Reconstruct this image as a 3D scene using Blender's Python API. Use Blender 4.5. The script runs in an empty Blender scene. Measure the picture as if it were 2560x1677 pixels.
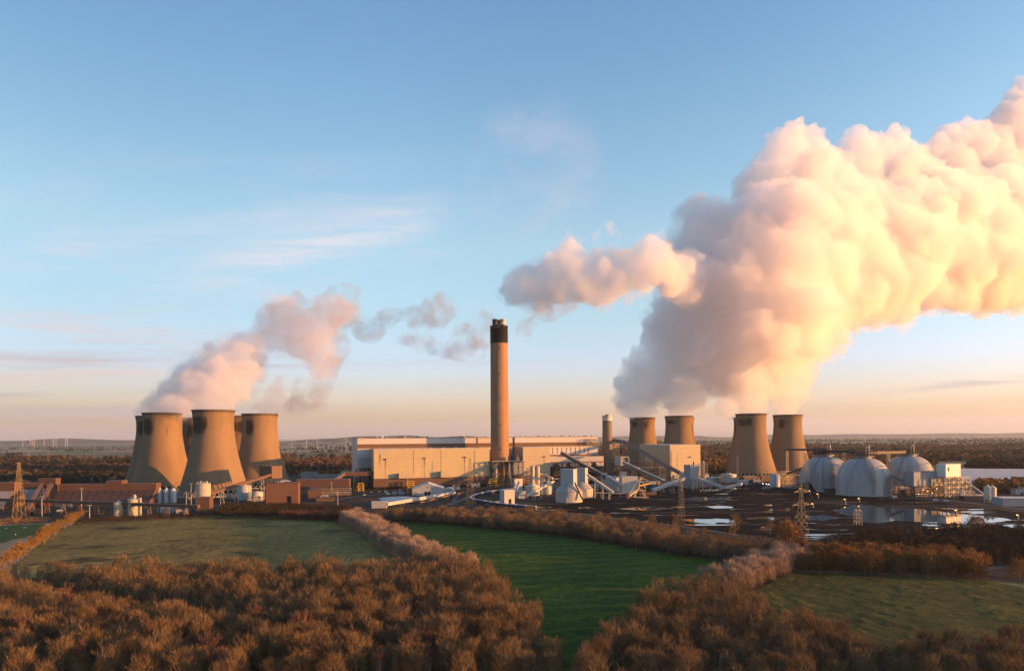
import bpy, bmesh, math, random
import numpy as np
from mathutils import Vector, Matrix, noise as mnoise

random.seed(7)
rng = np.random.default_rng(7)
S = bpy.context.scene
COL = S.collection
R = math.radians

# ------------------------------------------------------------------ survey
# Camera 75 m above the fields. Positions were surveyed from the photograph
# (2560 px wide): gp() gives the point on the ground, pt() a point at a distance.
CAM_H = 75.0
FPX, CX, CY, ROLL = 1730.0, 1280.0, 1092.5, R(0.4)
def _un(x, y):
    dx, dy = x - CX, y - CY
    return (dx * math.cos(ROLL) - dy * math.sin(ROLL), dy * math.cos(ROLL) + dx * math.sin(ROLL))
def gp(x, y, z=0.0):
    dx, dy = _un(x, y)
    d = (CAM_H - z) * FPX / max(dy, 0.5)
    return Vector((dx / FPX * d, d, z))
def pt(x, y, d):
    dx, dy = _un(x, y)
    return Vector((dx / FPX * d, d, CAM_H - dy / FPX * d))
def mpp(d):
    return d / FPX                       # metres per photo pixel at distance d

# ------------------------------------------------------------------ camera
cam_data = bpy.data.cameras.new("camera")
cam = bpy.data.objects.new("camera", cam_data)
COL.objects.link(cam)
cam.location = (0, 0, CAM_H)
cam.matrix_world = Matrix.Translation((0, 0, CAM_H)) @ Matrix.Rotation(R(90), 4, 'X') @ Matrix.Rotation(-ROLL, 4, 'Z')
cam_data.sensor_width = 36.0
cam_data.lens = FPX / 2560.0 * 36.0
cam_data.shift_y = (CY - 838.5) / 2560.0
cam_data.clip_start = 1.0
cam_data.clip_end = 120000.0
S.camera = cam

# ------------------------------------------------------------------ light
SUN_AZ, SUN_EL = 100.0, 5.5           # degrees clockwise from the view axis (+Y), above the horizon
sd = Vector((math.sin(R(SUN_AZ)) * math.cos(R(SUN_EL)), math.cos(R(SUN_AZ)) * math.cos(R(SUN_EL)), math.sin(R(SUN_EL))))
sun_data = bpy.data.lights.new("sun", 'SUN')
sun_data.energy = 5.0
sun_data.angle = R(0.5)
sun_data.color = (1.0, 0.42, 0.10)
sun = bpy.data.objects.new("sun", sun_data)
COL.objects.link(sun)
sun.rotation_euler = sd.to_track_quat('Z', 'Y').to_euler()
sun.location = (3000, -1000, 2000)

world = bpy.data.worlds.new("World")
S.world = world
world.use_nodes = True
def build_world():
    nt = world.node_tree
    N, L = nt.nodes, nt.links
    N.clear()
    out = N.new("ShaderNodeOutputWorld")
    bg = N.new("ShaderNodeBackground")
    sky = N.new("ShaderNodeTexSky")
    sky.sky_type = 'NISHITA'
    sky.sun_disc = False
    sky.sun_elevation = R(SUN_EL)
    sky.sun_rotation = R(SUN_AZ)
    sky.altitude = 80
    sky.air_density = 1.0
    sky.dust_density = 1.0
    sky.ozone_density = 2.0
    # the evening air: bluer overhead, a pink and mauve band low down
    tc = N.new("ShaderNodeTexCoord")
    sp = N.new("ShaderNodeSeparateXYZ")
    L.new(tc.outputs["Generated"], sp.inputs[0])
    tint = N.new("ShaderNodeValToRGB")
    L.new(sp.outputs[2], tint.inputs[0])
    cr = tint.color_ramp
    stops = [(0.0, (0.56, 0.60, 0.86)), (0.015, (0.72, 0.70, 0.86)), (0.05, (1.14, 0.95, 1.24)), (0.10, (1.20, 1.10, 1.47)), (0.17, (1.22, 1.22, 1.28)),
             (0.27, (1.50, 1.42, 1.32)), (0.42, (1.15, 1.32, 1.32)), (0.53, (0.98, 1.22, 1.34)), (1.0, (0.85, 1.2, 1.5))]
    while len(cr.elements) > 1: cr.elements.remove(cr.elements[-1])
    for i, (p, c) in enumerate(stops):
        e = cr.elements[0] if i == 0 else cr.elements.new(p)
        e.position = p; e.color = tuple(v / 1.6 for v in c) + (1,)
    mul = N.new("ShaderNodeMix"); mul.data_type = 'RGBA'; mul.blend_type = 'MULTIPLY'
    mul.inputs[0].default_value = 1.0
    L.new(sky.outputs[0], mul.inputs[6]); L.new(tint.outputs[0], mul.inputs[7])
    gain = N.new("ShaderNodeVectorMath"); gain.operation = 'SCALE'
    gain.inputs[3].default_value = 1.6
    L.new(mul.outputs[2], gain.inputs[0])
    bg.inputs["Strength"].default_value = 0.136
    # the side of the sky away from the sun is a little deeper
    far = N.new("ShaderNodeMapRange"); far.interpolation_type = 'SMOOTHSTEP'
    L.new(sp.outputs[0], far.inputs["Value"])
    far.inputs["From Min"].default_value = -0.60; far.inputs["From Max"].default_value = -0.10
    far.inputs["To Min"].default_value = 0.76; far.inputs["To Max"].default_value = 1.0
    deep = N.new("ShaderNodeVectorMath"); deep.operation = 'SCALE'
    L.new(gain.outputs[0], deep.inputs[0]); L.new(far.outputs[0], deep.inputs[3])
    CLOUD_HOOK(N, L, tc, sp, deep.outputs[0], bg)
    L.new(bg.outputs[0], out.inputs[0])
def CLOUD_HOOK(N, L, tc, sp, col, bg):
    """thin high cloud: streaked cirrus and low grey bars, mapped onto a flat layer far above"""
    def math_(op, a, b=None, clamp=False):
        x = N.new("ShaderNodeMath"); x.operation = op; x.use_clamp = clamp
        for i, v in enumerate((a, b)):
            if v is None: continue
            if isinstance(v, (int, float)): x.inputs[i].default_value = v
            else: L.new(v, x.inputs[i])
        return x.outputs[0]
    def smooth(v, a, b):
        x = N.new("ShaderNodeMapRange"); x.interpolation_type = 'SMOOTHSTEP'
        L.new(v, x.inputs["Value"]); x.inputs["From Min"].default_value = a; x.inputs["From Max"].default_value = b
        return x.outputs[0]
    zc = math_('MAXIMUM', sp.outputs[2], 0.004)
    az = math_('DIVIDE', sp.outputs[0], math_('MAXIMUM', sp.outputs[1], 0.05))
    el = math_('DIVIDE', sp.outputs[2], math_('MAXIMUM', sp.outputs[1], 0.05))
    def noise(px, py, sx, sy, rot, scale, detail, rough, off):
        cb = N.new("ShaderNodeCombineXYZ")
        L.new(px, cb.inputs[0]); L.new(py, cb.inputs[1])
        mp = N.new("ShaderNodeMapping")
        L.new(cb.outputs[0], mp.inputs[0])
        mp.inputs["Rotation"].default_value = (0, 0, R(rot)); mp.inputs["Scale"].default_value = (sx, sy, 1); mp.inputs["Location"].default_value = (off, off * .7, 0)
        t = N.new("ShaderNodeTexNoise")
        L.new(mp.outputs[0], t.inputs[0])
        t.inputs["Scale"].default_value = scale; t.inputs["Detail"].default_value = detail; t.inputs["Roughness"].default_value = rough
        t.inputs["Distortion"].default_value = 0.4
        return t.outputs["Fac"]
    def lay(colr, fac, c):
        m = N.new("ShaderNodeMix"); m.data_type = 'RGBA'
        L.new(fac, m.inputs[0]); L.new(colr, m.inputs[6]); m.inputs[7].default_value = (*c, 1)
        return m.outputs[2]
    k = 1.0 / 0.29
    # high cirrus veil, on the left
    n1 = noise(az, el, 1.5, 9.0, 14, 2.2, 7, 0.62, 1.3)
    m1 = math_('MULTIPLY', smooth(n1, 0.42, 0.78), math_('MULTIPLY', smooth(el, 0.06, 0.20), math_('SUBTRACT', 1.0, smooth(el, 0.30, 0.46))))
    m1 = math_('MULTIPLY', m1, math_('SUBTRACT', 1.0, smooth(az, -0.30, 0.25)))
    col = lay(col, math_('MULTIPLY', m1, 0.45), (0.66 * k, 0.62 * k, 0.68 * k))
    # one long feathered streak rising to the right
    u = math_('SUBTRACT', el, math_('MULTIPLY', az, 0.24))
    band = math_('MULTIPLY', smooth(u, 0.305, 0.345), math_('SUBTRACT', 1.0, smooth(u, 0.345, 0.40)))
    span = math_('MULTIPLY', smooth(az, -0.62, -0.30), math_('SUBTRACT', 1.0, smooth(az, -0.16, -0.06)))
    n2 = noise(az, el, 2.2, 30.0, 11, 2.0, 8, 0.66, 4.1)
    m2 = math_('MULTIPLY', math_('MULTIPLY', band, span), smooth(n2, 0.30, 0.72))
    col = lay(col, math_('MULTIPLY', m2, 0.75), (0.74 * k, 0.68 * k, 0.72 * k))
    # a very faint pink veil high above the chimney
    ex = math_('DIVIDE', math_('SUBTRACT', az, 0.035), 0.10); ey = math_('DIVIDE', math_('SUBTRACT', el, 0.385), 0.12)
    rad = math_('ADD', math_('MULTIPLY', ex, ex), math_('MULTIPLY', ey, ey))
    n7 = noise(az, el, 2.0, 3.0, 60, 4.0, 5, 0.6, 9.1)
    m7 = math_('MULTIPLY', math_('SUBTRACT', 1.0, smooth(rad, 0.1, 1.3)), smooth(n7, 0.35, 0.75))
    col = lay(col, math_('MULTIPLY', m7, 0.38), (0.62 * k, 0.56 * k, 0.66 * k))
    # low bars of grey mauve cloud near the horizon
    n3 = noise(az, el, 0.9, 26.0, 0, 1.6, 5, 0.55, 7.7)
    m3 = math_('MULTIPLY', smooth(n3, 0.50, 0.68), math_('MULTIPLY', smooth(el, 0.012, 0.03), math_('SUBTRACT', 1.0, smooth(el, 0.10, 0.16))))
    m3 = math_('MULTIPLY', m3, math_('SUBTRACT', 1.0, math_('MULTIPLY', smooth(az, -0.45, -0.2), 0.72)))
    col = lay(col, math_('MULTIPLY', m3, 0.75), (0.46 * k, 0.39 * k, 0.40 * k))
    # lit pink undersides on the left
    n4 = noise(az, el, 1.2, 16.0, 4, 1.7, 6, 0.6, 11.2)
    m4 = math_('MULTIPLY', smooth(n4, 0.46, 0.70), math_('MULTIPLY', smooth(el, 0.03, 0.07), math_('SUBTRACT', 1.0, smooth(el, 0.14, 0.22))))
    m4 = math_('MULTIPLY', m4, math_('SUBTRACT', 1.0, smooth(az, -0.50, -0.30)))
    col = lay(col, math_('MULTIPLY', m4, 0.7), (0.72 * k, 0.52 * k, 0.47 * k))
    # bank lying along the horizon on the right and centre
    n5 = noise(az, el, 1.0, 10.0, 0, 2.0, 4, 0.5, 2.9)
    top = math_('ADD', 0.012, math_('MULTIPLY', math_('SUBTRACT', n5, 0.3), 0.045))
    m5 = math_('SUBTRACT', 1.0, smooth(math_('SUBTRACT', el, top), -0.003, 0.006))
    col = lay(col, math_('MULTIPLY', m5, 0.45), (0.42 * k, 0.36 * k, 0.385 * k))
    # two thin slanting bars low on the right
    u6 = math_('SUBTRACT', el, math_('MULTIPLY', az, 0.085))
    n6 = noise(az, el, 3.0, 40.0, 5, 2.0, 5, 0.6, 5.5)
    b6 = math_('MULTIPLY', smooth(u6, 0.008, 0.016), math_('SUBTRACT', 1.0, smooth(u6, 0.018, 0.028)))
    m6 = math_('MULTIPLY', math_('MULTIPLY', b6, smooth(az, 0.44, 0.62)), smooth(n6, 0.38, 0.6))
    col = lay(col, math_('MULTIPLY', m6, 0.7), (0.47 * k, 0.44 * k, 0.46 * k))
    L.new(col, bg.inputs[0])
build_world()

S.view_settings.view_transform = 'Standard'
S.view_settings.look = 'None'
S.view_settings.exposure = 1.38
S.view_settings.gamma = 1.0
S.view_settings.use_curve_mapping = False
cy = S.cycles
cy.max_bounces = 40
cy.diffuse_bounces = 3
cy.glossy_bounces = 3
cy.transmission_bounces = 4
cy.volume_bounces = 40
cy.transparent_max_bounces = 12
cy.use_denoising = True
cy.caustics_reflective = False
cy.caustics_refractive = False
cy.sample_clamp_indirect = 6.0
cy.volume_step_rate = 0.5
cy.volume_max_steps = 128

# ------------------------------------------------------------------ helpers
class MB:
    """collects pieces (world coordinates) that become ONE mesh object"""
    def __init__(self):
        self.v, self.f, self.smooth = [], [], []
    def add(self, vs, fs, smooth=False):
        o = len(self.v)
        self.v.extend([tuple(p) for p in vs])
        self.f.extend([tuple(i + o for i in q) for q in fs])
        self.smooth.extend([smooth] * len(fs))
        return self
    def box(self, c, s, ax=None, up=None):
        """box of size s = (along ax, across, up) whose base centre is c"""
        c = Vector(c)
        ax = Vector(ax if ax else (1, 0, 0)).normalized()
        up = Vector(up if up else (0, 0, 1)).normalized()
        bx = up.cross(ax).normalized()
        a, b, h = ax * s[0] / 2, bx * s[1] / 2, up * s[2]
        vs = [c - a - b, c + a - b, c + a + b, c - a + b]
        vs += [p + h for p in vs]
        return self.add(vs, [(3, 2, 1, 0), (4, 5, 6, 7), (0, 1, 5, 4), (1, 2, 6, 5), (2, 3, 7, 6), (3, 0, 4, 7)])
    def prism(self, poly, z0, z1):
        """vertical prism over a ground outline given counter-clockwise"""
        n = len(poly)
        vs = [(p[0], p[1], z0) for p in poly] + [(p[0], p[1], z1) for p in poly]
        fs = [tuple(range(n - 1, -1, -1)), tuple(range(n, 2 * n))]
        fs += [(i, (i + 1) % n, (i + 1) % n + n, i + n) for i in range(n)]
        return self.add(vs, fs)
    def lathe(self, c, prof, n=32, cap0=True, cap1=True, smooth=True, a0=0.0):
        """surface of revolution about the vertical through c; prof = [(radius, height)]"""
        c = Vector(c)
        vs, fs = [], []
        for r, z in prof:
            for k in range(n):
                a = a0 + 2 * math.pi * k / n
                vs.append((c.x + r * math.cos(a), c.y + r * math.sin(a), c.z + z))
        m = len(prof)
        for j in range(m - 1):
            for k in range(n):
                k2 = (k + 1) % n
                fs.append((j * n + k, j * n + k2, (j + 1) * n + k2, (j + 1) * n + k))
        self.add(vs, fs, smooth)
        if cap0: self.add([vs[k] for k in range(n)][::-1], [tuple(range(n))])
        if cap1: self.add([vs[(m - 1) * n + k] for k in range(n)], [tuple(range(n))])
        return self
    def tube(self, p0, p1, r0, r1=None, n=8, caps=True):
        p0, p1 = Vector(p0), Vector(p1)
        r1 = r0 if r1 is None else r1
        d = (p1 - p0)
        if d.length < 1e-6: return self
        d.normalize()
        a = d.orthogonal().normalized()
        b = d.cross(a)
        vs = []
        for p, r in ((p0, r0), (p1, r1)):
            for k in range(n):
                t = 2 * math.pi * k / n
                vs.append(p + a * math.cos(t) * r + b * math.sin(t) * r)
        fs = [(k, (k + 1) % n, (k + 1) % n + n, k + n) for k in range(n)]
        self.add(vs, fs, n > 5)
        if caps:
            self.add(vs[:n][::-1], [tuple(range(n))]); self.add(vs[n:], [tuple(range(n))])
        return self
    def beam(self, p0, p1, w, h=None):
        """rectangular bar between two points; w across, h in the vertical plane, centred on the line"""
        p0, p1 = Vector(p0), Vector(p1)
        h = w if h is None else h
        d = p1 - p0
        L_ = d.length
        if L_ < 1e-6: return self
        d.normalize()
        side = Vector((0, 0, 1)).cross(d)
        side = Vector((1, 0, 0)) if side.length < 1e-3 else side.normalized()
        up = d.cross(side).normalized()
        a, b = side * w / 2, up * h / 2
        vs = [p0 - a - b, p0 + a - b, p0 + a + b, p0 - a + b, p1 - a - b, p1 + a - b, p1 + a + b, p1 - a + b]
        return self.add(vs, [(0, 1, 2, 3), (7, 6, 5, 4), (0, 4, 5, 1), (1, 5, 6, 2), (2, 6, 7, 3), (3, 7, 4, 0)])
    def build(self, name, m, parent=None, origin=None):
        me = bpy.data.meshes.new(name)
        o0 = Vector(origin) if origin is not None else (parent.get("_o") and Vector(parent["_o"]) if parent else None)
        o0 = o0 or Vector((0, 0, 0))
        me.from_pydata([(p[0] - o0.x, p[1] - o0.y, p[2] - o0.z) for p in self.v], [], self.f)
        me.polygons.foreach_set("use_smooth", self.smooth)
        me.materials.append(m)
        me.update()
        o = bpy.data.objects.new(name, me)
        COL.objects.link(o)
        if parent is not None:
            o.parent = parent
        else:
            o.location = o0
        return o

ORIG = {}
def tag(o, label=None, cat=None, group=None, kind=None):
    if label: o["label"] = label
    if cat: o["category"] = cat
    if group: o["group"] = group
    if kind: o["kind"] = kind
    return o
def thing(name, label, cat, loc=(0, 0, 0), group=None):
    o = bpy.data.objects.new(name, None)
    o.empty_display_size = 1.0
    COL.objects.link(o)
    o.location = loc
    ORIG[o.name] = Vector(loc)
    return tag(o, label, cat, group)
def part(mb, name, m, root, parent=None):
    """part (or, with parent=, sub-part) of the thing root, given in world coordinates"""
    me_o = mb.build(name, m, None, ORIG[root.name])
    me_o.location = (0, 0, 0)
    me_o.parent = parent if parent is not None else root
    return me_o
def np_mesh(name, verts, faces, m, k=3):
    """fast mesh from numpy arrays (faces of k corners)"""
    me = bpy.data.meshes.new(name)
    nv, nf = len(verts), len(faces)
    me.vertices.add(nv)
    me.vertices.foreach_set("co", np.ascontiguousarray(verts, dtype=np.float32).ravel())
    me.loops.add(nf * k)
    me.loops.foreach_set("vertex_index", np.ascontiguousarray(faces, dtype=np.int32).ravel())
    me.polygons.add(nf)
    me.polygons.foreach_set("loop_start", np.arange(0, nf * k, k, dtype=np.int32))
    me.update(calc_edges=True)
    for mm in (m if isinstance(m, (list, tuple)) else [m]):
        me.materials.append(mm)
    return me
def link(name, me, parent=None):
    o = bpy.data.objects.new(name, me)
    COL.objects.link(o)
    if parent is not None: o.parent = parent
    return o

# ------------------------------------------------------------------ materials
class NT:
    """small wrapper for writing node materials"""
    def __init__(self, name):
        self.m = bpy.data.materials.new(name)
        self.m.use_nodes = True
        self.nt = self.m.node_tree
        self.nt.nodes.clear()
        self.out = self.n("ShaderNodeOutputMaterial")
    def n(self, t, **kw):
        x = self.nt.nodes.new(t)
        for k, v in kw.items(): setattr(x, k, v)
        return x
    def set(self, sock, v):
        if isinstance(v, bpy.types.NodeSocket): self.nt.links.new(v, sock)
        elif v is not None:
            if isinstance(v, (tuple, list)) and len(v) == 3 and sock.type == 'RGBA': v = (*v, 1)
            sock.default_value = v
    def coord(self, which="Object", scale=(1, 1, 1), rot=(0, 0, 0)):
        tc = self.n("ShaderNodeTexCoord")
        mp = self.n("ShaderNodeMapping")
        self.nt.links.new(tc.outputs[which], mp.inputs[0])
        mp.inputs["Scale"].default_value = scale
        mp.inputs["Rotation"].default_value = rot
        return mp.outputs[0]
    def pos(self, scale=(1, 1, 1), rot=(0, 0, 0)):
        g = self.n("ShaderNodeNewGeometry")
        mp = self.n("ShaderNodeMapping")
        self.nt.links.new(g.outputs["Position"], mp.inputs[0])
        mp.inputs["Scale"].default_value = scale
        mp.inputs["Rotation"].default_value = rot
        return mp.outputs[0]
    def noise(self, vec, scale=1.0, detail=4.0, rough=0.55, dist=0.0):
        x = self.n("ShaderNodeTexNoise")
        self.nt.links.new(vec, x.inputs["Vector"])
        x.inputs["Scale"].default_value = scale
        x.inputs["Detail"].default_value = detail
        x.inputs["Roughness"].default_value = rough
        x.inputs["Distortion"].default_value = dist
        return x.outputs["Fac"]
    def ramp(self, fac, stops, interp='LINEAR'):
        x = self.n("ShaderNodeValToRGB")
        x.color_ramp.interpolation = interp
        e = x.color_ramp.elements
        while len(e) > 1: e.remove(e[-1])
        e[0].position = stops[0][0]; e[0].color = self._c(stops[0][1])
        for p, c in stops[1:]:
            q = e.new(p); q.color = self._c(c)
        self.set(x.inputs[0], fac)
        return x.outputs["Color"]
    @staticmethod
    def _c(c):
        return (c, c, c, 1) if isinstance(c, (int, float)) else (*c, 1) if len(c) == 3 else c
    def math(self, op, a, b=None, c=None, clamp=False):
        x = self.n("ShaderNodeMath", operation=op)
        x.use_clamp = clamp
        self.set(x.inputs[0], a)
        if b is not None: self.set(x.inputs[1], b)
        if c is not None: self.set(x.inputs[2], c)
        return x.outputs[0]
    def mix(self, fac, a, b, mode='MIX'):
        x = self.n("ShaderNodeMix", data_type='RGBA', blend_type=mode)
        self.set(x.inputs[0], fac); self.set(x.inputs[6], a); self.set(x.inputs[7], b)
        return x.outputs[2]
    def sep(self, vec):
        x = self.n("ShaderNodeSeparateXYZ")
        self.nt.links.new(vec, x.inputs[0])
        return x.outputs
    def smooth(self, v, a, b):
        x = self.n("ShaderNodeMapRange", interpolation_type='SMOOTHSTEP')
        self.set(x.inputs["Value"], v)
        x.inputs["From Min"].default_value = a; x.inputs["From Max"].default_value = b
        return x.outputs[0]
    def bump(self, h, strength=0.3, dist=0.1):
        x = self.n("ShaderNodeBump")
        self.set(x.inputs["Height"], h)
        x.inputs["Strength"].default_value = strength
        x.inputs["Distance"].default_value = dist
        return x.outputs[0]
    def bsdf(self, color, rough=0.8, normal=None, metallic=0.0, spec=0.3, trans=None):
        b = self.n("ShaderNodeBsdfPrincipled")
        self.set(b.inputs["Base Color"], color)
        self.set(b.inputs["Roughness"], rough)
        self.set(b.inputs["Metallic"], metallic)
        self.set(b.inputs["Specular IOR Level"], spec)
        if normal is not None: self.set(b.inputs["Normal"], normal)
        self.nt.links.new(b.outputs[0], self.out.inputs[0])
        return b
    def rnd(self):
        return self.n("ShaderNodeObjectInfo").outputs["Random"]
# ------------------------------------------------------------------ haze and steam
def make_haze():
    nt = NT("haze_air")
    v = nt.n("ShaderNodeVolumePrincipled")
    v.inputs["Color"].default_value = (0.80, 0.84, 0.95, 1)
    v.inputs["Density"].default_value = 1.7e-5
    v.inputs["Anisotropy"].default_value = 0.2
    nt.nt.links.new(v.outputs[0], nt.out.inputs["Volume"])
    mb = MB().prism([(-41000, -7000), (41000, -7000), (41000, 57000), (-41000, 57000)], -3.0, 1300.0)
    o = mb.build("haze", nt.m)
    tag(o, kind="stuff")
    return o
make_haze()

def steam_mat(name, density, color=(0.985, 0.985, 0.985), aniso=0.55, wispy=None):
    nt = NT(name)
    v = nt.n("ShaderNodeVolumePrincipled")
    v.inputs["Color"].default_value = (*color, 1)
    v.inputs["Anisotropy"].default_value = aniso
    if wispy:
        sc, lo, hi = wispy
        p = nt.pos()
        f = nt.noise(p, sc, 4.0, 0.6, 0.0)
        d = nt.smooth(f, lo, hi)
        nt.set(v.inputs["Density"], nt.math('MULTIPLY', d, density))
    else:
        v.inputs["Density"].default_value = density
    nt.nt.links.new(v.outputs[0], nt.out.inputs["Volume"])
    return nt.m

def cloud_tex(name, size, depth=2, hard=True):
    t = bpy.data.textures.new(name, 'CLOUDS')
    t.noise_scale = size
    t.noise_depth = depth
    t.noise_type = 'HARD_NOISE' if hard else 'SOFT_NOISE'
    return t
TEX_MID = cloud_tex("billow_medium", 21.0, 4)
TEX_FINE = cloud_tex("billow_fine", 8.5, 3)
TEX_SHRED = cloud_tex("billow_shred", 15.0, 4, False)

def cauliflower(balls, rs, k=11, levels=2, lo=0.34, hi=0.58):
    """each puff throws out smaller puffs over its surface, and those again smaller ones"""
    out = list(balls)
    cur = [(c, r, k) for c, r in balls]
    for lv in range(levels):
        nxt = []
        for c, r, n in cur:
            for _ in range(int(n)):
                v = Vector((rs.gauss(0, 1), rs.gauss(0, 1), rs.gauss(0.15, 1))).normalized()
                q = r * rs.uniform(lo, hi)
                nxt.append((c + v * r * rs.uniform(0.72, 0.98), q, n * 0.55))
        out += [(c, r) for c, r, n in nxt]
        cur = nxt
    return out
def ico(sub):
    bm = bmesh.new(); bmesh.ops.create_icosphere(bm, subdivisions=sub, radius=1.0)
    bm.verts.index_update()
    v = np.array([q.co[:] for q in bm.verts]); f = np.array([[q.index for q in p.verts] for p in bm.faces]); bm.free()
    return v, f
ICO = {2: ico(2), 3: ico(3)}
def puff_mesh(name, balls, mat, seed=1, vox=(4.6, 2.7), amp=(24, 11), k=11, levels=2, tex=None, grow=0.0, mid=0.40):
    """billowing body of steam: cauliflower heads joined, then roughened by turbulence"""
    vs, fs, off = [], [], 0
    for c, r in cauliflower(balls, random.Random(seed), k, levels):
        if r < vox[0] * 0.8: continue
        bv, bf = ICO[3] if r > 40 else ICO[2]
        vs.append(bv * (r + grow) + np.array(c)); fs.append(bf + off); off += len(bv)
    me = np_mesh(name, np.concatenate(vs), np.concatenate(fs), mat)
    o = bpy.data.objects.new(name, me)
    COL.objects.link(o)
    for i, (v, a, tx) in enumerate(zip(vox, amp, tex or (TEX_MID, TEX_FINE))):
        m = o.modifiers.new("r%d" % i, 'REMESH'); m.mode = 'VOXEL'; m.voxel_size = v
        d = o.modifiers.new("d%d" % i, 'DISPLACE'); d.texture = tx; d.texture_coords = 'LOCAL'
        d.strength = a; d.mid_level = mid
    m = o.modifiers.new("rz", 'REMESH'); m.mode = 'VOXEL'; m.voxel_size = vox[-1]
    dg = bpy.context.evaluated_depsgraph_get()
    me2 = bpy.data.meshes.new_from_object(o.evaluated_get(dg))
    o.modifiers.clear()
    o.data = me2
    bpy.data.meshes.remove(me)
    me2.name = name
    me2.materials.clear()
    me2.materials.append(mat)
    return o

STEAM = steam_mat("steam_dense", 0.032, (0.965, 0.95, 0.945))
STEAM_MID = steam_mat("steam_medium", 0.034, (0.96, 0.94, 0.94), 0.2)
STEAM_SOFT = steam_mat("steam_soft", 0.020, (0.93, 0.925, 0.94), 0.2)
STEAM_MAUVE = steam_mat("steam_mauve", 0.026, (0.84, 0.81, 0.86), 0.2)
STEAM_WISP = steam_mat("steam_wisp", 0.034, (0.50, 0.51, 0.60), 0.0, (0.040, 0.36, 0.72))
STEAM_FRINGE = steam_mat("steam_fringe", 0.012, (0.94, 0.93, 0.94), 0.0, (0.035, 0.42, 0.62))

def balls_px(lst, scale, ox, oy, d0, drift=None):
    """puffs measured on the photograph; drift = (x where the wind takes over, metres further away per unit)"""
    out = []
    for q in lst:
        x, y, r = q[:3]
        d = q[3] if len(q) > 3 else d0
        if drift and x > drift[0]: d += (x - drift[0]) * drift[1]
        px, py, pr = ox + x / scale, oy + y / scale, r / scale
        out.append((pt(px, py, d), pr * mpp(d)))
    return out

# the right hand plume, in units of the enlarged photograph
right_stem = [
 (690,1440,40,1440),(655,1425,48,1440),(625,1395,58,1450),(640,1340,72,1450),(700,1330,78,1440),(700,1395,55,1420),(650,1280,50,1450),(690,1250,62,1450),(760,1290,80,1430),
 (845,1440,42,1345),(850,1400,58,1350),(870,1350,72,1355),(900,1390,55,1350),(800,1370,60,1380),(830,1300,84,1390),(930,1350,50,1360),(920,1290,70,1380),
 (730,1180,60,1440),(790,1200,84,1430),(880,1210,96,1400),(720,1120,52,1450),
 (1060,1450,30,1460),(1045,1430,42,1460),(1070,1380,54,1450),(1060,1330,60,1440),(1150,1430,50,1280),(1150,1390,66,1285),(1140,1330,76,1300),(1190,1350,56,1300),(1100,1290,80,1350),
 (1307,1435,48,1360),(1310,1390,64,1360),(1330,1330,72,1365),(1380,1330,40,1370),(1310,1280,84,1370),(1390,1270,48,1370),(1240,1320,70,1340),(1000,1290,76,1400),(1210,1250,100,1360),
]
right_main = [
 (800,1080,84,1430),(770,1010,50,1440),(880,1080,130,1420),(980,1160,140,1400),(1100,1180,150,1390),(1230,1160,140,1380),(1350,1150,110,1370),(1420,1160,62,1370),
 (850,950,90,1440),(960,960,150,1420),(1110,1010,180,1400),(1270,1010,180,1390),(1390,1020,120,1390),
 (790,880,60,1450),(870,840,90,1450),(990,810,130,1440),(1130,840,170,1420),(1290,850,180,1410),(1450,900,150,1400),(1560,960,120,1390),
 (840,740,56,1470),(930,700,84,1470),(1060,690,110,1460),(1180,690,130,1450),(1330,690,150,1430),(1480,740,150,1420),(1620,820,150,1400),(1700,910,120,1390),
 (910,620,60,1480),(930,560,46,1480),(980,580,40,1480),(860,600,34,1480),(1210,580,90,1470),(1310,560,100,1470),(1440,600,130,1450),(1590,640,130,1430),(1740,700,150,1410),
 (1400,460,74,1480),(1450,400,80,1490),(1500,470,84,1480),(1380,390,50,1490),(1560,520,80,1470),
 (1660,560,90,1450),(1780,560,100,1450),(1880,620,130,1430),(1850,760,150,1400),(1800,880,120,1390),(1900,930,90,1380),
 (1960,520,100,1450),(1830,380,62,1500),(1790,420,60,1490),(1870,440,70,1490),(2000,640,140,1430),(1990,790,150,1400),(2020,920,96,1380),
 (2080,560,110,1450),(2140,680,150,1420),(2130,820,150,1400),(2160,930,90,1380),(2200,560,120,1460),(2270,690,160,1430),(2270,830,150,1400),(2280,930,80,1390),
 (2340,560,130,1460),(2400,720,180,1430),(2420,860,140,1400),(2540,600,180,1460),(2560,780,180,1430),
 (1470,1080,80,1380),(1500,1140,44,1385),(1520,1180,24,1385),(1450,1110,60,1380),(1580,1060,50,1380),(1680,1030,64,1380),(1780,1010,70,1380),
]
right_back = [
 (1270,300,62,1650),(1330,260,56,1650),(1400,280,58,1650),(1230,380,64,1650),(1310,350,80,1650),(1400,360,70,1650),(1130,470,60,1640),(1200,460,80,1640),(1110,540,50,1620),(1290,450,90,1640),
 (1600,270,46,1700),(1640,300,50,1700),(1580,350,70,1700),(1680,360,80,1700),(1620,430,90,1700),(1750,270,46,1700),(1790,290,40,1700),(1760,340,60,1700),(1750,430,90,1700),(1520,390,60,1700),
 (1930,330,62,1700),(1990,290,62,1700),(2050,270,60,1700),(1980,380,90,1700),(2080,350,90,1700),(2110,260,50,1700),(2160,310,90,1700),(2200,240,64,1700),(2240,180,56,1700),(2280,130,54,1700),(2320,80,60,1700),
 (2250,300,110,1700),(2130,440,110,1700),(2000,460,90,1690),(2240,430,120,1690),(2350,220,120,1700),(2420,120,110,1700),(2370,400,150,1690),(2480,260,150,1700),
]
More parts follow.
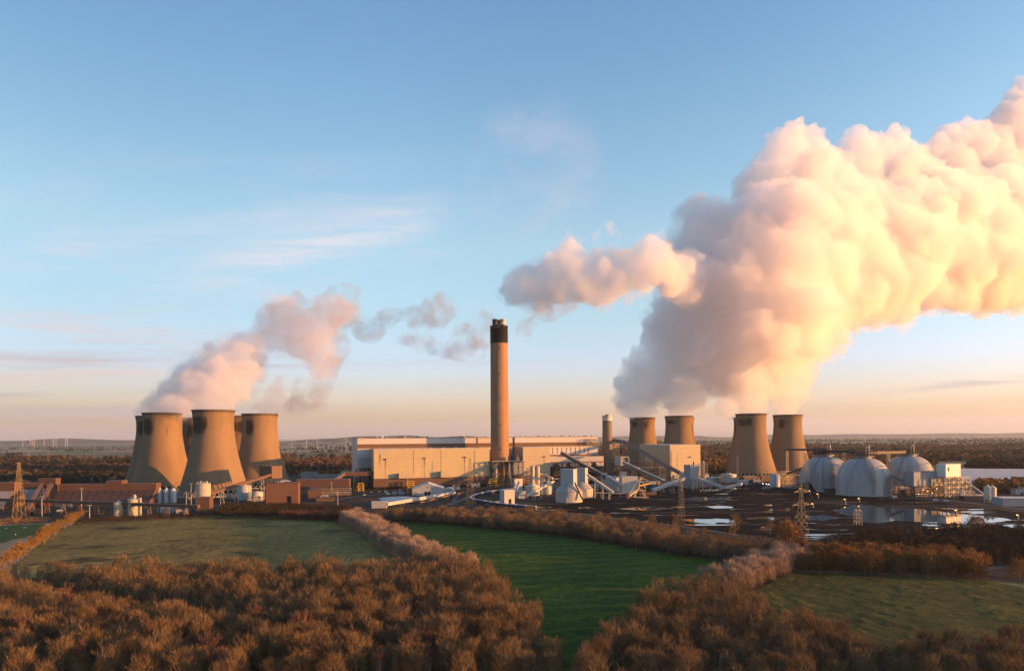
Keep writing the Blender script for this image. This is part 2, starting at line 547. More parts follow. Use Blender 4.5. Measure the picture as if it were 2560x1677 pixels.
right_arm = [
 (120,930,36),(150,880,44),(160,950,48),(200,860,50),(230,920,66),(250,990,40),(290,840,56),(310,920,70),(350,780,48),(380,740,38),(400,790,46),(370,870,70),(440,830,50),(450,910,70),(520,860,64),(530,940,56),(580,900,66),(600,830,54),(560,780,36),
 (640,790,48),(650,870,64),(700,760,44),(730,720,36),(720,830,64),(770,760,46),(790,830,56),(690,900,40),(500,780,40),(820,890,60,1310),(840,820,56,1330),(870,880,70,1350),(900,820,56,1370),(890,940,70,1360),(930,880,60,1385),(850,960,50,1350),
]
arm_top = [(490,700,26),(515,680,30),(540,660,26),(558,640,20),(565,680,24),(585,700,20)]
o = puff_mesh("steam_plume", balls_px(right_stem + right_main, 1.695, 1200, 180, 1400, (1300, 0.42)), STEAM, 3)
tag(o, "vast golden lit steam plume billowing up from the right hand group of cooling towers", "steam plume")
o = puff_mesh("steam_plume", balls_px(right_back, 1.695, 1200, 180, 1650, (1300, 0.42)), STEAM_SOFT, 4, vox=(6, 4))
tag(o, "lavender grey steam bank along the top edge of the golden plume", "steam plume")
o = puff_mesh("steam_plume", balls_px(right_arm, 1.695, 1200, 180, 1280), STEAM_MID, 5, vox=(4.5, 3.0), amp=(12, 6))
tag(o, "pink arm of steam drifting left above the tall chimney", "steam plume")
o = puff_mesh("steam_wisp", balls_px(arm_top, 1.695, 1200, 180, 1280), steam_mat("steam_thin", 0.02, (0.93, 0.92, 0.93), 0.0, (0.05, 0.40, 0.62)), 6, vox=(4.5, 3.2), amp=(10, 6), k=6)
tag(o, "small torn pink wisps just above the drifting arm of steam", "steam wisp")
STEAM_VEIL = steam_mat("steam_veil", 0.0085, (0.95, 0.93, 0.93), 0.3)
o = puff_mesh("steam_fringe", balls_px(right_main, 1.695, 1200, 180, 1400, (1300, 0.42)), STEAM_VEIL, 9, vox=(7, 4.5), amp=(46, 22), k=6, levels=1, tex=(TEX_SHRED, TEX_MID), grow=9.0, mid=0.46)
tag(o, "thin ragged mist torn off all along the edges of the golden plume", "steam plume")
o = puff_mesh("steam_fringe", balls_px(right_arm, 1.695, 1200, 180, 1280), STEAM_VEIL, 10, vox=(5, 3.5), amp=(34, 18), k=6, levels=1, tex=(TEX_SHRED, TEX_MID), grow=7.0, mid=0.46)
tag(o, "thin ragged mist around the pink arm above the tall chimney", "steam plume")

left_main = [
 (100,930,20,1146),(130,930,30,1146),(150,900,36,1146),(190,900,48,1140),(200,850,40,1140),(250,870,60,1130),(250,800,36,1140),(230,930,40,1010),(290,920,50,1010),(300,820,60,1130),(330,760,56,1140),(330,890,70,1030),(320,700,30,1150),(370,690,50,1150),
 (390,830,76,1070),(400,900,60,1000),(410,750,76,1120),(440,640,44,1160),(480,690,74,1140),(480,800,90,1060),(500,890,64,960),(530,610,56,1160),(560,700,86,1130),(570,800,90,1050),(580,890,56,960),(520,530,36,1180),(600,560,50,1170),(620,630,76,1150),
 (650,720,86,1120),(650,820,80,1060),(660,530,50,1180),(700,500,46,1190),(710,590,76,1160),(740,680,80,1130),(730,790,70,1080),(780,530,64,1190),(800,620,70,1160),(820,710,54,1140),(400,965,26,1250),(420,930,30,1200),(650,890,44,1000),
]
left_second = [(860,930,30,1085),(880,890,44,1085),(840,890,34,1085),(900,840,46,1085),(930,790,44,1085),(950,740,32,1085),(960,710,20,1085),(930,900,52,1085),(960,850,44,1085),(980,920,38,1085),(985,950,20,1085),(800,900,26,1085),(1000,870,30,1085)]
left_upper = [(850,460,60),(860,380,60),(900,320,56),(960,290,56),(1020,290,50),(1060,330,50),(960,370,80),(1050,400,80),(1130,390,70),(930,450,80),(1030,490,80),(1120,480,90),(1200,460,70),(1180,330,50),(1230,310,56),(1290,300,56),(1350,310,50),(1390,320,40),(1270,380,64),(1340,360,50),(1200,540,80),(1120,570,70),(1240,600,60),(1180,650,60),(1060,570,50),(1180,710,40),(1240,680,40),(980,540,50),(880,530,50)]
left_dark = [(1160,290,54),(1210,340,50),(1250,280,60),(1300,270,56),(1350,330,60),(1390,280,46),(1400,350,50),(1300,380,60),(1340,200,50),(1290,180,36),(1400,200,36),(1120,790,60),(1080,760,44),(1180,820,64),(1210,760,50),(1190,890,54),(1225,860,36),(1060,830,56),(1020,900,50),(1130,890,50),(1090,930,40),
 (1300,450,64),(1320,540,60),(1280,620,56),(1250,700,50),(1000,290,50),(920,330,50),(1050,250,46)]
drift_ = [(1420,400,44),(1450,450,48),(1500,480,36),(1540,400,40),(1590,360,40),(1640,350,34),(1680,500,30),(1740,340,34),(1790,370,46),(1840,320,46),(1890,260,50),(1920,330,50),(1880,380,44),(1970,310,36),(1760,420,40),(1750,500,34),(1800,530,40),(1860,540,36),(1920,570,36),(1980,560,40),(2040,450,40),(2080,500,44),(2120,430,40),(2150,500,46),(2040,580,40),(2100,580,36),(2160,360,36),(2190,400,36),(2140,570,30),
 (2400,440,36),(2450,400,30),(2560,350,40),(2640,310,36),(2500,300,34),(2700,280,30)]
o = puff_mesh("steam_plume", balls_px(left_main, 2.38, 300, 640, 1100), STEAM_MID, 11, vox=(4.0, 2.4), amp=(14, 8))
tag(o, "pink steam plume leaning right from the left hand group of cooling towers", "steam plume")
o = puff_mesh("steam_plume", balls_px(left_second, 2.38, 300, 640, 1085), STEAM, 12, vox=(3.4, 2.4), amp=(7, 4))
tag(o, "small rosy steam plume rising from the right tower of the left hand group", "steam plume")
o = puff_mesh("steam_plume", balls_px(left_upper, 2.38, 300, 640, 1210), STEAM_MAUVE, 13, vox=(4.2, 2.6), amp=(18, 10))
tag(o, "mauve upper body of steam where the left plume breaks up", "steam plume")
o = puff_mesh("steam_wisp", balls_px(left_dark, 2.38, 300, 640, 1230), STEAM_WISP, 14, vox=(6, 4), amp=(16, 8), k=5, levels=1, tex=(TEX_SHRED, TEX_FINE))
tag(o, "grey torn wisps along the right side of the left plume", "steam wisp")
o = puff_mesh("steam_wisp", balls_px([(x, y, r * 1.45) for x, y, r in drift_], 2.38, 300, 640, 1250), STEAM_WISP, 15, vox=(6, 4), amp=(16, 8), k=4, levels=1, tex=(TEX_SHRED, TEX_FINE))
tag(o, "thin grey wisps drifting across the sky to the tall chimney", "steam wisp")
o = puff_mesh("steam_fringe", balls_px(left_main + [(x, y, r, 1180) for x, y, r in left_upper], 2.38, 300, 640, 1100), STEAM_VEIL, 16, vox=(5, 3.5), amp=(30, 16), k=6, levels=1, tex=(TEX_SHRED, TEX_MID), grow=6.0, mid=0.46)
tag(o, "thin ragged mist joining the bodies of the left steam plume", "steam plume")
# ------------------------------------------------------------------ ground, fields, yard, water
def inside(poly, x, y):
    """vectorised point-in-polygon"""
    x = np.asarray(x); y = np.asarray(y)
    r = np.zeros(x.shape, bool)
    n = len(poly)
    for i in range(n):
        x1, y1 = poly[i][0], poly[i][1]; x2, y2 = poly[(i + 1) % n][0], poly[(i + 1) % n][1]
        if y1 == y2: continue
        c = ((y1 > y) != (y2 > y)) & (x < (x2 - x1) * (y - y1) / (y2 - y1) + x1)
        r ^= c
    return r
def gpoly(lst):
    return [gp(*q) for q in lst]
def blur(a, k):
    """box blur applied three times"""
    for _ in range(3):
        for ax in (0, 1):
            p = np.pad(a, [(k, k) if i == ax else (0, 0) for i in (0, 1)], mode='wrap')
            c = np.cumsum(p, axis=ax)
            z = np.zeros_like(np.take(c, [0], axis=ax))
            c = np.concatenate([z, c], axis=ax)
            n = a.shape[ax]
            a = (np.take(c, range(2 * k + 1, 2 * k + 1 + n), axis=ax) - np.take(c, range(0, n), axis=ax)) / (2 * k + 1)
    return a
def nfield(shape, k, seed):
    a = np.random.default_rng(seed).normal(size=shape)
    a = blur(a, k)
    return (a - a.mean()) / (a.std() + 1e-9)

def ground_mat():
    nt = NT("farmland")
    p = nt.pos()
    # patchwork of fields: stretched cells, each with its own crop
    v = nt.n("ShaderNodeTexVoronoi", feature='F1', distance='CHEBYCHEV')
    mp = nt.pos((1 / 620.0, 1 / 420.0, 1), (0, 0, R(12)))
    nt.set(v.inputs["Vector"], mp); v.inputs["Scale"].default_value = 1.0; v.inputs["Randomness"].default_value = 0.75
    sp = nt.n("ShaderNodeSeparateColor"); nt.set(sp.inputs[0], v.outputs["Color"])
    crop = nt.ramp(sp.outputs[0], [(0.0, (0.13, 0.14, 0.06)), (0.18, (0.33, 0.23, 0.14)), (0.32, (0.15, 0.17, 0.065)), (0.46, (0.46, 0.34, 0.22)),
                                   (0.60, (0.20, 0.16, 0.10)), (0.72, (0.12, 0.14, 0.055)), (0.84, (0.38, 0.28, 0.17)), (0.95, (0.18, 0.18, 0.085))], 'CONSTANT')
    n = nt.noise(p, 0.004, 6, 0.65)
    n2 = nt.noise(p, 0.06, 5, 0.65)
    c = nt.mix(nt.math('MULTIPLY', nt.smooth(n, 0.50, 0.66), 0.7), crop, (0.07, 0.055, 0.032))
    c = nt.mix(nt.math('MULTIPLY', n2, 0.35), c, (0.06, 0.05, 0.03))
    nt.bsdf(c, 0.95, spec=0.1)
    return nt.m
def sheet(name, poly, z, m, kind="structure"):
    mb = MB()
    mb.add([(q[0], q[1], z) for q in poly], [tuple(range(len(poly)))])
    o = mb.build(name, m)
    tag(o, kind=kind)
    return o
# one sheet reaching the horizon, finer near the works
def ground():
    xs = [-40000, -16000, -6000, -2500, -1200, -600, 0, 600, 1200, 2500, 6000, 16000, 40000]
    ys = [-6000, -2000, -500, 0, 400, 800, 1200, 1600, 2200, 3500, 6000, 12000, 24000, 54000]
    mb = MB()
    for y in ys:
        for x in xs: mb.v.append((x, y, 0.0))
    nx = len(xs)
    for j in range(len(ys) - 1):
        for i in range(nx - 1):
            mb.f.append((j * nx + i, j * nx + i + 1, (j + 1) * nx + i + 1, (j + 1) * nx + i)); mb.smooth.append(False)
    tag(mb.build("ground", ground_mat()), kind="structure")
ground()

def site_mat():
    nt = NT("works_ground")
    p = nt.pos()
    a = nt.noise(p, 0.012, 6, 0.6)
    b = nt.noise(p, 0.12, 6, 0.65)
    c = nt.ramp(a, [(0.30, (0.032, 0.032, 0.012)), (0.42, (0.060, 0.048, 0.022)), (0.50, (0.044, 0.036, 0.026)), (0.60, (0.080, 0.066, 0.050)), (0.70, (0.030, 0.025, 0.020))])
    c = nt.mix(nt.math('MULTIPLY', b, 0.6), c, (0.03, 0.027, 0.024))
    nt.bsdf(c, 0.9, spec=0.06)
    return nt.m
site_poly = gpoly([(-500, 1330), (195, 1304), (540, 1288), (860, 1294), (969, 1302), (1350, 1334), (1720, 1390), (2000, 1424), (2460, 1450), (2900, 1490),
                   (2900, 1215), (1750, 1180), (1300, 1175), (870, 1185), (300, 1205), (-500, 1222)])
sheet("works_ground", site_poly, 0.06, site_mat())

def field_mat(name, cols, wet=0.0, streak=0.0, rot=0):
    """rough pasture: cols = three tones from hollow to tuft"""
    nt = NT(name)
    p = nt.pos()
    n1 = nt.noise(nt.pos((1, 0.55, 1)), 0.016, 5, 0.6)
    n2 = nt.noise(nt.pos((1, 0.6, 1)), 0.16, 6, 0.7)
    n3 = nt.noise(p, 1.1, 4, 0.7)
    n4 = nt.noise(nt.pos((1, 0.45, 1)), 0.5, 5, 0.75)
    f = nt.math('ADD', nt.math('MULTIPLY', n1, 0.30), nt.math('ADD', nt.math('MULTIPLY', n2, 0.28), nt.math('ADD', nt.math('MULTIPLY', n3, 0.12), nt.math('MULTIPLY', n4, 0.30))))
    c = nt.ramp(f, [(0.43, cols[0]), (0.485, cols[1]), (0.52, cols[1]), (0.57, cols[2])])
    if streak:
        w = nt.n("ShaderNodeTexWave", wave_type='BANDS', bands_direction='X')
        nt.set(w.inputs["Vector"], nt.pos((1, 1, 1), (0, 0, R(rot)))); w.inputs["Scale"].default_value = 0.020; w.inputs["Distortion"].default_value = 5.0
        w.inputs["Detail"].default_value = 5; w.inputs["Detail Scale"].default_value = 2.2
        c = nt.mix(nt.math('MULTIPLY', nt.smooth(w.outputs["Fac"], 0.55, 1.0), streak), c, cols[2])
    if wet:
        k = nt.noise(nt.pos((0.8, 1.15, 1)), 0.026, 6, 0.62, 0.4)
        c = nt.mix(nt.math('MULTIPLY', nt.smooth(k, 0.54, 0.68), wet), c, (0.022, 0.014, 0.008))
    nt.bsdf(c, 0.95, nt.bump(n3, 0.5, 0.15), spec=0.1)
    return nt.m
def field(name, poly, m, cell, amp, seed, base=0.25):
    """turf with real tufts and hollows so the low sun rakes across it"""
    xs = [q[0] for q in poly]; ys = [q[1] for q in poly]
    gx = np.arange(min(xs), max(xs) + cell, cell); gy = np.arange(min(ys), max(ys) + cell, cell)
    X, Y = np.meshgrid(gx, gy)
    h = nfield(X.shape, 1, seed) * 0.55 + nfield(X.shape, 3, seed + 1) * 0.6 + nfield(X.shape, 14, seed + 2) * 1.2
    Z = base + np.clip(h, -2.0, 3.0) * amp
    Z = np.maximum(Z, 0.09)
    cx_, cy_ = X[:-1, :-1] + cell / 2, Y[:-1, :-1] + cell / 2
    k = inside(poly, cx_, cy_)
    idx = np.arange(X.size).reshape(X.shape)
    q = np.stack([idx[:-1, :-1][k], idx[:-1, 1:][k], idx[1:, 1:][k], idx[1:, :-1][k]], 1)
    used, inv = np.unique(q, return_inverse=True)
    V = np.stack([X.ravel()[used], Y.ravel()[used], Z.ravel()[used]], 1)
    me = np_mesh(name, V, inv.reshape(q.shape), m, 4)
    me.polygons.foreach_set("use_smooth", np.ones(len(q), bool))
    o = link(name, me)
    tag(o, kind="structure")
    return o
FIELD_L = gpoly([(30, 1425), (110, 1350), (190, 1305), (360, 1296), (540, 1286), (700, 1289), (850, 1297), (905, 1340), (1040, 1425), (1000, 1446), (400, 1450), (60, 1446)])
FIELD_M = gpoly([(968, 1302), (1150, 1312), (1349, 1335), (1540, 1362), (1712, 1390), (1790, 1402), (1840, 1440), (1740, 1480), (1650, 1490), (1590, 1545), (1460, 1600), (1440, 1720), (1385, 1720), (1330, 1560), (1255, 1511), (1190, 1445), (1040, 1350)])
FIELD_R = gpoly([(1840, 1500), (1985, 1428), (2200, 1436), (2459, 1449), (2640, 1485), (2700, 1620), (2430, 1650), (2140, 1650), (2050, 1590), (1900, 1535)])
FIELD_F = gpoly([(-260, 1330), (115, 1309), (100, 1330), (0, 1358), (-260, 1440)])
field("pasture", FIELD_L, field_mat("frosted_pasture", [(0.080, 0.058, 0.018), (0.180, 0.130, 0.036), (0.31, 0.21, 0.068)], wet=0.8), 1.0, 0.10, 11)
field("crop_field", FIELD_M, field_mat("winter_wheat", [(0.010, 0.030, 0.004), (0.023, 0.062, 0.006), (0.085, 0.105, 0.009)], streak=0.45, rot=78), 0.8, 0.07, 21)
field("meadow", FIELD_R, field_mat("rough_meadow", [(0.028, 0.034, 0.008), (0.062, 0.060, 0.014), (0.15, 0.112, 0.026)], wet=0.25), 0.8, 0.13, 31)
field("far_pasture", FIELD_F, field_mat("green_pasture", [(0.045, 0.062, 0.014), (0.068, 0.086, 0.018), (0.09, 0.105, 0.024)]), 1.6, 0.04, 41)

# wood floor under the trees
def litter_mat():
    nt = NT("leaf_litter")
    n = nt.noise(nt.pos(), 0.4, 5, 0.65)
    c = nt.ramp(n, [(0.35, (0.022, 0.014, 0.008)), (0.55, (0.05, 0.03, 0.015)), (0.7, (0.085, 0.05, 0.022))])
    nt.bsdf(c, 0.95, spec=0.1)
    return nt.m
LITTER = litter_mat()
sheet("wood_floor", gpoly([(-400, 1440), (60, 1440), (1000, 1438), (1060, 1420), (1195, 1440), (1260, 1505), (1340, 1560), (1390, 1720), (-400, 1720)]), 0.07, LITTER)
sheet("wood_floor", gpoly([(1450, 1720), (1470, 1600), (1600, 1545), (1655, 1485), (1790, 1398), (1990, 1425), (1850, 1497), (1905, 1532), (2055, 1588), (2145, 1648), (2430, 1645), (2700, 1615), (2900, 1720)]), 0.075, LITTER)

# the black coal yard with its standing water
def coal_mat():
    nt = NT("coal_yard")
    p = nt.pos((0.30, 1.0, 1.0), (0, 0, R(-8)))
    n1 = nt.noise(p, 0.055, 6, 0.62, 0.6)
    n2 = nt.noise(nt.pos(), 0.3, 6, 0.7)
    c = nt.ramp(n2, [(0.3, (0.004, 0.004, 0.0045)), (0.62, (0.0085, 0.0078, 0.008)), (0.8, (0.028, 0.021, 0.017))])
    wet = nt.smooth(n1, 0.578, 0.605)
    rough = nt.math('SUBTRACT', 0.85, nt.math('MULTIPLY', wet, 0.82))
    c = nt.mix(wet, c, (0.012, 0.011, 0.012))
    dry = nt.math('SUBTRACT', 1.0, wet)
    b = nt.bump(nt.math('MULTIPLY', n2, dry), 0.8, 1.2)
    nt.bsdf(c, rough, b, spec=nt.math('ADD', 0.04, nt.math('MULTIPLY', wet, 0.5)))
    return nt.m
COAL = coal_mat()
yard_poly = gpoly([(1420, 1240), (1500, 1226), (1700, 1216), (1900, 1214), (2020, 1232), (2130, 1240), (2240, 1243), (2400, 1262), (2560, 1282), (2700, 1310), (2700, 1345), (2560, 1332), (2300, 1322),
                   (2020, 1350), (1850, 1335), (1700, 1312), (1560, 1300), (1400, 1280), (1300, 1272), (1300, 1262), (1420, 1262)])
sheet("coal_yard", yard_poly, 0.14, COAL)
def water_mat():
    nt = NT("still_water")
    n = nt.noise(nt.pos((0.5, 1, 1)), 0.35, 3, 0.5)
    nt.bsdf((0.010, 0.011, 0.013), 0.02, nt.bump(n, 0.02, 0.05), spec=0.6)
    return nt.m
WATER = water_mat()
def pool(lst, z, seed=1):
    """a sheet of standing water with a ragged bank"""
    P = gpoly(lst)
    rr = random.Random(seed)
    out = []
    n = len(P)
    for i in range(n):
        a, b = P[i], P[(i + 1) % n]
        m = max(3, int((b - a).length / 2.5))
        for k in range(m):
            q = a.lerp(b, k / m)
            out.append((q.x + rr.uniform(-1.5, 1.5) + 5 * mnoise.noise(Vector((q.x * 0.06, q.y * 0.05, seed))), q.y + rr.uniform(-1.2, 1.2) + 5 * mnoise.noise(Vector((q.x * 0.09, q.y * 0.05, seed + 9)))))
    sheet("pool", out, z, WATER)
pool([(2080, 1275), (2130, 1262), (2220, 1266), (2287, 1270), (2329, 1277), (2401, 1284), (2473, 1291), (2531, 1298), (2500, 1304), (2470, 1308), (2410, 1309), (2343, 1307), (2238, 1301), (2199, 1308), (2166, 1308), (2148, 1291), (2103, 1287)], 0.20, 3)
pool([(1700, 1247), (1740, 1244), (1800, 1243), (1835, 1245), (1810, 1248), (1760, 1249), (1720, 1251)], 0.20, 4)
pool([(1772, 1266), (1800, 1264), (1838, 1266), (1820, 1270), (1785, 1271)], 0.20, 14)
pool([(1690, 1300), (1720, 1297), (1760, 1298), (1790, 1296), (1830, 1300), (1880, 1305), (1850, 1309), (1800, 1306), (1770, 1310), (1730, 1305)], 0.20, 5)
pool([(1918, 1262), (1950, 1260), (1945, 1263), (1920, 1265)], 0.20, 6)
pool([(1922, 1274), (1960, 1271), (1985, 1272), (1950, 1277)], 0.20, 16)
pool([(1536, 1271), (1620, 1266), (1685, 1270), (1650, 1275), (1560, 1274)], 0.20, 7)
pool([(2310, 1310), (2360, 1312), (2350, 1316), (2315, 1315)], 0.20, 8)
pool([(2010, 1290), (2060, 1286), (2100, 1294), (2060, 1302), (2020, 1299)], 0.20, 9)
pool([(2500, 1312), (2570, 1310), (2600, 1318), (2530, 1319)], 0.20, 10)

def asphalt_mat():
    nt = NT("asphalt")
    n = nt.noise(nt.pos(), 0.25, 5, 0.6)
    nt.bsdf(nt.ramp(n, [(0.3, (0.045, 0.045, 0.047)), (0.7, (0.085, 0.083, 0.08))]), 0.7, spec=0.3)
    return nt.m
ASPHALT = asphalt_mat()
def ribbon(name, pts, w, z, m, h=0.0):
    """a road or track bed following ground points"""
    mb = MB()
    n = len(pts)
    for i in range(n):
        a = pts[max(0, i - 1)]; b = pts[min(n - 1, i + 1)]
        d = (b - a); d.z = 0; d.normalize()
        s = Vector((-d.y, d.x, 0)) * w / 2
        mb.v.append(tuple(pts[i] + s + Vector((0, 0, z)))); mb.v.append(tuple(pts[i] - s + Vector((0, 0, z))))
    for i in range(n - 1):
        mb.f.append((2 * i + 1, 2 * i + 3, 2 * i + 2, 2 * i)); mb.smooth.append(False)
    o = mb.build(name, m)
    return tag(o, kind="structure")
def spline(P, step):
    """Catmull-Rom through ground points, resampled at an even step"""
    out = []
    n = len(P)
    for i in range(n - 1):
        p0, p1, p2, p3 = P[max(0, i - 1)], P[i], P[i + 1], P[min(n - 1, i + 2)]
        for k in range(24):
            t = k / 24
            out.append(0.5 * ((2 * p1) + (p2 - p0) * t + (2 * p0 - 5 * p1 + 4 * p2 - p3) * t * t + (3 * p1 - p0 - 3 * p2 + p3) * t ** 3))
    out.append(P[-1])
    res, acc = [out[0]], 0.0
    for a, b in zip(out, out[1:]):
        L_ = (b - a).length
        while acc + L_ >= step:
            t = (step - acc) / L_
            a = a.lerp(b, t); res.append(a); L_ = (b - a).length; acc = 0.0
        acc += L_
    return res
ribbon("road", spline([gp(840, 1250), gp(900, 1240), gp(1000, 1232), gp(1060, 1228), gp(1150, 1222), gp(1260, 1215), gp(1330, 1212)], 12), 9, 0.11, ASPHALT)
ribbon("road", spline([gp(1120, 1262), gp(1145, 1253), gp(1165, 1245), gp(1200, 1236), gp(1250, 1230)], 8), 7, 0.115, ASPHALT)
ribbon("road", spline([gp(300, 1276), gp(420, 1270), gp(560, 1262), gp(690, 1262), gp(830, 1256)], 12), 8, 0.12, ASPHALT)
ribbon("road", spline([gp(2240, 1238), gp(2330, 1246), gp(2420, 1256), gp(2500, 1266), gp(2600, 1276)], 12), 10, 0.17, ASPHALT)
ribbon("road", spline([gp(2380, 1425), gp(2440, 1426), gp(2500, 1416), gp(2560, 1414), gp(2640, 1412)], 8), 6, 0.125, ASPHALT)
def ballast_mat():
    nt = NT("ballast")
    n = nt.noise(nt.pos(), 0.9, 4, 0.7)
    nt.bsdf(nt.ramp(n, [(0.3, (0.05, 0.045, 0.04)), (0.7, (0.14, 0.125, 0.11))]), 0.9, spec=0.2)
    return nt.m
BALLAST = ballast_mat()
RAIL = spline([gp(1300, 1225), gp(1259.5, 1230.6), gp(1225, 1236), gp(1198, 1241), gp(1183, 1246), gp(1177, 1250), gp(1180, 1255), gp(1207, 1260), gp(1234, 1265), gp(1261, 1268.5), gp(1297, 1272), gp(1352, 1277), gp(1397, 1280.5), gp(1469, 1287), gp(1560, 1298), gp(1700, 1316), gp(1850, 1338)], 3.0)
ribbon("railway_track", RAIL, 5.5, 0.22, BALLAST)
RAIL2 = spline([gp(1300, 1214), gp(1230, 1219), gp(1180, 1225), gp(1150, 1235), gp(1138, 1246), gp(1135, 1256)], 6.0)
ribbon("railway_track", RAIL2, 5.0, 0.23, BALLAST)

# low hills along the horizon, real ridges many kilometres away
def hill_mat():
    nt = NT("far_hills")
    n = nt.noise(nt.pos(), 0.0012, 6, 0.6)
    nt.bsdf(nt.ramp(n, [(0.35, (0.05, 0.055, 0.03)), (0.6, (0.10, 0.085, 0.05))]), 0.95, spec=0.05)
    return nt.m
HILL = hill_mat()
def hills(x0, x1, d, top, seed):
    nx, ny = 90, 12
    a, b = pt(x0, 1095, d), pt(x1, 1095, d)
    rr = np.random.default_rng(seed)
    prof = np.convolve(rr.normal(size=nx + 40), np.hanning(21), 'valid')[:nx]
    prof = (prof - prof.min()) / (prof.max() - prof.min())
    edge = np.clip(np.minimum(np.linspace(0, 1, nx), np.linspace(1, 0, nx)) * 6, 0, 1)
    V = []
    for j in range(ny):
        t = j / (ny - 1)
        hgt = math.sin(t * math.pi) ** 1.2
        for i in range(nx):
            s = i / (nx - 1)
            V.append((a.x + (b.x - a.x) * s, d + t * 4000, -2 + top * (0.55 + 0.45 * prof[i]) * edge[i] * hgt))
    F = [(j * nx + i, j * nx + i + 1, (j + 1) * nx + i + 1, (j + 1) * nx + i) for j in range(ny - 1) for i in range(nx - 1)]
    me = np_mesh("hills", np.array(V), np.array(F), HILL, 4)
    me.polygons.foreach_set("use_smooth", np.ones(len(F), bool))
    tag(link("hills", me), kind="structure")
hills(-400, 340, 15000, 125, 5)
hills(640, 1500, 13000, 135, 6)
hills(1250, 1900, 20000, 90, 8)
hills(1850, 2900, 22000, 150, 9)
# ------------------------------------------------------------------ materials of the works
def cladding(name, col, period=2.4, seam=0.0, dirt=0.25, rough=0.6, streak=0.25, dirtcol=None, spec=0.3, course=0.0):
    """profiled metal sheet: upright joints, level seams, rain streaks"""
    nt = NT(name)
    p = nt.coord("Object")
    x, y, z = nt.sep(p)[:3]
    u = nt.math('ADD', x, y)
    def line(v, per, w):
        f = nt.math('FRACT', nt.math('DIVIDE', v, per))
        return nt.math('LESS_THAN', f, w)
    j = line(u, period, 0.12)
    c = nt.mix(nt.math('MULTIPLY', j, 0.22), col, tuple(v * 0.55 for v in col))
    if seam: c = nt.mix(nt.math('MULTIPLY', line(z, seam, 0.05), 0.35), c, tuple(v * 0.5 for v in col))
    if course:   # sheets from different batches
        wn = nt.n("ShaderNodeTexWhiteNoise", noise_dimensions='2D')
        cb = nt.n("ShaderNodeCombineXYZ")
        nt.set(cb.inputs[0], nt.math('FLOOR', nt.math('DIVIDE', u, course))); nt.set(cb.inputs[1], nt.math('FLOOR', nt.math('DIVIDE', z, course * 1.6)))
        nt.set(wn.inputs["Vector"], cb.outputs[0])
        c = nt.mix(nt.math('MULTIPLY', wn.outputs["Value"], 0.12), c, tuple(v * 0.6 for v in col))
    st = nt.noise(nt.coord("Object", (1, 1, 0.06)), 0.35, 5, 0.65)
    c = nt.mix(nt.math('MULTIPLY', nt.smooth(st, 0.5, 0.8), streak), c, dirtcol or tuple(v * 0.45 for v in col))
    n = nt.noise(p, 0.06, 4, 0.6)
    c = nt.mix(nt.math('MULTIPLY', nt.smooth(n, 0.4, 0.75), dirt), c, tuple(v * 0.7 for v in col))
    nt.bsdf(c, rough, spec=spec)
    return nt.m
def plain(name, col, rough=0.7, var=0.3, scale=0.3, metallic=0.0, spec=0.3):
    nt = NT(name)
    n = nt.noise(nt.coord("Object"), scale, 5, 0.65)
    c = nt.mix(nt.math('MULTIPLY', nt.smooth(n, 0.35, 0.7), var), col, tuple(v * 0.55 for v in col))
    nt.bsdf(c, rough, metallic=metallic, spec=spec)
    return nt.m
def ribbed(name, col, per=2.0, dark=0.6):
    nt = NT(name)
    x, y, z = nt.sep(nt.coord("Object"))[:3]
    f = nt.math('FRACT', nt.math('DIVIDE', x, per))
    c = nt.mix(nt.math('LESS_THAN', f, 0.3), col, tuple(v * dark for v in col))
    n = nt.noise(nt.coord("Object"), 0.2, 5, 0.6)
    c = nt.mix(nt.math('MULTIPLY', n, 0.35), c, tuple(v * 0.6 for v in col))
    nt.bsdf(c, 0.6)
    return nt.m
def glow(name, col, strength):
    nt = NT(name)
    e = nt.n("ShaderNodeEmission")
    e.inputs[0].default_value = (*col, 1); e.inputs[1].default_value = strength
    nt.nt.links.new(e.outputs[0], nt.out.inputs[0])
    return nt.m
CREAM = cladding("cream_cladding", (0.47, 0.37, 0.25), 3.0, 6.4, 0.2, streak=0.12, course=9.0)
CREAM2 = cladding("cream_cladding_clean", (0.45, 0.36, 0.235), 4.0, 9.0, 0.15, streak=0.08)
BOILERWALL = cladding("pale_cladding", (0.52, 0.48, 0.46), 3.2, 8.0, 0.25, streak=0.25, course=10.0)
BROWN = cladding("brown_cladding", (0.112, 0.058, 0.040), 1.8, 0, 0.25, streak=0.15)
BROWND = cladding("dark_brown_cladding", (0.105, 0.062, 0.046), 2.5, 0, 0.25, streak=0.2)
WHITE = cladding("white_cladding", (0.38, 0.372, 0.365), 1.6, 0, 0.2, streak=0.2)
PALEBLUE = cladding("grey_white_cladding", (0.27, 0.28, 0.295), 1.6, 0, 0.2, streak=0.25)
GREYROOF = plain("grey_roof", (0.20, 0.19, 0.185), 0.8, 0.4, 0.12)
DARKROOF = plain("dark_roof", (0.06, 0.055, 0.055), 0.85, 0.5, 0.15)
PALEROOF = plain("pale_roof", (0.50, 0.48, 0.46), 0.7, 0.35, 0.1)
BROWNROOF = plain("brown_roof", (0.17, 0.10, 0.07), 0.8, 0.4, 0.15)
RIBROOF = ribbed("ribbed_roof", (0.30, 0.27, 0.25), 3.0, 0.65)
BROWNRIB = ribbed("ribbed_brown_roof", (0.080, 0.048, 0.040), 9.0, 0.62)
DARKSTEEL = plain("dark_steel", (0.045, 0.045, 0.048), 0.6, 0.4, 0.5)
STEEL = plain("galvanised_steel", (0.34, 0.33, 0.31), 0.5, 0.3, 0.6)
BRIGHTSTEEL = plain("weathered_pipe", (0.50, 0.46, 0.40), 0.45, 0.4, 0.6)
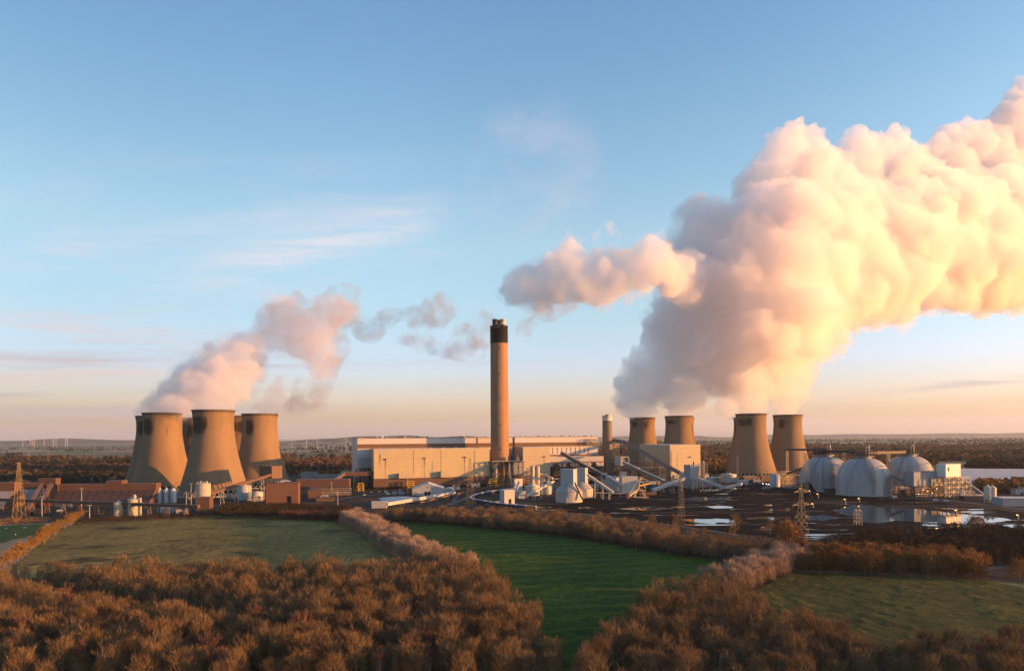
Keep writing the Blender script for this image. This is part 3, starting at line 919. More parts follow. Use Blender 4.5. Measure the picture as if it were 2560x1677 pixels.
RUSTSTEEL = plain("rusty_steel", (0.20, 0.11, 0.065), 0.8, 0.5, 0.5)
BLUESTEEL = plain("blue_grey_steel", (0.16, 0.18, 0.21), 0.55, 0.35, 0.5)
YELLOW = plain("yellow_paint", (0.50, 0.30, 0.03), 0.6, 0.4, 0.6)
BLACK = plain("black_opening", (0.008, 0.008, 0.009), 0.9, 0.2, 1.0)
WINDOW = plain("dark_glass", (0.015, 0.018, 0.022), 0.12, 0.2, 1.0, spec=0.6)
CONC = plain("pale_concrete", (0.40, 0.36, 0.30), 0.85, 0.4, 0.25)
COALHEAP = plain("coal", (0.014, 0.012, 0.012), 0.9, 0.4, 0.4)
WARMLAMP = glow("lamp_glow", (1.0, 0.50, 0.16), 2.2)
WHITELAMP = glow("floodlight_glow", (1.0, 0.92, 0.8), 2.5)

ROT = 17.0                                     # the works lie turned 17 degrees to the view
U = Vector((math.cos(R(ROT)), math.sin(R(ROT)), 0)); V = Vector((-math.sin(R(ROT)), math.cos(R(ROT)), 0))
KF = 0.963                                     # surveyed scale of the main range
O0 = Vector((-203, 1015, 0))
def fw(s, t, z=0.0):
    return O0 + U * s * KF + V * t * KF + Vector((0, 0, z))
def rthing(name, label, cat, loc, rot=ROT, group=None):
    """a thing whose parts are given in its own frame: x along its front, y away, z up"""
    o = thing(name, label, cat, loc, group)
    o.rotation_euler = (0, 0, R(rot))
    return o
def fthing(name, label, cat, loc):
    o = rthing(name, label, cat, loc)
    o.scale = (KF, KF, 1)
    return o
def lpart(mb, name, m, root, parent=None):
    o = mb.build(name, m, None, (0, 0, 0))
    o.parent = parent if parent is not None else root
    return o
def rect(mb, x0, x1, y0, y1, z0, z1):
    return mb.prism([(x0, y0), (x1, y0), (x1, y1), (x0, y1)], z0, z1)
def site(xf, x1, yt, yb, D=None, xl=None, rot=ROT, d=None, zb=0.0):
    """size of a block from its outline in the photograph: (front left corner, length, depth, height)"""
    F = gp(xf, yb, zb)
    if d: F = F * (d / F.y); F.z = 0
    F.z = 0
    u = Vector((math.cos(R(rot)), math.sin(R(rot)))); v = Vector((-u.y, u.x))
    def solve(w, x):
        k = _un(x, yb)[0] / FPX
        den = w.x - k * w.y
        return (k * F.y - F.x) / den if abs(den) > 1e-6 else 10.0
    L_ = solve(u, x1)
    if xl is not None: D = abs(solve(v, xl))
    H = pt(xf, yt, F.y).z
    return F, L_, (D if D else L_ * 0.6), H

def lattice(mb, x0, x1, y0, y1, z0, z1, nx, ny, nz, r=0.25, brace=True):
    """open steel frame"""
    gx = [x0 + (x1 - x0) * i / nx for i in range(nx + 1)]
    gy = [y0 + (y1 - y0) * i / max(1, ny) for i in range(ny + 1)]
    gz = [z0 + (z1 - z0) * i / nz for i in range(nz + 1)]
    for x in gx:
        for y in gy: mb.beam((x, y, z0), (x, y, z1), r * 2)
    for z in gz[1:]:
        for y in gy: mb.beam((x0, y, z), (x1, y, z), r * 1.6)
        for x in gx: mb.beam((x, y0, z), (x, y1, z), r * 1.6)
    if brace:
        for k in range(nz):
            for i in range(nx):
                a, b = ((gx[i], gz[k]), (gx[i + 1], gz[k + 1])) if (i + k) % 2 else ((gx[i + 1], gz[k]), (gx[i], gz[k + 1]))
                for y in (gy[0], gy[-1]): mb.beam((a[0], y, a[1]), (b[0], y, b[1]), r * 1.1)
    return mb

# ------------------------------------------------------------------ cooling towers
PROF = [(43.6, 8.0), (41.6, 14), (39.2, 22), (36.8, 30), (34.4, 39), (32.0, 49), (29.8, 60), (28.0, 71), (26.6, 81), (25.9, 90), (25.7, 96), (25.9, 102), (26.4, 108), (27.0, 112.8)]
def tower_mat(name, stains, tone=1.0):
    """weathered shuttered concrete; stains = (angle, half width, middle height, half height, strength) of the soot marks"""
    nt = NT(name)
    p = nt.coord("Object")
    x, y, z = nt.sep(p)[:3]
    ang = nt.math('ARCTAN2', y, x)
    base = tuple(v * tone for v in (0.245, 0.165, 0.100))
    n = nt.noise(nt.coord("Object", (1, 1, 0.25)), 0.05, 6, 0.6)
    c = nt.mix(nt.smooth(n, 0.3, 0.72), base, tuple(v * 0.80 for v in base))
    # casting lifts and ribs
    lift = nt.math('LESS_THAN', nt.math('FRACT', nt.math('DIVIDE', z, 1.9)), 0.16)
    rib = nt.math('LESS_THAN', nt.math('FRACT', nt.math('MULTIPLY', ang, 96 / (2 * math.pi))), 0.14)
    grid = nt.math('MAXIMUM', lift, rib)
    c = nt.mix(nt.math('MULTIPLY', grid, 0.32), c, tuple(v * 0.35 for v in base))
    bandn = nt.noise(nt.coord("Object", (0.0, 0.0, 1)), 0.33, 3, 0.7)
    c = nt.mix(nt.math('MULTIPLY', nt.smooth(bandn, 0.45, 0.75), 0.18), c, tuple(v * 0.6 for v in base))
    # long rain streaks from the rim
    cb = nt.n("ShaderNodeCombineXYZ")
    nt.set(cb.inputs[0], nt.math('MULTIPLY', ang, 26.0)); nt.set(cb.inputs[1], nt.math('MULTIPLY', z, 0.035))
    st = nt.noise(cb.outputs[0], 1.0, 5, 0.7)
    hi = nt.smooth(z, 45, 112)
    c = nt.mix(nt.math('MULTIPLY', nt.math('MULTIPLY', nt.smooth(st, 0.46, 0.72), hi), 0.6), c, (0.06, 0.045, 0.03))
    # grimy foot
    foot = nt.math('SUBTRACT', 1.0, nt.smooth(z, 8, 30))
    c = nt.mix(nt.math('MULTIPLY', nt.math('MULTIPLY', foot, nt.smooth(st, 0.3, 0.7)), 0.4), c, (0.07, 0.058, 0.045))
    # soot marks: ragged, following the ribs and lifts
    rag = nt.math('SUBTRACT', st, 0.5)
    wob = nt.noise(p, 0.10, 5, 0.65)
    for a0, hw, zc, zh, s in stains:
        da = nt.math('ABSOLUTE', nt.math('SUBTRACT', ang, R(a0)))
        u = nt.math('DIVIDE', da, R(hw))
        dz = nt.math('SUBTRACT', z, zc)
        w = nt.math('ADD', nt.math('MAXIMUM', nt.math('DIVIDE', dz, zh * 0.85), nt.math('DIVIDE', nt.math('MULTIPLY', dz, -1.0), zh * 1.25)), 0.0)
        r2 = nt.math('ADD', nt.math('POWER', u, 3.0), nt.math('POWER', nt.math('ABSOLUTE', w), 3.0))
        f = nt.math('ADD', r2, nt.math('ADD', nt.math('MULTIPLY', rag, -4.2), nt.math('MULTIPLY', nt.math('SUBTRACT', wob, 0.5), -3.0)))
        m = nt.math('SUBTRACT', 1.0, nt.smooth(f, 0.0, 1.35))
        m = nt.math('MULTIPLY', m, nt.math('SUBTRACT', 1.0, nt.math('MULTIPLY', grid, 0.30)))
        c = nt.mix(nt.math('MULTIPLY', m, s), c, (0.020, 0.018, 0.017))
    rim = nt.smooth(z, 109.5, 112.0)
    c = nt.mix(nt.math('MULTIPLY', rim, 0.75), c, (0.055, 0.045, 0.036))
    nt.bsdf(c, 0.9, spec=0.15)
    return nt.m
def cooling_tower(x, y, label, group, stains, tone=1.0):
    t = thing("cooling_tower", label, "cooling tower", (x, y, 0), group)
    t.rotation_euler = (0, 0, math.atan2(-y, -x))          # local +X looks towards the fields
    mb = MB()
    n = 72
    mb.lathe((0, 0, 0), PROF, n, False, False)
    inner = [(r - 0.7, z) for r, z in PROF][::-1]
    mb.lathe((0, 0, 0), inner, n, False, False)
    lpart(mb, "shell", tower_mat("tower_concrete", stains, tone), t)
    rim = MB().lathe((0, 0, 0), [(26.2, 112.7), (27.7, 112.8), (27.7, 114.3), (26.2, 114.3), (26.2, 112.7)], n, False, False, False)
    lpart(rim, "rim", plain("rim_concrete", (0.10, 0.085, 0.065), 0.9), t)
    legs = MB()
    for k in range(40):
        a = 2 * math.pi * k / 40
        for s in (-1, 1):
            b = a + s * math.pi / 40
            legs.tube((46.0 * math.cos(a), 46.0 * math.sin(a), 0.5), (43.4 * math.cos(b), 43.4 * math.sin(b), 8.4), 0.45, n=5, caps=False)
    lpart(legs, "leg_lattice", CONC, t)
    lpart(MB().lathe((0, 0, 0), [(48.5, 0), (48.5, 1.6), (47.6, 1.6), (47.6, 0.4)], n, False, False, False), "basin", CONC, t)
    lpart(MB().lathe((0, 0, 0), [(40.5, 0.6), (40.5, 8.2)], 48, False, False), "fill_screen", BLACK, t)
    return t
GL, GR = "cooling towers of the left hand group", "cooling towers of the right hand group"
STD = [(-46, 20, 95, 12, 0.93)]
cooling_tower(-403, 935, "nearest cooling tower, front and middle of the left hand group", GL, [(-50, 30, 96, 12.5, 0.95), (-22, 7, 98, 9, 0.7)])
cooling_tower(-516, 1022, "cooling tower with a curved shadow across its lower left side", GL, [(-50, 23, 96, 12.5, 0.95), (12, 2, 92, 8, 0.5)])
cooling_tower(-395, 1085, "cooling tower at the right end of the left hand group, nearest the pale hall", GL, [(-36, 17, 95, 12, 0.93)])
cooling_tower(-593, 1146, "shadowed cooling tower mostly hidden at the far left of its group", GL, [(-45, 22, 96, 12, 0.92)], 0.92)
cooling_tower(-567, 1250, "narrow strip of cooling tower whose rim is lost in steam between two nearer towers", GL, [(-25, 18, 92, 13, 0.92)], 0.9)
cooling_tower(-459, 1175, "cooling tower showing only a strip between the middle and right towers", GL, [(0, 40, 97, 9, 0.85)], 0.92)
cooling_tower(274, 1454, "hindmost lit cooling tower with two small soot patches, next to the short chimney", GR, [(-40, 15, 101, 6, 0.9), (14, 8, 100, 6, 0.85)])
cooling_tower(327, 1355, "cooling tower rising just behind the cream block with the long ramped conveyor", GR, [(-35, 26, 103, 5, 0.85)])
cooling_tower(360, 1472, "sliver of cooling tower hidden behind the one over the cream block", GR, STD, 0.95)
cooling_tower(432.8, 1252, "largest cooling tower of the right hand group, its lattice legs visible at the foot", GR, [(-30, 38, 100, 7, 0.9)])
cooling_tower(532, 1335, "rightmost cooling tower, beside the white storage domes, with a round soot patch", GR, [(-25, 16, 99, 9.5, 0.93)])
cooling_tower(500, 1475, "cooling tower peeping out behind the left edge of the largest right hand tower", GR, STD, 0.95)

# ------------------------------------------------------------------ chimneys
def conc_shaft(name, col, ring=2.2):
    nt = NT(name)
    p = nt.coord("Object")
    z = nt.sep(p)[2]
    n = nt.noise(nt.coord("Object", (1, 1, 0.1)), 0.12, 6, 0.6)
    c = nt.mix(nt.smooth(n, 0.35, 0.7), col, tuple(v * 0.75 for v in col))
    l = nt.math('LESS_THAN', nt.math('FRACT', nt.math('DIVIDE', z, ring)), 0.14)
    c = nt.mix(nt.math('MULTIPLY', l, 0.22), c, tuple(v * 0.4 for v in col))
    b = nt.noise(nt.coord("Object", (0, 0, 1)), 0.12, 3, 0.6)
    c = nt.mix(nt.math('MULTIPLY', nt.smooth(b, 0.45, 0.7), 0.25), c, tuple(v * 0.6 for v in col))
    nt.bsdf(c, 0.85, spec=0.2)
    return nt.m
def main_chimney():
    t = thing("chimney", "very tall chimney with a black top and three short flues, beside the cream hall", "chimney", (-19.3, 1088, 0))
    t.rotation_euler = (0, 0, R(-90))
    lpart(MB().lathe((0, 0, 0), [(14.6, 0), (14.2, 80), (13.7, 222)], 64, False, False), "shaft", conc_shaft("chimney_concrete", (0.31, 0.18, 0.105)), t)
    black = NT("black_windshield"); black.bsdf((0.016, 0.016, 0.018), 0.32, spec=0.6)
    cap = lpart(MB().lathe((0, 0, 0), [(13.75, 222), (13.95, 222.2), (13.95, 248), (14.1, 248.1), (14.1, 249.5), (13.0, 249.5), (13.0, 248.5)], 64, False, True), "cap", black.m, t)
    for k, (cx_, cy_, m) in enumerate(((4.5, -5.6, DARKSTEEL), (4.0, 5.9, BRIGHTSTEEL), (-6.5, 0.6, DARKSTEEL))):
        lpart(MB().lathe((cx_, cy_, 0), [(4.7, 251), (4.7, 258.3), (4.9, 258.4), (4.9, 259.4), (4.3, 259.4), (4.3, 256)], 28, False, True), "flue", m, t)
    rail = MB()
    pts_ = [(13.6 * math.cos(2 * math.pi * k / 40), 13.6 * math.sin(2 * math.pi * k / 40)) for k in range(41)]
    for k in range(40):
        rail.beam((*pts_[k], 249.5), (*pts_[k], 250.7), 0.12)
        rail.beam((*pts_[k], 250.7), (*pts_[k + 1], 250.7), 0.12)
    lpart(rail, "railing", STEEL, t, cap)
    for a in (-70, -62, -54, -30, -22, -14, -8, -2, 4):
        mk = MB()
        mk.beam((14.15 * math.cos(R(a)), 14.15 * math.sin(R(a)), 245.6), (14.15 * math.cos(R(a)), 14.15 * math.sin(R(a)), 247.0), 0.9, 0.5)
        lpart(mk, "marker_plate", WHITE, t, cap)
    for z in (212, 173, 133, 93, 55):
        lpart(MB().box((14.35 - z * 0.0027, 0.6, z), (0.5, 1.5, 2.0)), "inspection_port", BLACK, t)
main_chimney()
def small_chimney():
    p = pt(1518.5, 1150, 1200)
    t = thing("chimney", "short plain concrete chimney with a white ringed top beside the bridge conveyor", "chimney", (p.x, p.y, 0))
    lpart(MB().lathe((0, 0, 0), [(9.2, 0), (8.6, 60), (8.25, 102.5)], 48, False, False), "shaft", conc_shaft("grey_chimney_concrete", (0.20, 0.15, 0.11), 1.8), t)
    lpart(MB().lathe((0, 0, 0), [(8.5, 102.5), (8.5, 110.2), (8.75, 110.3), (8.75, 111.3), (7.4, 111.3), (7.4, 108)], 48, False, True), "cap", plain("white_band", (0.62, 0.58, 0.52), 0.7), t)
    lpart(MB().lathe((0, 0, 0), [(3.4, 108), (3.4, 113.2)], 20, False, True), "flue", DARKSTEEL, t)
small_chimney()

# ------------------------------------------------------------------ the great halls
def louvre_vents(root, pts_, r=0.9):
    for x, z in pts_:
        b = MB().box((x, -0.9, z), (2.2, 1.8, 1.7))
        o = lpart(b, "vent", DARKSTEEL, root)
def rust_cladding(base_name, col, marks):
    """the cream cladding with rust weeping from each vent (x, top z, length)"""
    m = cladding(base_name, col, 3.0, 6.4, 0.2, streak=0.12, course=9.0)
    nt = NT.__new__(NT); nt.m = m; nt.nt = m.node_tree
    b = [n for n in m.node_tree.nodes if n.type == 'BSDF_PRINCIPLED'][0]
    src = b.inputs["Base Color"].links[0].from_socket
    x, y, z = nt.sep(nt.coord("Object"))[:3]
    wob = nt.noise(nt.coord("Object", (1, 1, 0.15)), 0.6, 4, 0.6)
    c = src
    for mx, mz, ln in marks:
        dz = nt.math('SUBTRACT', mz, z)
        wx = nt.math('ADD', nt.math('SUBTRACT', x, mx), nt.math('MULTIPLY', nt.math('SUBTRACT', wob, 0.5), 2.5))
        w = nt.math('SUBTRACT', 1.0, nt.smooth(nt.math('ABSOLUTE', wx), 0.3, 2.0))
        f = nt.math('MULTIPLY', w, nt.math('MULTIPLY', nt.math('GREATER_THAN', dz, 0.0), nt.math('SUBTRACT', 1.0, nt.smooth(dz, ln * 0.2, ln))))
        c = nt.mix(nt.math('MULTIPLY', f, 0.8), c, (0.22, 0.11, 0.035))
    m.node_tree.links.new(c, b.inputs["Base Color"])
    return m
def fgd_left():
    t = fthing("cream_hall", "long cream clad hall with rust streaked vents left of the tall chimney", "industrial hall", fw(0, 0))
    L_, D, H = 182.6, 52.0, 58.0
    marks = [(17.5, 43.0, 17), (78, 43.6, 15), (142, 44.2, 10), (9, 50, 22)]
    lpart(rect(MB(), 0, L_, 0, D, 15.3, H), "wall", rust_cladding("cream_cladding_rusty", (0.47, 0.375, 0.22), marks), t)
    r = lpart(rect(MB(), -0.5, L_ + 0.5, -0.5, D + 0.5, H + 0.004, H + 0.9), "roof", PALEROOF, t)
    for k in range(9):
        lpart(rect(MB(), 8 + k * 20, 11 + k * 20, 8, 11, H + 0.9, H + 2.2), "roof_vent", STEEL, t, r)
    lpart(rect(MB(), -0.6, L_ + 1.2, -0.8, D, 3.0, 15.4), "base_wall", BROWND, t)
    lpart(rect(MB(), 1, L_ - 1, 1.5, D - 1, 0, 3.0), "plinth", BLACK, t)
    for k in range(14): lpart(MB().beam((2 + k * 13.8, -0.2, 0), (2 + k * 13.8, -0.2, 2.99), 0.8), "column", DARKSTEEL, t)
    for x, z, in ((17.8, 43), (78, 43.6), (142, 44.2)):
        v = lpart(MB().box((x, -1.0, z), (2.4, 2.0, 1.8)), "vent", DARKSTEEL, t)
        lpart(MB().tube((x, -0.35, z), (x, -0.35, 15), 0.16, n=6), "downpipe", CREAM2, t, v)
    lpart(rect(MB(), 8.5, 17.5, -0.12, 0, 52, 57.5), "panel", WHITE, t)
    lpart(MB().tube((10.4, -0.4, 46), (10.4, -0.4, 52), 0.25, n=6), "downpipe", WHITE, t)
    for x0, x1, h in ((37, 63, 21.8), (102, 120, 23.5)):
        lpart(rect(MB(), x0, x1, -8, -0.01, 15.5, h + 1), "annex", CREAM2, t)
    for x in (61, 90, 104, 158):
        lpart(rect(MB(), x, x + 0.5, -0.35, -0.02, 14, 40 if x == 90 else 56), "ladder", STEEL, t)
fgd_left()
def fgd_right():
    F = fw(239, 0)
    t = fthing("cream_hall", "small cream clad block just right of the tall chimney", "industrial hall", F)
    L_, D, H = 47.0, 48.0, 58.5
    lpart(rect(MB(), 0, L_, 0, D, 15.3, H), "wall", CREAM, t)
    lpart(rect(MB(), -0.4, L_ + 0.4, -0.4, D + 0.4, H + 0.004, H + 0.9), "roof", PALEROOF, t)
    lpart(rect(MB(), -24, L_ + 0.6, -0.7, D, 3, 15.4), "base_wall", BROWND, t)
    lpart(rect(MB(), -22, L_ - 1, 1, D - 1, 0, 3.0), "plinth", BLACK, t)
    v = lpart(MB().box((36.5, -0.9, 43), (2.2, 1.8, 1.7)), "vent", DARKSTEEL, t)
    lpart(MB().tube((36.5, -0.3, 43), (36.5, -0.3, 15), 0.16, n=6), "downpipe", CREAM2, t, v)
fgd_right()
def fgd_far():
    P = pt(1675, 1150, 1150); P.z = 0
    t = rthing("cream_hall", "cream clad block in front of the right hand cooling towers, under the bridge conveyor", "industrial hall", P)
    L_, D, H = 57.7, 107.8, 59.5
    lpart(rect(MB(), 0, L_, 0, D, 8, H), "wall", CREAM2, t)
    lpart(rect(MB(), -0.4, L_ + 0.4, -0.4, D + 0.4, H + 0.004, H + 0.9), "roof", PALEROOF, t)
    lpart(rect(MB(), -0.5, L_ + 0.5, -0.6, D, 0, 8.2), "base_wall", BROWND, t)
    lpart(MB().box((38, -0.9, 39), (3.0, 1.8, 1.5)), "vent", DARKSTEEL, t)
    lad = MB(); lad.beam((2.6, -0.3, 14), (2.6, -0.3, 52), 0.5)
    for k in range(9): lad.box((3.2, -0.7, 14 + k * 4.2), (2.6, 1.4, 0.4))
    lpart(lad, "stair", STEEL, t)
    lpart(rect(MB(), 14, 30, -0.2, 0, 12, 46), "panel", CREAM, t)
fgd_far()
def boiler(label, s0, s1, t0, D, H, side):
    t = fthing("boiler_house", label, "boiler house", fw(s0, t0))
    L_ = s1 - s0
    lpart(rect(MB(), 0, L_, 0, D, 0, H), "wall", BOILERWALL, t)
    r = lpart(rect(MB(), -0.5, L_ + 0.5, -0.5, D + 0.5, H + 0.004, H + 0.8), "roof", GREYROOF, t)
    rr = random.Random(int(s0) + 50)
    n = int(L_ / 9)
    for k in range(n):
        x = 4 + k * 9 + rr.uniform(-2, 2)
        h = rr.choice((1.0, 1.4, 2.2, 2.8)); w = rr.choice((1.2, 2.0, 4.0, 7.0))
        y = rr.uniform(2, 18)
        lpart(rect(MB(), x, x + w, y, y + 2.5, H + 0.8, H + 0.8 + h), "roof_vent", rr.choice((STEEL, BRIGHTSTEEL, DARKSTEEL)), t, r)
    # the dark gallery of pipes under the eaves
    g = MB()
    rect(g, -0.8, L_ + 0.4, -2.6, -0.02, 59.8, 61.0)
    rect(g, -0.8, L_ + 0.4, -1.4, -0.02, 62.6, 63.4)
    rect(g, -0.8, L_ + 0.4, -1.8, -0.02, 65.0, 65.8)
    lpart(g, "gallery", RUSTSTEEL, t)
    lpart(rect(MB(), -0.3, L_, -0.25, -0.01, 61.01, 65.0), "shadow_panel", plain("gallery_shade", (0.16, 0.115, 0.085), 0.8), t)  # dark sheet that paints the shade between and behind the pipes
    return t
b1 = boiler("long pale boiler house behind the cream hall, its roof level with the horizon", -19.8, 239, 58, 120, 74.4, True)
lpart(rect(MB(), 196, 198, -0.6, -0.02, 40, 74), "downpipe", RUSTSTEEL, b1)
b2 = boiler("shorter pale boiler house to the right of the tall chimney", 243, 396.7, 58, 120, 74.6, False)
fr = MB(); lattice(fr, 130, 154, -8, -1, 60, 71, 4, 1, 2, 0.3)
lpart(fr, "access_frame", STEEL, b2)
for k in range(10):
    lpart(rect(MB(), 60 + k * 8.4, 61.2 + k * 8.4, -0.2, -0.01, 47, 57), "window", DARKROOF, b2)
lpart(rect(MB(), 44, 153, -4, -0.01, 43.5, 45.5), "ledge", RUSTSTEEL, b2)
def low_turbine_hall():
    t = fthing("machine_hall", "long low white roofed hall below the right boiler house", "industrial hall", fw(300, 40))
    lpart(rect(MB(), 0, 100, 0, 16, 26, 41), "wall", WHITE, t)
    lpart(rect(MB(), -0.3, 100.3, -0.3, 16, 41.004, 41.8), "roof", PALEROOF, t)
    lpart(rect(MB(), 0, 100, 2, 16, 0, 26), "base_wall", DARKSTEEL, t)
low_turbine_hall()
def precipitators():
    t = fthing("precipitator_block", "dark steel block of ducts and columns right of the small cream block", "process plant", fw(288, -6))
    m = MB(); lattice(m, 0, 92, 0, 34, 0, 34, 12, 2, 4, 0.32)
    lpart(m, "steel_frame", DARKSTEEL, t)
    for k in range(4):
        o = lpart(rect(MB(), 3 + k * 22.5, 22 + k * 22.5, 3, 30, 12, 27), "casing", plain("dark_casing", (0.055, 0.045, 0.038), 0.8), t)
        lpart(MB().lathe((12.5 + k * 22.5, 15, 27), [(6, 0), (3, 5), (3, 7)], 12, False, True), "hopper", DARKSTEEL, t, o)
    lpart(rect(MB(), 0, 92, -1, 2, 33.6, 35.2), "walkway", RUSTSTEEL, t)
    lpart(MB().tube((2, -2, 20), (90, -2, 20), 1.6, n=12), "duct", RUSTSTEEL, t)
    lpart(MB().tube((2, -3, 9), (90, -3, 9), 1.0, n=10), "pipe", STEEL, t)
precipitators()
def duct_structure():
    t = fthing("duct_structure", "open steel frame with ducts around the foot of the tall chimney", "process plant", fw(184, -14))
    m = MB(); lattice(m, 0, 52, 0, 20, 0, 38, 6, 2, 4, 0.38)
    lpart(m, "steel_frame", plain("frame_steel", (0.17, 0.14, 0.11), 0.7), t)
    for x, r_, mm in ((7, 2.6, BRIGHTSTEEL), (20, 2.6, RUSTSTEEL), (30, 2.0, BRIGHTSTEEL)):
        lpart(MB().tube((x, 8, 12), (x, 8, 35), r_, n=16), "duct", mm, t)
    lpart(rect(MB(), 35, 50, 4, 18, 16, 36), "casing", PALEBLUE, t)
    lpart(rect(MB(), 32, 50, 2, 16, 0, 11), "base_house", PALEBLUE, t)
    lpart(rect(MB(), 0, 53, -0.5, 20, 38.2, 38.8), "deck", STEEL, t)
    f2 = lpart(MB().lathe((44, 22, 38.8), [(8, 0), (7.5, 5), (5.5, 9), (2, 11)], 20, False, True), "fan_casing", DARKSTEEL, t)
duct_structure()
def left_annex():
    # lattice and pale block at the left end of the boiler house
    t = fthing("side_plant", "pale block and dark lattice at the left end of the long boiler house", "process plant", fw(-17, 40))
    lpart(rect(MB(), 0, 30, 0, 17, 30, 46), "casing", PALEBLUE, t)
    m = MB(); lattice(m, -7, 26, -8, 0, 0, 29, 5, 1, 3, 0.35)
    lpart(m, "steel_frame", DARKSTEEL, t)
    lpart(MB().tube((16, -4, 2), (16, -4, 20), 3.0, n=16), "vessel", DARKSTEEL, t)
    c = lpart(rect(MB(), -26, -9, 6, 30, 0, 24), "cooler_block", plain("louvred_grey", (0.16, 0.17, 0.18), 0.7), t)
    for k in range(5): lpart(rect(MB(), -26.3, -9, 5.2, 5.99, 3 + k * 4, 5 + k * 4), "louvre", DARKSTEEL, t, c)
left_annex()
# ------------------------------------------------------------------ sheds, silos, conveyors, machines
def block(name, label, cat, xf, x1, yt, yb, wall, roofm, D=None, xl=None, rot=ROT, d=None, openings=(), parapet=0.5, group=None, roofkit=0, z0=0.0):
    """a clad building; openings = (x fraction, width, height, sill, part name)"""
    F, L_, D, H = site(xf, x1, yt, yb, D, xl, rot, d)
    t = rthing(name, label, cat, F, rot, group)
    lpart(rect(MB(), 0, L_, 0, D, z0, H), "wall", wall, t)
    r = MB(); rect(r, -0.3, L_ + 0.3, -0.3, D + 0.3, H + 0.004, H + parapet)
    rf = lpart(r, "roof", roofm, t)
    rr = random.Random(int(xf * 7 + yb))
    for k in range(roofkit):
        x, y = rr.uniform(0.1, 0.8) * L_, rr.uniform(0.15, 0.7) * D
        lpart(rect(MB(), x, x + rr.uniform(1, 3), y, y + 1.5, H + parapet, H + parapet + rr.uniform(0.8, 2.2)), "roof_unit", STEEL, t, rf)
    for fx, w, h, sill, nm in openings:
        x = fx * L_
        dr = lpart(rect(MB(), x, x + w, -0.12, -0.01, sill, sill + h), nm, WINDOW if nm == "window" else BLACK, t)
        lpart(rect(MB(), x - 0.2, x + w + 0.2, -0.22, -0.121, sill + h, sill + h + 0.3), "lintel", STEEL, t, dr)
    if z0 > 2:
        for fx in (0.03, 0.35, 0.65, 0.97):
            for fy in (0.05, 0.95):
                lpart(MB().beam((fx * L_, fy * D, 0), (fx * L_, fy * D, z0), 0.7), "leg", DARKSTEEL, t)
    return t, L_, D, H

def gallery(name, label, p0, p1, w, h, wall, roofm, legs=(), cat="conveyor", roof_over=0.3, group=None, legm=None, stripes=False):
    """inclined or level covered conveyor between two points (centre line); legs = fractions along it"""
    p0, p1 = Vector(p0), Vector(p1)
    base = Vector((p0.x, p0.y, 0))
    t = thing(name, label, cat, base, group)
    part(MB().beam(p0, p1, w, h), "gallery", wall, t)
    up = Vector((0, 0, h / 2 + 0.16))
    part(MB().beam(p0 + up, p1 + up, w + roof_over * 2, 0.3), "roof", roofm, t)
    d = (p1 - p0); d.z = 0; d.normalize()
    s = Vector((-d.y, d.x, 0))
    for f in legs:
        q = p0.lerp(p1, f)
        z = q.z - h / 2
        if z < 1.0: continue
        m = MB()
        for sg in (-1, 1): m.beam((q.x + s.x * w * 0.45 * sg, q.y + s.y * w * 0.45 * sg, z), (q.x + s.x * w * 0.8 * sg, q.y + s.y * w * 0.8 * sg, 0), 0.45)
        n = max(1, int(z / 5))
        for k in range(n):
            a = 0.45 + 0.35 * (1 - (k + 1) / n); b = 0.45 + 0.35 * (1 - k / n)
            za, zb = z * (k + 1) / n - 0.2, z * k / n
            m.beam((q.x + s.x * w * a, q.y + s.y * w * a, za), (q.x - s.x * w * a, q.y - s.y * w * a, za), 0.3)
            m.beam((q.x + s.x * w * a, q.y + s.y * w * a, za), (q.x - s.x * w * b, q.y - s.y * w * b, zb), 0.25)
        part(m, "trestle", legm or STEEL, t)
    return t

def silo(name, label, x, yt, yb, wpx, wall, topm, d=None, cone=0.12, kit=True, group=None, legs=False):
    c = gp(x, yb)
    if d: c = c * (d / c.y)
    c.z = 0
    r = wpx / 2 * mpp(c.y)
    c = c + Vector((0, r, 0))
    H = pt(x, yt, c.y).z
    t = thing(name, label, "silo", c, group)
    z0 = 0.0
    if legs:
        z0 = H * 0.22
        for k in range(6):
            a = k * math.pi / 3
            part(MB().beam(c + Vector((r * .9 * math.cos(a), r * .9 * math.sin(a), 0)), c + Vector((r * .9 * math.cos(a), r * .9 * math.sin(a), z0)), 0.5), "leg", STEEL, t)
    part(MB().lathe(c, [(r, z0), (r, H)], 36, True, False), "drum", wall, t)
    cap = part(MB().lathe(c, [(r * 1.03, H), (r * 1.03, H + 0.35), (r * 0.25, H + 0.35 + r * cone * 2), (r * 0.25, H + 1.0 + r * cone * 2)], 36, False, True), "top", topm, t)
    for k in range(1, 4):
        z = z0 + (H - z0) * k / 4
        part(MB().lathe(c, [(r + 0.02, z), (r + 0.14, z + 0.05), (r + 0.14, z + 0.35), (r + 0.02, z + 0.4)], 36, False, False), "hoop", topm, t)
    if kit:
        m = MB()
        for k in range(20):
            a = 2 * math.pi * k / 20; b = 2 * math.pi * (k + 1) / 20
            pa, pb = c + Vector((r * math.cos(a), r * math.sin(a), H + 0.3)), c + Vector((r * math.cos(b), r * math.sin(b), H + 0.3))
            m.beam(pa, pa + Vector((0, 0, 1.2)), 0.1); m.beam(pa + Vector((0, 0, 1.2)), pb + Vector((0, 0, 1.2)), 0.1)
        part(m, "railing", STEEL, t, cap)
        m = MB()
        for sg in (-0.4, 0.4): m.beam(c + Vector((sg, -r - 0.3, 0)), c + Vector((sg, -r - 0.3, H + 1.2)), 0.12)
        for k in range(int(H / 1.2)): m.beam(c + Vector((-0.4, -r - 0.3, 0.6 + k * 1.2)), c + Vector((0.4, -r - 0.3, 0.6 + k * 1.2)), 0.1)
        part(m, "ladder", STEEL, t)
    return t, c, r, H

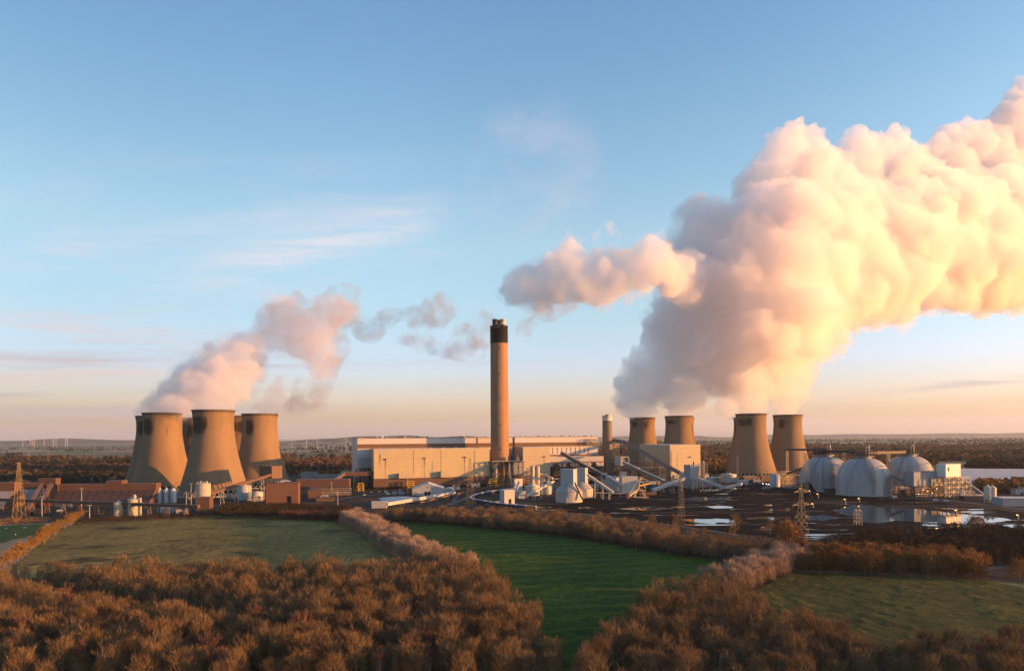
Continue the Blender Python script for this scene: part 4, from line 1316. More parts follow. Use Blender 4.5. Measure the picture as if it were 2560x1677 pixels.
# --- left: brown stores
def a_frame(name, label, x0, x1, yr, yb, wall, ribm, d, drop, depth, gablem, ridge=True, rot=4.0, ridgebox=None):
    """long fuel store: sloping sides and an upright monitor along the ridge"""
    P = gp(x0, yb); P = P * (d / P.y); P.z = 0
    t = rthing(name, label, "store", P, rot)
    L_ = (pt(x1, yb, d).x - P.x)
    H = pt((x0 + x1) / 2, yr, d + depth / 2).z
    hs = H - drop
    m = MB()
    prof = [(0, 0), (0, 2.5), (depth * 0.36, hs), (depth * 0.64, hs), (depth, 2.5), (depth, 0)]
    n = len(prof)
    vs = [(0, y, z) for y, z in prof] + [(L_, y, z) for y, z in prof]
    m.add(vs, [(i, i + 1, i + 1 + n, i + n) for i in range(n - 1)])
    m.f[-5:] = [tuple(reversed(q)) for q in m.f[-5:]]
    lpart(m, "roof", ribm, t)
    g = MB(); g.add([(0.01, y, z) for y, z in prof], [tuple(range(n - 1, -1, -1))]); lpart(g, "gable", gablem, t)
    g = MB(); g.add([(L_ - 0.01, y, z) for y, z in prof], [tuple(range(n))]); lpart(g, "gable", gablem, t)
    rd = lpart(rect(MB(), -1, L_ + 1, depth * 0.355, depth * 0.645, hs - 0.3, H), "ridge_house", wall, t)
    lpart(rect(MB(), -1.2, L_ + 1.2, depth * 0.35, depth * 0.65, H + 0.004, H + 0.4), "ridge_cap", BROWNROOF, t, rd)
    if ridgebox:
        a, b, h = ridgebox
        lpart(rect(MB(), a * L_, b * L_, depth * 0.34, depth * 0.66, H + 0.4, H + h), "roof_house", wall, t)
    return t
a_frame("fuel_store", "long brown fuel store with a ridge house, in front of the left cooling towers", 122, 364, 1210, 1262, BROWN, BROWNRIB, 790, 7.0, 46, BROWND, ridgebox=(0.5, 0.66, 4.2))
a_frame("fuel_store", "store with pale ribbed sloping roof behind the lattice pylon at far left", -6, 86, 1208, 1268, BROWN, RIBROOF, 800, 6.0, 52, BROWN)
a_frame("fuel_store", "store cut by the left edge of the photo, its brown end catching the sun", -130, 4, 1207, 1268, BROWN, RIBROOF, 760, 9.0, 44, BROWN)
hb = thing("transfer_house", "brown box perched on two inclined conveyors at the left end of the long brown store", "transfer house", (pt(95, 1210, 800).x, 800, 0))
P = pt(95, 1211, 800)
part(MB().box((P.x + 10.5, 804, P.z), (20.5, 9, 6.6)), "wall", BROWN, hb)
part(MB().box((P.x + 10.5, 804, P.z + 6.604), (21, 9.5, 0.4)), "roof", BROWNROOF, hb)
for sx in (2, 19): part(MB().beam((P.x + sx, 806, 0), (P.x + sx, 806, P.z), 0.7), "leg", RUSTSTEEL, hb)
gallery("conveyor", "left of two parallel brown conveyors sloping down from the perched box", pt(107, 1209, 802), pt(70, 1272, 742), 3.6, 3.0, BROWN, BROWNROOF, (0.4, 0.75), legm=RUSTSTEEL)
gallery("conveyor", "right of two parallel brown conveyors sloping down from the perched box", pt(129, 1209, 802), pt(104, 1258, 757), 3.4, 3.0, BROWN, BROWNROOF, (0.45, 0.8), legm=RUSTSTEEL)
gallery("conveyor", "long level brown conveyor running across the left foreground on posts", pt(-60, 1247, 752), pt(497, 1266, 655), 3.4, 2.7, BROWN, BROWNROOF, [0.05 + 0.075 * k for k in range(13)], legm=RUSTSTEEL)
block("shed", "small brown shed below the long conveyor near the left edge", "shed", 71, 96, 1274, 1287, BROWN, BROWNROOF, D=8, rot=6, openings=((0.2, 3, 3.4, 0, "door"),))
# silo pair and tanks
SANDY = plain("sandy_steel", (0.42, 0.33, 0.22), 0.55, 0.35, 0.3)
silo("silo", "smaller of two sandy dust silos by the brown conveyor", 290, 1258, 1290, 21, SANDY, STEEL, cone=0.25, group=None)
t_, c_, r_, H_ = silo("silo", "larger of two sandy dust silos, with filter gear on top", 327, 1249, 1290, 27, SANDY, STEEL, cone=0.1)
part(MB().lathe(c_ + Vector((1, 0, H_)), [(1.6, 0), (1.6, 4.2), (0.6, 5.4)], 16, False, True), "filter", STEEL, t_)
part(MB().tube(c_ + Vector((-2, 0, H_)), c_ + Vector((-2, 0, H_ + 3.6)), 0.7, n=10), "vent_stack", BRIGHTSTEEL, t_)
part(MB().box(c_ + Vector((r_ + 1.5, -1, 0)), (2.2, 2.2, H_ + 2)), "stair_tower", STEEL, t_)
PALETANK = plain("pale_blue_tank", (0.32, 0.355, 0.39), 0.5, 0.3, 0.2)
for x, lab in ((395.5, "leftmost of three pale upright tanks beside the long brown store"), (412.5, "middle one of three pale upright tanks beside the long brown store"), (429.5, "rightmost of three pale upright tanks beside the long brown store")):
    t_, c_, r_, H_ = silo("tank", lab, x, 1225, 1257, 15, PALETANK, PALETANK, cone=0.3, kit=False, group="pale upright tanks by the brown store")
    t_["category"] = "tank"
    part(MB().lathe(c_ + Vector((0, 0, H_ + 1)), [(0.9, 0), (0.9, 2.0), (0.3, 2.4)], 12, False, True), "vent", BRIGHTSTEEL, t_)
fr = rthing("pipe_rack", "blue grey pipe frame between the brown store and the pale tanks", "pipe rack", gp(368, 1257), 6)
lpart(lattice(MB(), 0, 9, 0, 6, 0, 13, 2, 1, 4, 0.2), "steel_frame", BLUESTEEL, fr)
for k in range(3): lpart(MB().tube((0, 1 + k, 3 + k * 3), (9, 1 + k, 3 + k * 3), 0.5), "pipe", PALEBLUE, fr)
t_, c_, r_, H_ = silo("silo", "broad pale concrete silo with a railed top behind a brown block", 500.5, 1210, 1276, 35, CONC, CONC, cone=0.05)
for k in range(4): part(MB().box(c_ + Vector((-5 + k * 3.2, -2, H_ + 0.5)), (1.2, 1.2, 2 + k % 2)), "roof_unit", BRIGHTSTEEL, t_)
part(MB().beam(c_ + Vector((-r_ * 0.9, -r_ * 0.55, H_ - 4)), c_ + Vector((r_ * 0.5, -r_ - 0.3, H_ - 15)), 1.1, 0.4), "stair", STEEL, t_)
block("brown_block", "plain brown block at the foot of the broad concrete silo", "plant building", 492, 524, 1244, 1284, BROWN, BROWNROOF, D=12, rot=6)
gallery("conveyor", "brown conveyor climbing right from the concrete silo to the dark headhouse", pt(521, 1235, 772), pt(676, 1187, 868), 3.4, 2.8, BROWN, BROWNROOF, (0.2, 0.42, 0.64, 0.86), legm=STEEL)
# headhouse, turned so two faces show
t_, L_, D_, H_ = block("headhouse", "tall dark headhouse on legs where the brown conveyor ends", "headhouse", 680, 706, 1166, 1250, BROWN, BROWNROOF, xl=649, rot=48, d=872, z0=25)
# brown processing block
block("brown_block", "large brown block with a dark doorway beneath the headhouse", "plant building", 665, 745, 1208, 1262, cladding("brown_cladding_red", (0.155, 0.075, 0.046), 2.0, 7.0, 0.2, streak=0.1), DARKROOF, xl=657, rot=10,
      openings=((0.66, 4.5, 10, 0, "door"), (0.32, 1.6, 0.9, 13, "wall_lamp"), (0.61, 1.6, 0.9, 13, "wall_lamp")), roofkit=4)
WHITETANK = plain("white_tank", (0.40, 0.415, 0.43), 0.5, 0.3, 0.2)
silo("tank", "wide white tank behind the brown blocks at left", 606, 1215, 1250, 33, WHITETANK, WHITETANK, cone=0.06)[0]["category"] = "tank"
silo("tank", "lower white tank with pipework left of the large brown block", 637, 1231, 1252, 30, WHITETANK, WHITETANK, cone=0.06)[0]["category"] = "tank"
# raised brown buildings and pipe rack
t_, L_, D_, H_ = block("brown_block", "long raised brown block carried on a pipe rack left of the cream hall", "plant building", 741, 873, 1200, 1243, BROWN, BROWNROOF, D=16, rot=6, z0=13.5)
lpart(lattice(MB(), L_ * 0.28, L_, -1.5, 12, 0, 13.3, 9, 1, 3, 0.25), "steel_frame", RUSTSTEEL, t_)
for k in range(4): lpart(MB().tube((L_ * 0.28, -1.8 + k * 0.3, 3 + k * 2.6), (L_ + 3, -1.8 + k * 0.3, 3 + k * 2.6), 0.5), "pipe", BRIGHTSTEEL if k % 2 else SANDY, t_)
block("brown_block", "upper brown block joining the corner of the cream hall, above the pipe rack", "plant building", 858, 932, 1181, 1224, BROWN, BROWNROOF, D=14, rot=12, z0=20)
gallery("conveyor", "short dark conveyor sloping down left from the upper brown block", pt(860, 1184, 985), pt(838, 1200, 960), 4, 3.4, BROWN, GREYROOF, ())
block("shed", "low brown box shed with a dark side right of the large brown block", "shed", 770, 804, 1225, 1245, BROWN, DARKROOF, xl=764, rot=14)
block("shed", "low dark roofed shed in front of the pipe rack", "shed", 790, 838, 1245, 1254, BROWND, DARKROOF, D=22, rot=14, roofkit=5)
block("shed", "low grey works building behind the headhouse", "shed", 752, 788, 1182, 1204, PALEBLUE, GREYROOF, D=24, rot=8, d=1130, roofkit=3)
block("shed", "flat pale works building left of the side plant lattice", "shed", 790, 850, 1188, 1208, PALEBLUE, GREYROOF, D=26, rot=8, d=1120, roofkit=4)
def dome_tank():
    c = pt(712, 1200, 1010); c.z = 0
    t = thing("tank", "shallow domed pale tank right of the lit cooling tower", "tank", c)
    part(MB().lathe(c, [(13, 0), (13, 9), (10.5, 12), (6, 14.2), (0.6, 15)], 32, False, True), "drum", PALETANK, t)
    part(MB().lathe(c + Vector((0, 0, 15)), [(0.6, 0), (0.6, 1.4)], 10, False, True), "vent", STEEL, t)
dome_tank()
for x, y, w, lab in ((735, 1197, 10, "nearer round clarifier pond right of the left cooling towers"), (768, 1200, 13, "farther round clarifier pond right of the left cooling towers")):
    c = gp(x, y + 14); 
    t = thing("clarifier", lab, "clarifier", c)
    part(MB().lathe(c, [(w + .6, 0), (w + .6, 3), (w, 3), (w, 1.2)], 36, False, False, False), "rim", PALEROOF, t)
    part(MB().lathe(c, [(w, 2.2), (0.5, 2.2)], 36, False, False, False), "water", WATER, t)
    part(MB().beam(c + Vector((-w, 0, 3.4)), c + Vector((w, 0, 3.4)), 0.9, 0.5), "bridge", STEEL, t)
# yellow unloading gantries
def gantry(label, x, yt, yb, w):
    P = gp(x, yb)
    t = rthing("gantry", label, "gantry", P, ROT, "yellow framed gantries along the cream hall")
    H = pt(x, yt, P.y).z; W = w * mpp(P.y)
    m = MB()
    for xx in (0, W):
        for yy in (0, 4): m.beam((xx, yy, 0), (xx, yy, H), 0.9)
    for z in (H * 0.45, H * 0.72, H):
        for yy in (0, 4): m.beam((0, yy, z), (W, yy, z), 0.8)
        for xx in (0, W): m.beam((xx, 0, z), (xx, 4, z), 0.8)
    lpart(m, "frame", YELLOW, t)
    lpart(rect(MB(), W * 0.1, W * 0.9, 0.5, 3.5, H * 0.15, H * 0.45), "cabin", YELLOW, t)
    lpart(rect(MB(), W * 0.2, W * 0.8, 0.38, 0.49, H * 0.24, H * 0.4), "window", WINDOW, t)
    m = MB(); m.beam((-4, 2, 0), (-1, 2, H * 0.75), 0.7); m.beam((-1, 2, H * 0.75), (0, 2, H * 0.75), 0.6)
    lpart(m, "arm", YELLOW, t)
gantry("yellow gantry at the left corner of the cream hall", 896, 1208, 1229, 13)
gantry("yellow gantry standing mid way along the brown base of the cream hall", 1019, 1203, 1222, 16)
gantry("yellow gantry near the foot of the tall chimney", 1225, 1197, 1217, 17)
# white gabled shed
def gable_shed():
    P = gp(1031, 1239)
    t = rthing("shed", "white gabled shed with a dark doorway in front of the cream hall", "shed", P, 6)
    W = 79 * mpp(P.y); e = 8.2; k = 15.0; D = 46
    m = MB()
    for y, o in ((0, 1), (D, -1)):
        q = [(0, y, 0), (W, y, 0), (W, y, e), (W / 2, y, k), (0, y, e)]
        m.add(q if o > 0 else q[::-1], [(0, 1, 2, 3, 4)])
    m.add([(0, 0, 0), (0, D, 0), (0, D, e), (0, 0, e)], [(0, 3, 2, 1)])
    m.add([(W, 0, 0), (W, D, 0), (W, D, e), (W, 0, e)], [(0, 1, 2, 3)])
    lpart(m, "wall", WHITE, t)
    r = MB()
    for a, b in (((-0.5, e - 0.1), (W / 2, k + 0.25)), ((W / 2, k + 0.25), (W + 0.5, e - 0.1))):
        r.add([(a[0], -0.5, a[1]), (b[0], -0.5, b[1]), (b[0], D + 0.5, b[1]), (a[0], D + 0.5, a[1]), (a[0], -0.5, a[1] + 0.35), (b[0], -0.5, b[1] + 0.35), (b[0], D + 0.5, b[1] + 0.35), (a[0], D + 0.5, a[1] + 0.35)],
              [(3, 2, 1, 0), (4, 5, 6, 7), (0, 1, 5, 4), (2, 3, 7, 6), (0, 4, 7, 3), (1, 2, 6, 5)])
    lpart(r, "roof", PALEROOF, t)
    for a, b in ((0.38, 0.47), (0.49, 0.57)): lpart(rect(MB(), W * a, W * b, -0.12, -0.01, 0, 5.2), "door", BLACK, t)
    lpart(rect(MB(), W * 0.45, W * 0.485, -0.12, -0.01, 10, 11.5), "vent", DARKSTEEL, t)
gable_shed()
def round_shed():
    P = gp(1110, 1238)
    t = rthing("shed", "small round roofed store on the right side of the white gabled shed", "shed", P, 6)
    W = 27 * mpp(P.y)
    m = MB(); n = 14; D = 22
    prof = [(W / 2 - W / 2 * math.cos(math.pi * k / n), 4.0 + 5.5 * math.sin(math.pi * k / n)) for k in range(n + 1)]
    prof = [(0, 0)] + prof + [(W, 0)]
    N = len(prof)
    m.add([(x, 0, z) for x, z in prof] + [(x, D, z) for x, z in prof], [(i + N, i + 1 + N, i + 1, i) for i in range(N - 1)], True)
    lpart(m, "roof", PALEROOF, t)
    g = MB(); g.add([(x, 0.05, z) for x, z in prof], [tuple(range(N - 1, -1, -1))][:1]); 
    lpart(g, "wall", PALEBLUE, t)
round_shed()
# long white conveyor leading left
block("transfer_house", "white box at the near end of the long white conveyor above the hedge", "transfer house", 929, 966, 1255, 1276, WHITE, PALEROOF, D=9, rot=4, d=740)
gallery("conveyor", "long sunlit white conveyor sloping up behind the hedge towards the white gabled shed", pt(966, 1260, 742), pt(1136, 1232, 892), 3.8, 3.2, WHITE, PALEROOF, (0.2, 0.4, 0.6, 0.8, 0.95))
gallery("pipe_bridge", "low rusty pipe bridge beside the long white conveyor", pt(1050, 1256, 780), pt(1160, 1230, 905), 1.2, 0.9, RUSTSTEEL, RUSTSTEEL, (0.1, 0.35, 0.6, 0.85), cat="pipe bridge", roof_over=0.0)
def pale_basin():
    c = gp(995, 1249)
    t = thing("clarifier", "wide pale covered basin behind the long white conveyor", "basin", c)
    part(MB().lathe(c, [(24, 0), (24, 1.6), (23, 2.2), (2, 3.4)], 40, False, True), "cover", PALEROOF, t)
pale_basin()
# unloading buildings by the loop
block("unloading_house", "narrow white unloading house inside the railway loop, nearest the hedge", "unloading house", 1261, 1287, 1226, 1261, WHITE, PALEROOF, D=11, rot=28, openings=((0.42, 3.2, 6, 0, "door"),))
block("unloading_house", "white stepped unloading house behind the nearest one in the loop", "unloading house", 1287, 1307, 1198, 1240, WHITE, PALEROOF, xl=1284, rot=30, openings=((0.4, 2, 2.5, 16, "window"),))
gallery("conveyor", "short steep conveyor between the two white unloading houses", pt(1286, 1236, 800), pt(1297, 1208, 850), 2.2, 2.2, STEEL, STEEL, (), cat="conveyor")
block("shed", "small white hut beside the unloading houses", "shed", 1297, 1316, 1229, 1246, WHITE, PALEROOF, D=10, rot=24, openings=((0.2, 1.4, 1.6, 3, "window"), (0.55, 1.4, 1.6, 3, "window")))
block("shed", "tiny pale cabin at the foot of the nearest unloading house", "shed", 1239, 1255, 1254, 1261, WHITE, PALEROOF, D=4, rot=8)
# silos in the middle
silo("silo", "left of two slim pale silos before the small cream block", 1331.5, 1166, 1222, 10.5, CONC, STEEL, cone=0.1, d=915)
silo("silo", "right of two slim pale silos before the small cream block", 1344, 1166, 1222, 12, CONC, STEEL, cone=0.1, d=917)
st = rthing("stair_tower", "dark open stair tower left of the two slim silos", "stair tower", pt(1319, 1225, 912) * Vector((1, 1, 0)) if False else Vector((pt(1319, 1225, 912).x, 912, 0)), 17)
lpart(lattice(MB(), 0, 3.4, 0, 3.4, 0, 34, 1, 1, 9, 0.18), "steel_frame", DARKSTEEL, st)
for k in range(9): lpart(rect(MB(), -0.6, 4, -0.8, 4, 3.4 + k * 3.7, 3.7 + k * 3.7), "landing", BRIGHTSTEEL, st)
silo("tank", "broad squat tank left of the twin coned silos", 1332, 1215, 1240, 38, BRIGHTSTEEL, BRIGHTSTEEL, cone=0.12)[0]["category"] = "tank"
silo("tank", "second squat tank just left of the twin coned silos", 1366, 1216, 1240, 27, BRIGHTSTEEL, BRIGHTSTEEL, cone=0.12, d=905)[0]["category"] = "tank"
gallery("conveyor", "sunlit thin conveyor rising right from the white hut towards the coned silos", pt(1316, 1240, 800), pt(1384, 1203, 872), 2.2, 2.0, BRIGHTSTEEL, BRIGHTSTEEL, (0.25, 0.5, 0.75), cat="conveyor")
gallery("duct", "fat sunlit pipe crossing behind the squat tanks, upper left one", pt(1330, 1194, 900), pt(1362, 1199, 890), 2.2, 2.2, BRIGHTSTEEL, BRIGHTSTEEL, (0.3, 0.8), cat="duct", roof_over=-0.4)
gallery("duct", "fat sunlit pipe sloping down toward the coned silos", pt(1362, 1187, 900), pt(1382, 1196, 885), 2.4, 2.2, BRIGHTSTEEL, BRIGHTSTEEL, (0.5,), cat="duct", roof_over=-0.4)
pr = rthing("pipe_rack", "tangle of pipes and frames behind the squat tanks", "pipe rack", Vector((pt(1322, 1220, 925).x, 925, 0)), 17)
lpart(lattice(MB(), 0, 38, 0, 9, 0, 15, 9, 1, 3, 0.18), "steel_frame", STEEL, pr)
for k in range(7):
    lpart(MB().tube((random.uniform(0, 8), k * 1.2, 4 + (k * 3.7) % 12), (random.uniform(26, 38), k * 1.2, 4 + (k * 3.7) % 12), 0.45 + 0.15 * (k % 3)), "pipe", (BRIGHTSTEEL, SANDY, STEEL)[k % 3], pr)
for k in range(4):
    lpart(MB().lathe((6 + k * 9, 2, 0), [(1.5, 0), (1.5, 9 + 2 * (k % 2)), (0.4, 11 + 2 * (k % 2))], 14, False, True), "vessel", BRIGHTSTEEL, pr)
# twin coned silos with tall headhouses
def coned(label, x0, x1, yt, yb, ym, d, hx0, hx1, hyt, shade):
    c = pt((x0 + x1) / 2, yb, d); c.z = 0
    r = (x1 - x0) / 2 * mpp(d)
    H = pt(x0, yt, d).z; HM = pt(x0, ym, d).z
    t = thing("coned_silo", label, "silo", c, "twin coned silos with slab headhouses")
    part(MB().lathe(c, [(r, 0), (r, H)], 48, False, False), "drum", cladding("silo_" + label[:4], (0.38, 0.35, 0.32), 1.3, 4.0, 0.2, streak=0.2), t)
    nt = NT("cone_roof")
    p = nt.coord("Object"); x, y, z = nt.sep(p)[:3]
    dk = nt.math('LESS_THAN', nt.math('FRACT', nt.math('DIVIDE', z, 3.0)), 0.25)
    seg = nt.math('LESS_THAN', nt.math('FRACT', nt.math('MULTIPLY', nt.math('ARCTAN2', y, x), 22 / (2 * math.pi))), 0.5)
    cc = nt.mix(nt.math('MULTIPLY', nt.math('MULTIPLY', dk, seg), 0.6), (0.30, 0.285, 0.27), (0.06, 0.06, 0.07))
    nt.bsdf(cc, 0.45)
    cone = part(MB().lathe(c, [(r * 1.015, H), (r * 1.015, H + 0.5), (r * 0.42, HM), (0.3, HM + 1)], 18, False, False, False), "cone_roof", nt.m, t)
    # tall slab headhouse: long shaded side, narrow sunlit end
    a = pt(hx0, ym, d); b = pt(hx1, ym, d)
    wl = (hx1 - hx0) * mpp(d)
    zt = pt(hx0, hyt, d).z
    h = rthing("x", None, None, (0, 0, 0)) if False else None
    m = MB(); rot = R(40)
    ax = Vector((math.cos(rot), -math.sin(rot), 0)); bx = Vector((math.sin(rot), math.cos(rot), 0))
    ctr = Vector(((a.x + b.x) / 2, d, 0))
    L1, W1 = wl * 0.98, wl * 0.40
    q = [ctr - ax * L1 / 2 - bx * W1 / 2, ctr + ax * L1 / 2 - bx * W1 / 2, ctr + ax * L1 / 2 + bx * W1 / 2, ctr - ax * L1 / 2 + bx * W1 / 2]
    m.prism([(v.x, v.y) for v in q], HM - 7, zt)
    hh = part(m, "headhouse", WHITE, t)
    part(MB().prism([(v.x + (v.x - ctr.x) * .03, v.y + (v.y - ctr.y) * .03) for v in q], zt + 0.004, zt + 0.5), "headhouse_roof", PALEROOF, t, hh)
    dr = MB(); dr.box((c.x - 2, c.y - r - 0.6, 0), (5, 1.6, 6)); part(dr, "porch", WHITE, t)
    return t, c, r
coned("twin coned silo nearer the camera, with a tall slab headhouse", 1389, 1456, 1229, 1262, 1206, 800, 1402, 1442, 1173, 0)
coned("twin coned silo standing half behind the nearer one", 1424, 1483, 1223, 1257, 1203, 850, 1440, 1469, 1170, 0)
gallery("conveyor", "thin conveyor climbing the cone of the nearer coned silo", pt(1437, 1206, 790), pt(1456, 1248, 785), 1.4, 1.4, DARKSTEEL, DARKSTEEL, ())
gallery("conveyor", "conveyor sloping down right from the coned silos to the white transfer tower", pt(1468, 1186, 838), pt(1533, 1231, 820), 2.6, 2.4, BRIGHTSTEEL, BRIGHTSTEEL, (0.3, 0.6, 0.85))
gallery("conveyor", "long dark enclosed conveyor sloping down right across the precipitators", pt(1404, 1132, 1060), pt(1520, 1195, 985), 5.0, 4.6, plain("dark_gallery", (0.10, 0.085, 0.075), 0.7), GREYROOF, (0.3, 0.55, 0.8), legm=DARKSTEEL)
gallery("conveyor", "continuation conveyor from the lowest end of the dark gallery to the pale huts", pt(1520, 1192, 960), pt(1555, 1215, 900), 4.0, 3.6, PALEBLUE, PALEROOF, (0.5,))
# the arched bridge conveyor
def arch_conveyor():
    P = [pt(1528, 1100, 1215), pt(1556, 1104, 1185), pt(1580, 1114, 1160), pt(1606, 1129, 1130), pt(1640, 1150, 1098), pt(1672, 1168, 1070), pt(1702, 1184, 1045)]
    t = thing("bridge_conveyor", "long dark arched bridge conveyor running down past the right cream block", "conveyor", (P[0].x, P[0].y, 0))
    m = MB(); rf = MB(); tr = MB()
    for a, b in zip(P, P[1:]):
        m.beam(a, b, 4.5, 4.2)
        rf.beam(a + Vector((0, 0, 2.5)), b + Vector((0, 0, 2.5)), 5.2, 0.6)
        n = 4
        for k in range(n):
            q0, q1 = a.lerp(b, k / n), a.lerp(b, (k + 1) / n)
            o = Vector((0, -2.5, 0))
            tr.beam(q0 + o + Vector((0, 0, -2.4)), q1 + o + Vector((0, 0, 2.0)), 0.35); tr.beam(q0 + o + Vector((0, 0, 2.0)), q1 + o + Vector((0, 0, -2.4)), 0.35)
    part(m, "gallery", BLUESTEEL, t); part(rf, "roof", DARKSTEEL, t); part(tr, "truss", DARKSTEEL, t)
    for q in (P[1], P[3], P[4], P[5]):
        l = lattice(MB(), q.x - 2.5, q.x + 2.5, q.y - 2, q.y + 2, 0, q.z - 2.2, 1, 1, 6, 0.3)
        part(l, "trestle", DARKSTEEL, t)
arch_conveyor()
pr = rthing("pipe_rack", "dark pipework and columns between the short chimney and the right cream block", "process plant", Vector((pt(1540, 1190, 1090).x, 1090, 0)), 17)
lpart(lattice(MB(), 0, 92, 0, 24, 0, 32, 13, 2, 4, 0.3), "steel_frame", DARKSTEEL, pr)
for k in range(6): lpart(MB().tube((2, -1 + k * 3, 6 + k * 4.6), (90, -1 + k * 3, 6 + k * 4.6), 0.9), "pipe", (DARKSTEEL, BLUESTEEL, RUSTSTEEL)[k % 3], pr)
for k in range(4): lpart(rect(MB(), 8 + k * 21, 20 + k * 21, 8, 22, 0, 21), "casing", plain("dark_casing_blue", (0.05, 0.05, 0.055), 0.8), pr)
st = rthing("stair_tower", "sunlit open steel tower right of the short chimney", "stair tower", Vector((pt(1536, 1120, 1225).x, 1225, 0)), 17)
lpart(lattice(MB(), 0, 8, 0, 7, 0, 62, 1, 1, 10, 0.35), "steel_frame", SANDY, st)
for k in range(5): lpart(rect(MB(), -0.5, 8.5, -0.5, 7.5, 12 + k * 12, 12.5 + k * 12), "landing", SANDY, st)
lpart(MB().lathe((4, 3, 20), [(2.2, 0), (2.2, 22), (0.8, 25)], 16, True, True), "vessel", SANDY, st)
# portal house and its conveyor
def portal(label, x0, xc, x1, yt, yb, d, z0=0.0):
    P = pt(xc, yb, d)
    t = rthing("portal_house", label, "transfer house", (P.x, P.y, 0), ROT)
    W = (x1 - xc) * mpp(d) / math.cos(R(ROT)); H = pt(xc, yt, d).z; zb = max(0.0, P.z)
    D = (xc - x0) * mpp(d) / math.sin(R(ROT)) * 0.8
    lpart(rect(MB(), 0.01, 0.8, 0, D, zb, H), "side_wall", WHITE, t)
    lpart(rect(MB(), W - 0.8, W, 0, D, zb, H), "side_wall", WHITE, t)
    lpart(rect(MB(), 0, W, 0, D, H + 0.002, H + 0.9), "roof", WHITE, t)
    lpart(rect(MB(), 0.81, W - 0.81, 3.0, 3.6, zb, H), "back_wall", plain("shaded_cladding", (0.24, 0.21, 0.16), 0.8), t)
    if zb > 3:
        for xx in (0.5, W - 0.5): lpart(MB().beam((xx, 2, 0), (xx, 2, zb), 0.8), "leg", DARKSTEEL, t)
    return t
portal("white framed portal house above the head of a long pale conveyor", 1539, 1552, 1574, 1143, 1164, 1065)
gallery("conveyor", "long pale conveyor sloping down right from the white portal house", pt(1560, 1157, 1058), pt(1662, 1204, 945), 4.6, 3.6, plain("olive_gallery", (0.20, 0.18, 0.13), 0.7), plain("buff_roof", (0.36, 0.33, 0.27), 0.6), (0.25, 0.5, 0.75), legm=BLUESTEEL)
block("transfer_tower", "white transfer tower beside the stacker machine", "transfer tower", 1541, 1554, 1193, 1229, WHITE, PALEROOF, xl=1514, rot=32, openings=((0.35, 3, 9, 6, "opening"),))
block("shed", "long low pale store behind the stacker machine", "shed", 1555, 1595, 1192, 1212, WHITE, PALEROOF, D=14, d=900, rot=6)
block("shed", "small white square hut below the white portal house", "shed", 1553, 1567, 1181, 1200, WHITE, PALEROOF, D=8, d=985, rot=6)
block("shed", "small white lean-to at the foot of the short chimney", "shed", 1504, 1518, 1183, 1206, WHITE, PALEROOF, D=8, d=990, rot=6)
gallery("conveyor", "level pale pipe bridge behind the stacker machine", pt(1556, 1205, 905), pt(1620, 1204, 900), 2.2, 2.0, WHITE, PALEROOF, (0.2, 0.6, 0.9))
block("shed", "white framed loading bay left of the transfer tower", "shed", 1478, 1497, 1212, 1226, WHITE, PALEROOF, D=8, rot=10, openings=((0.1, 7, 5, 0, "opening"),))
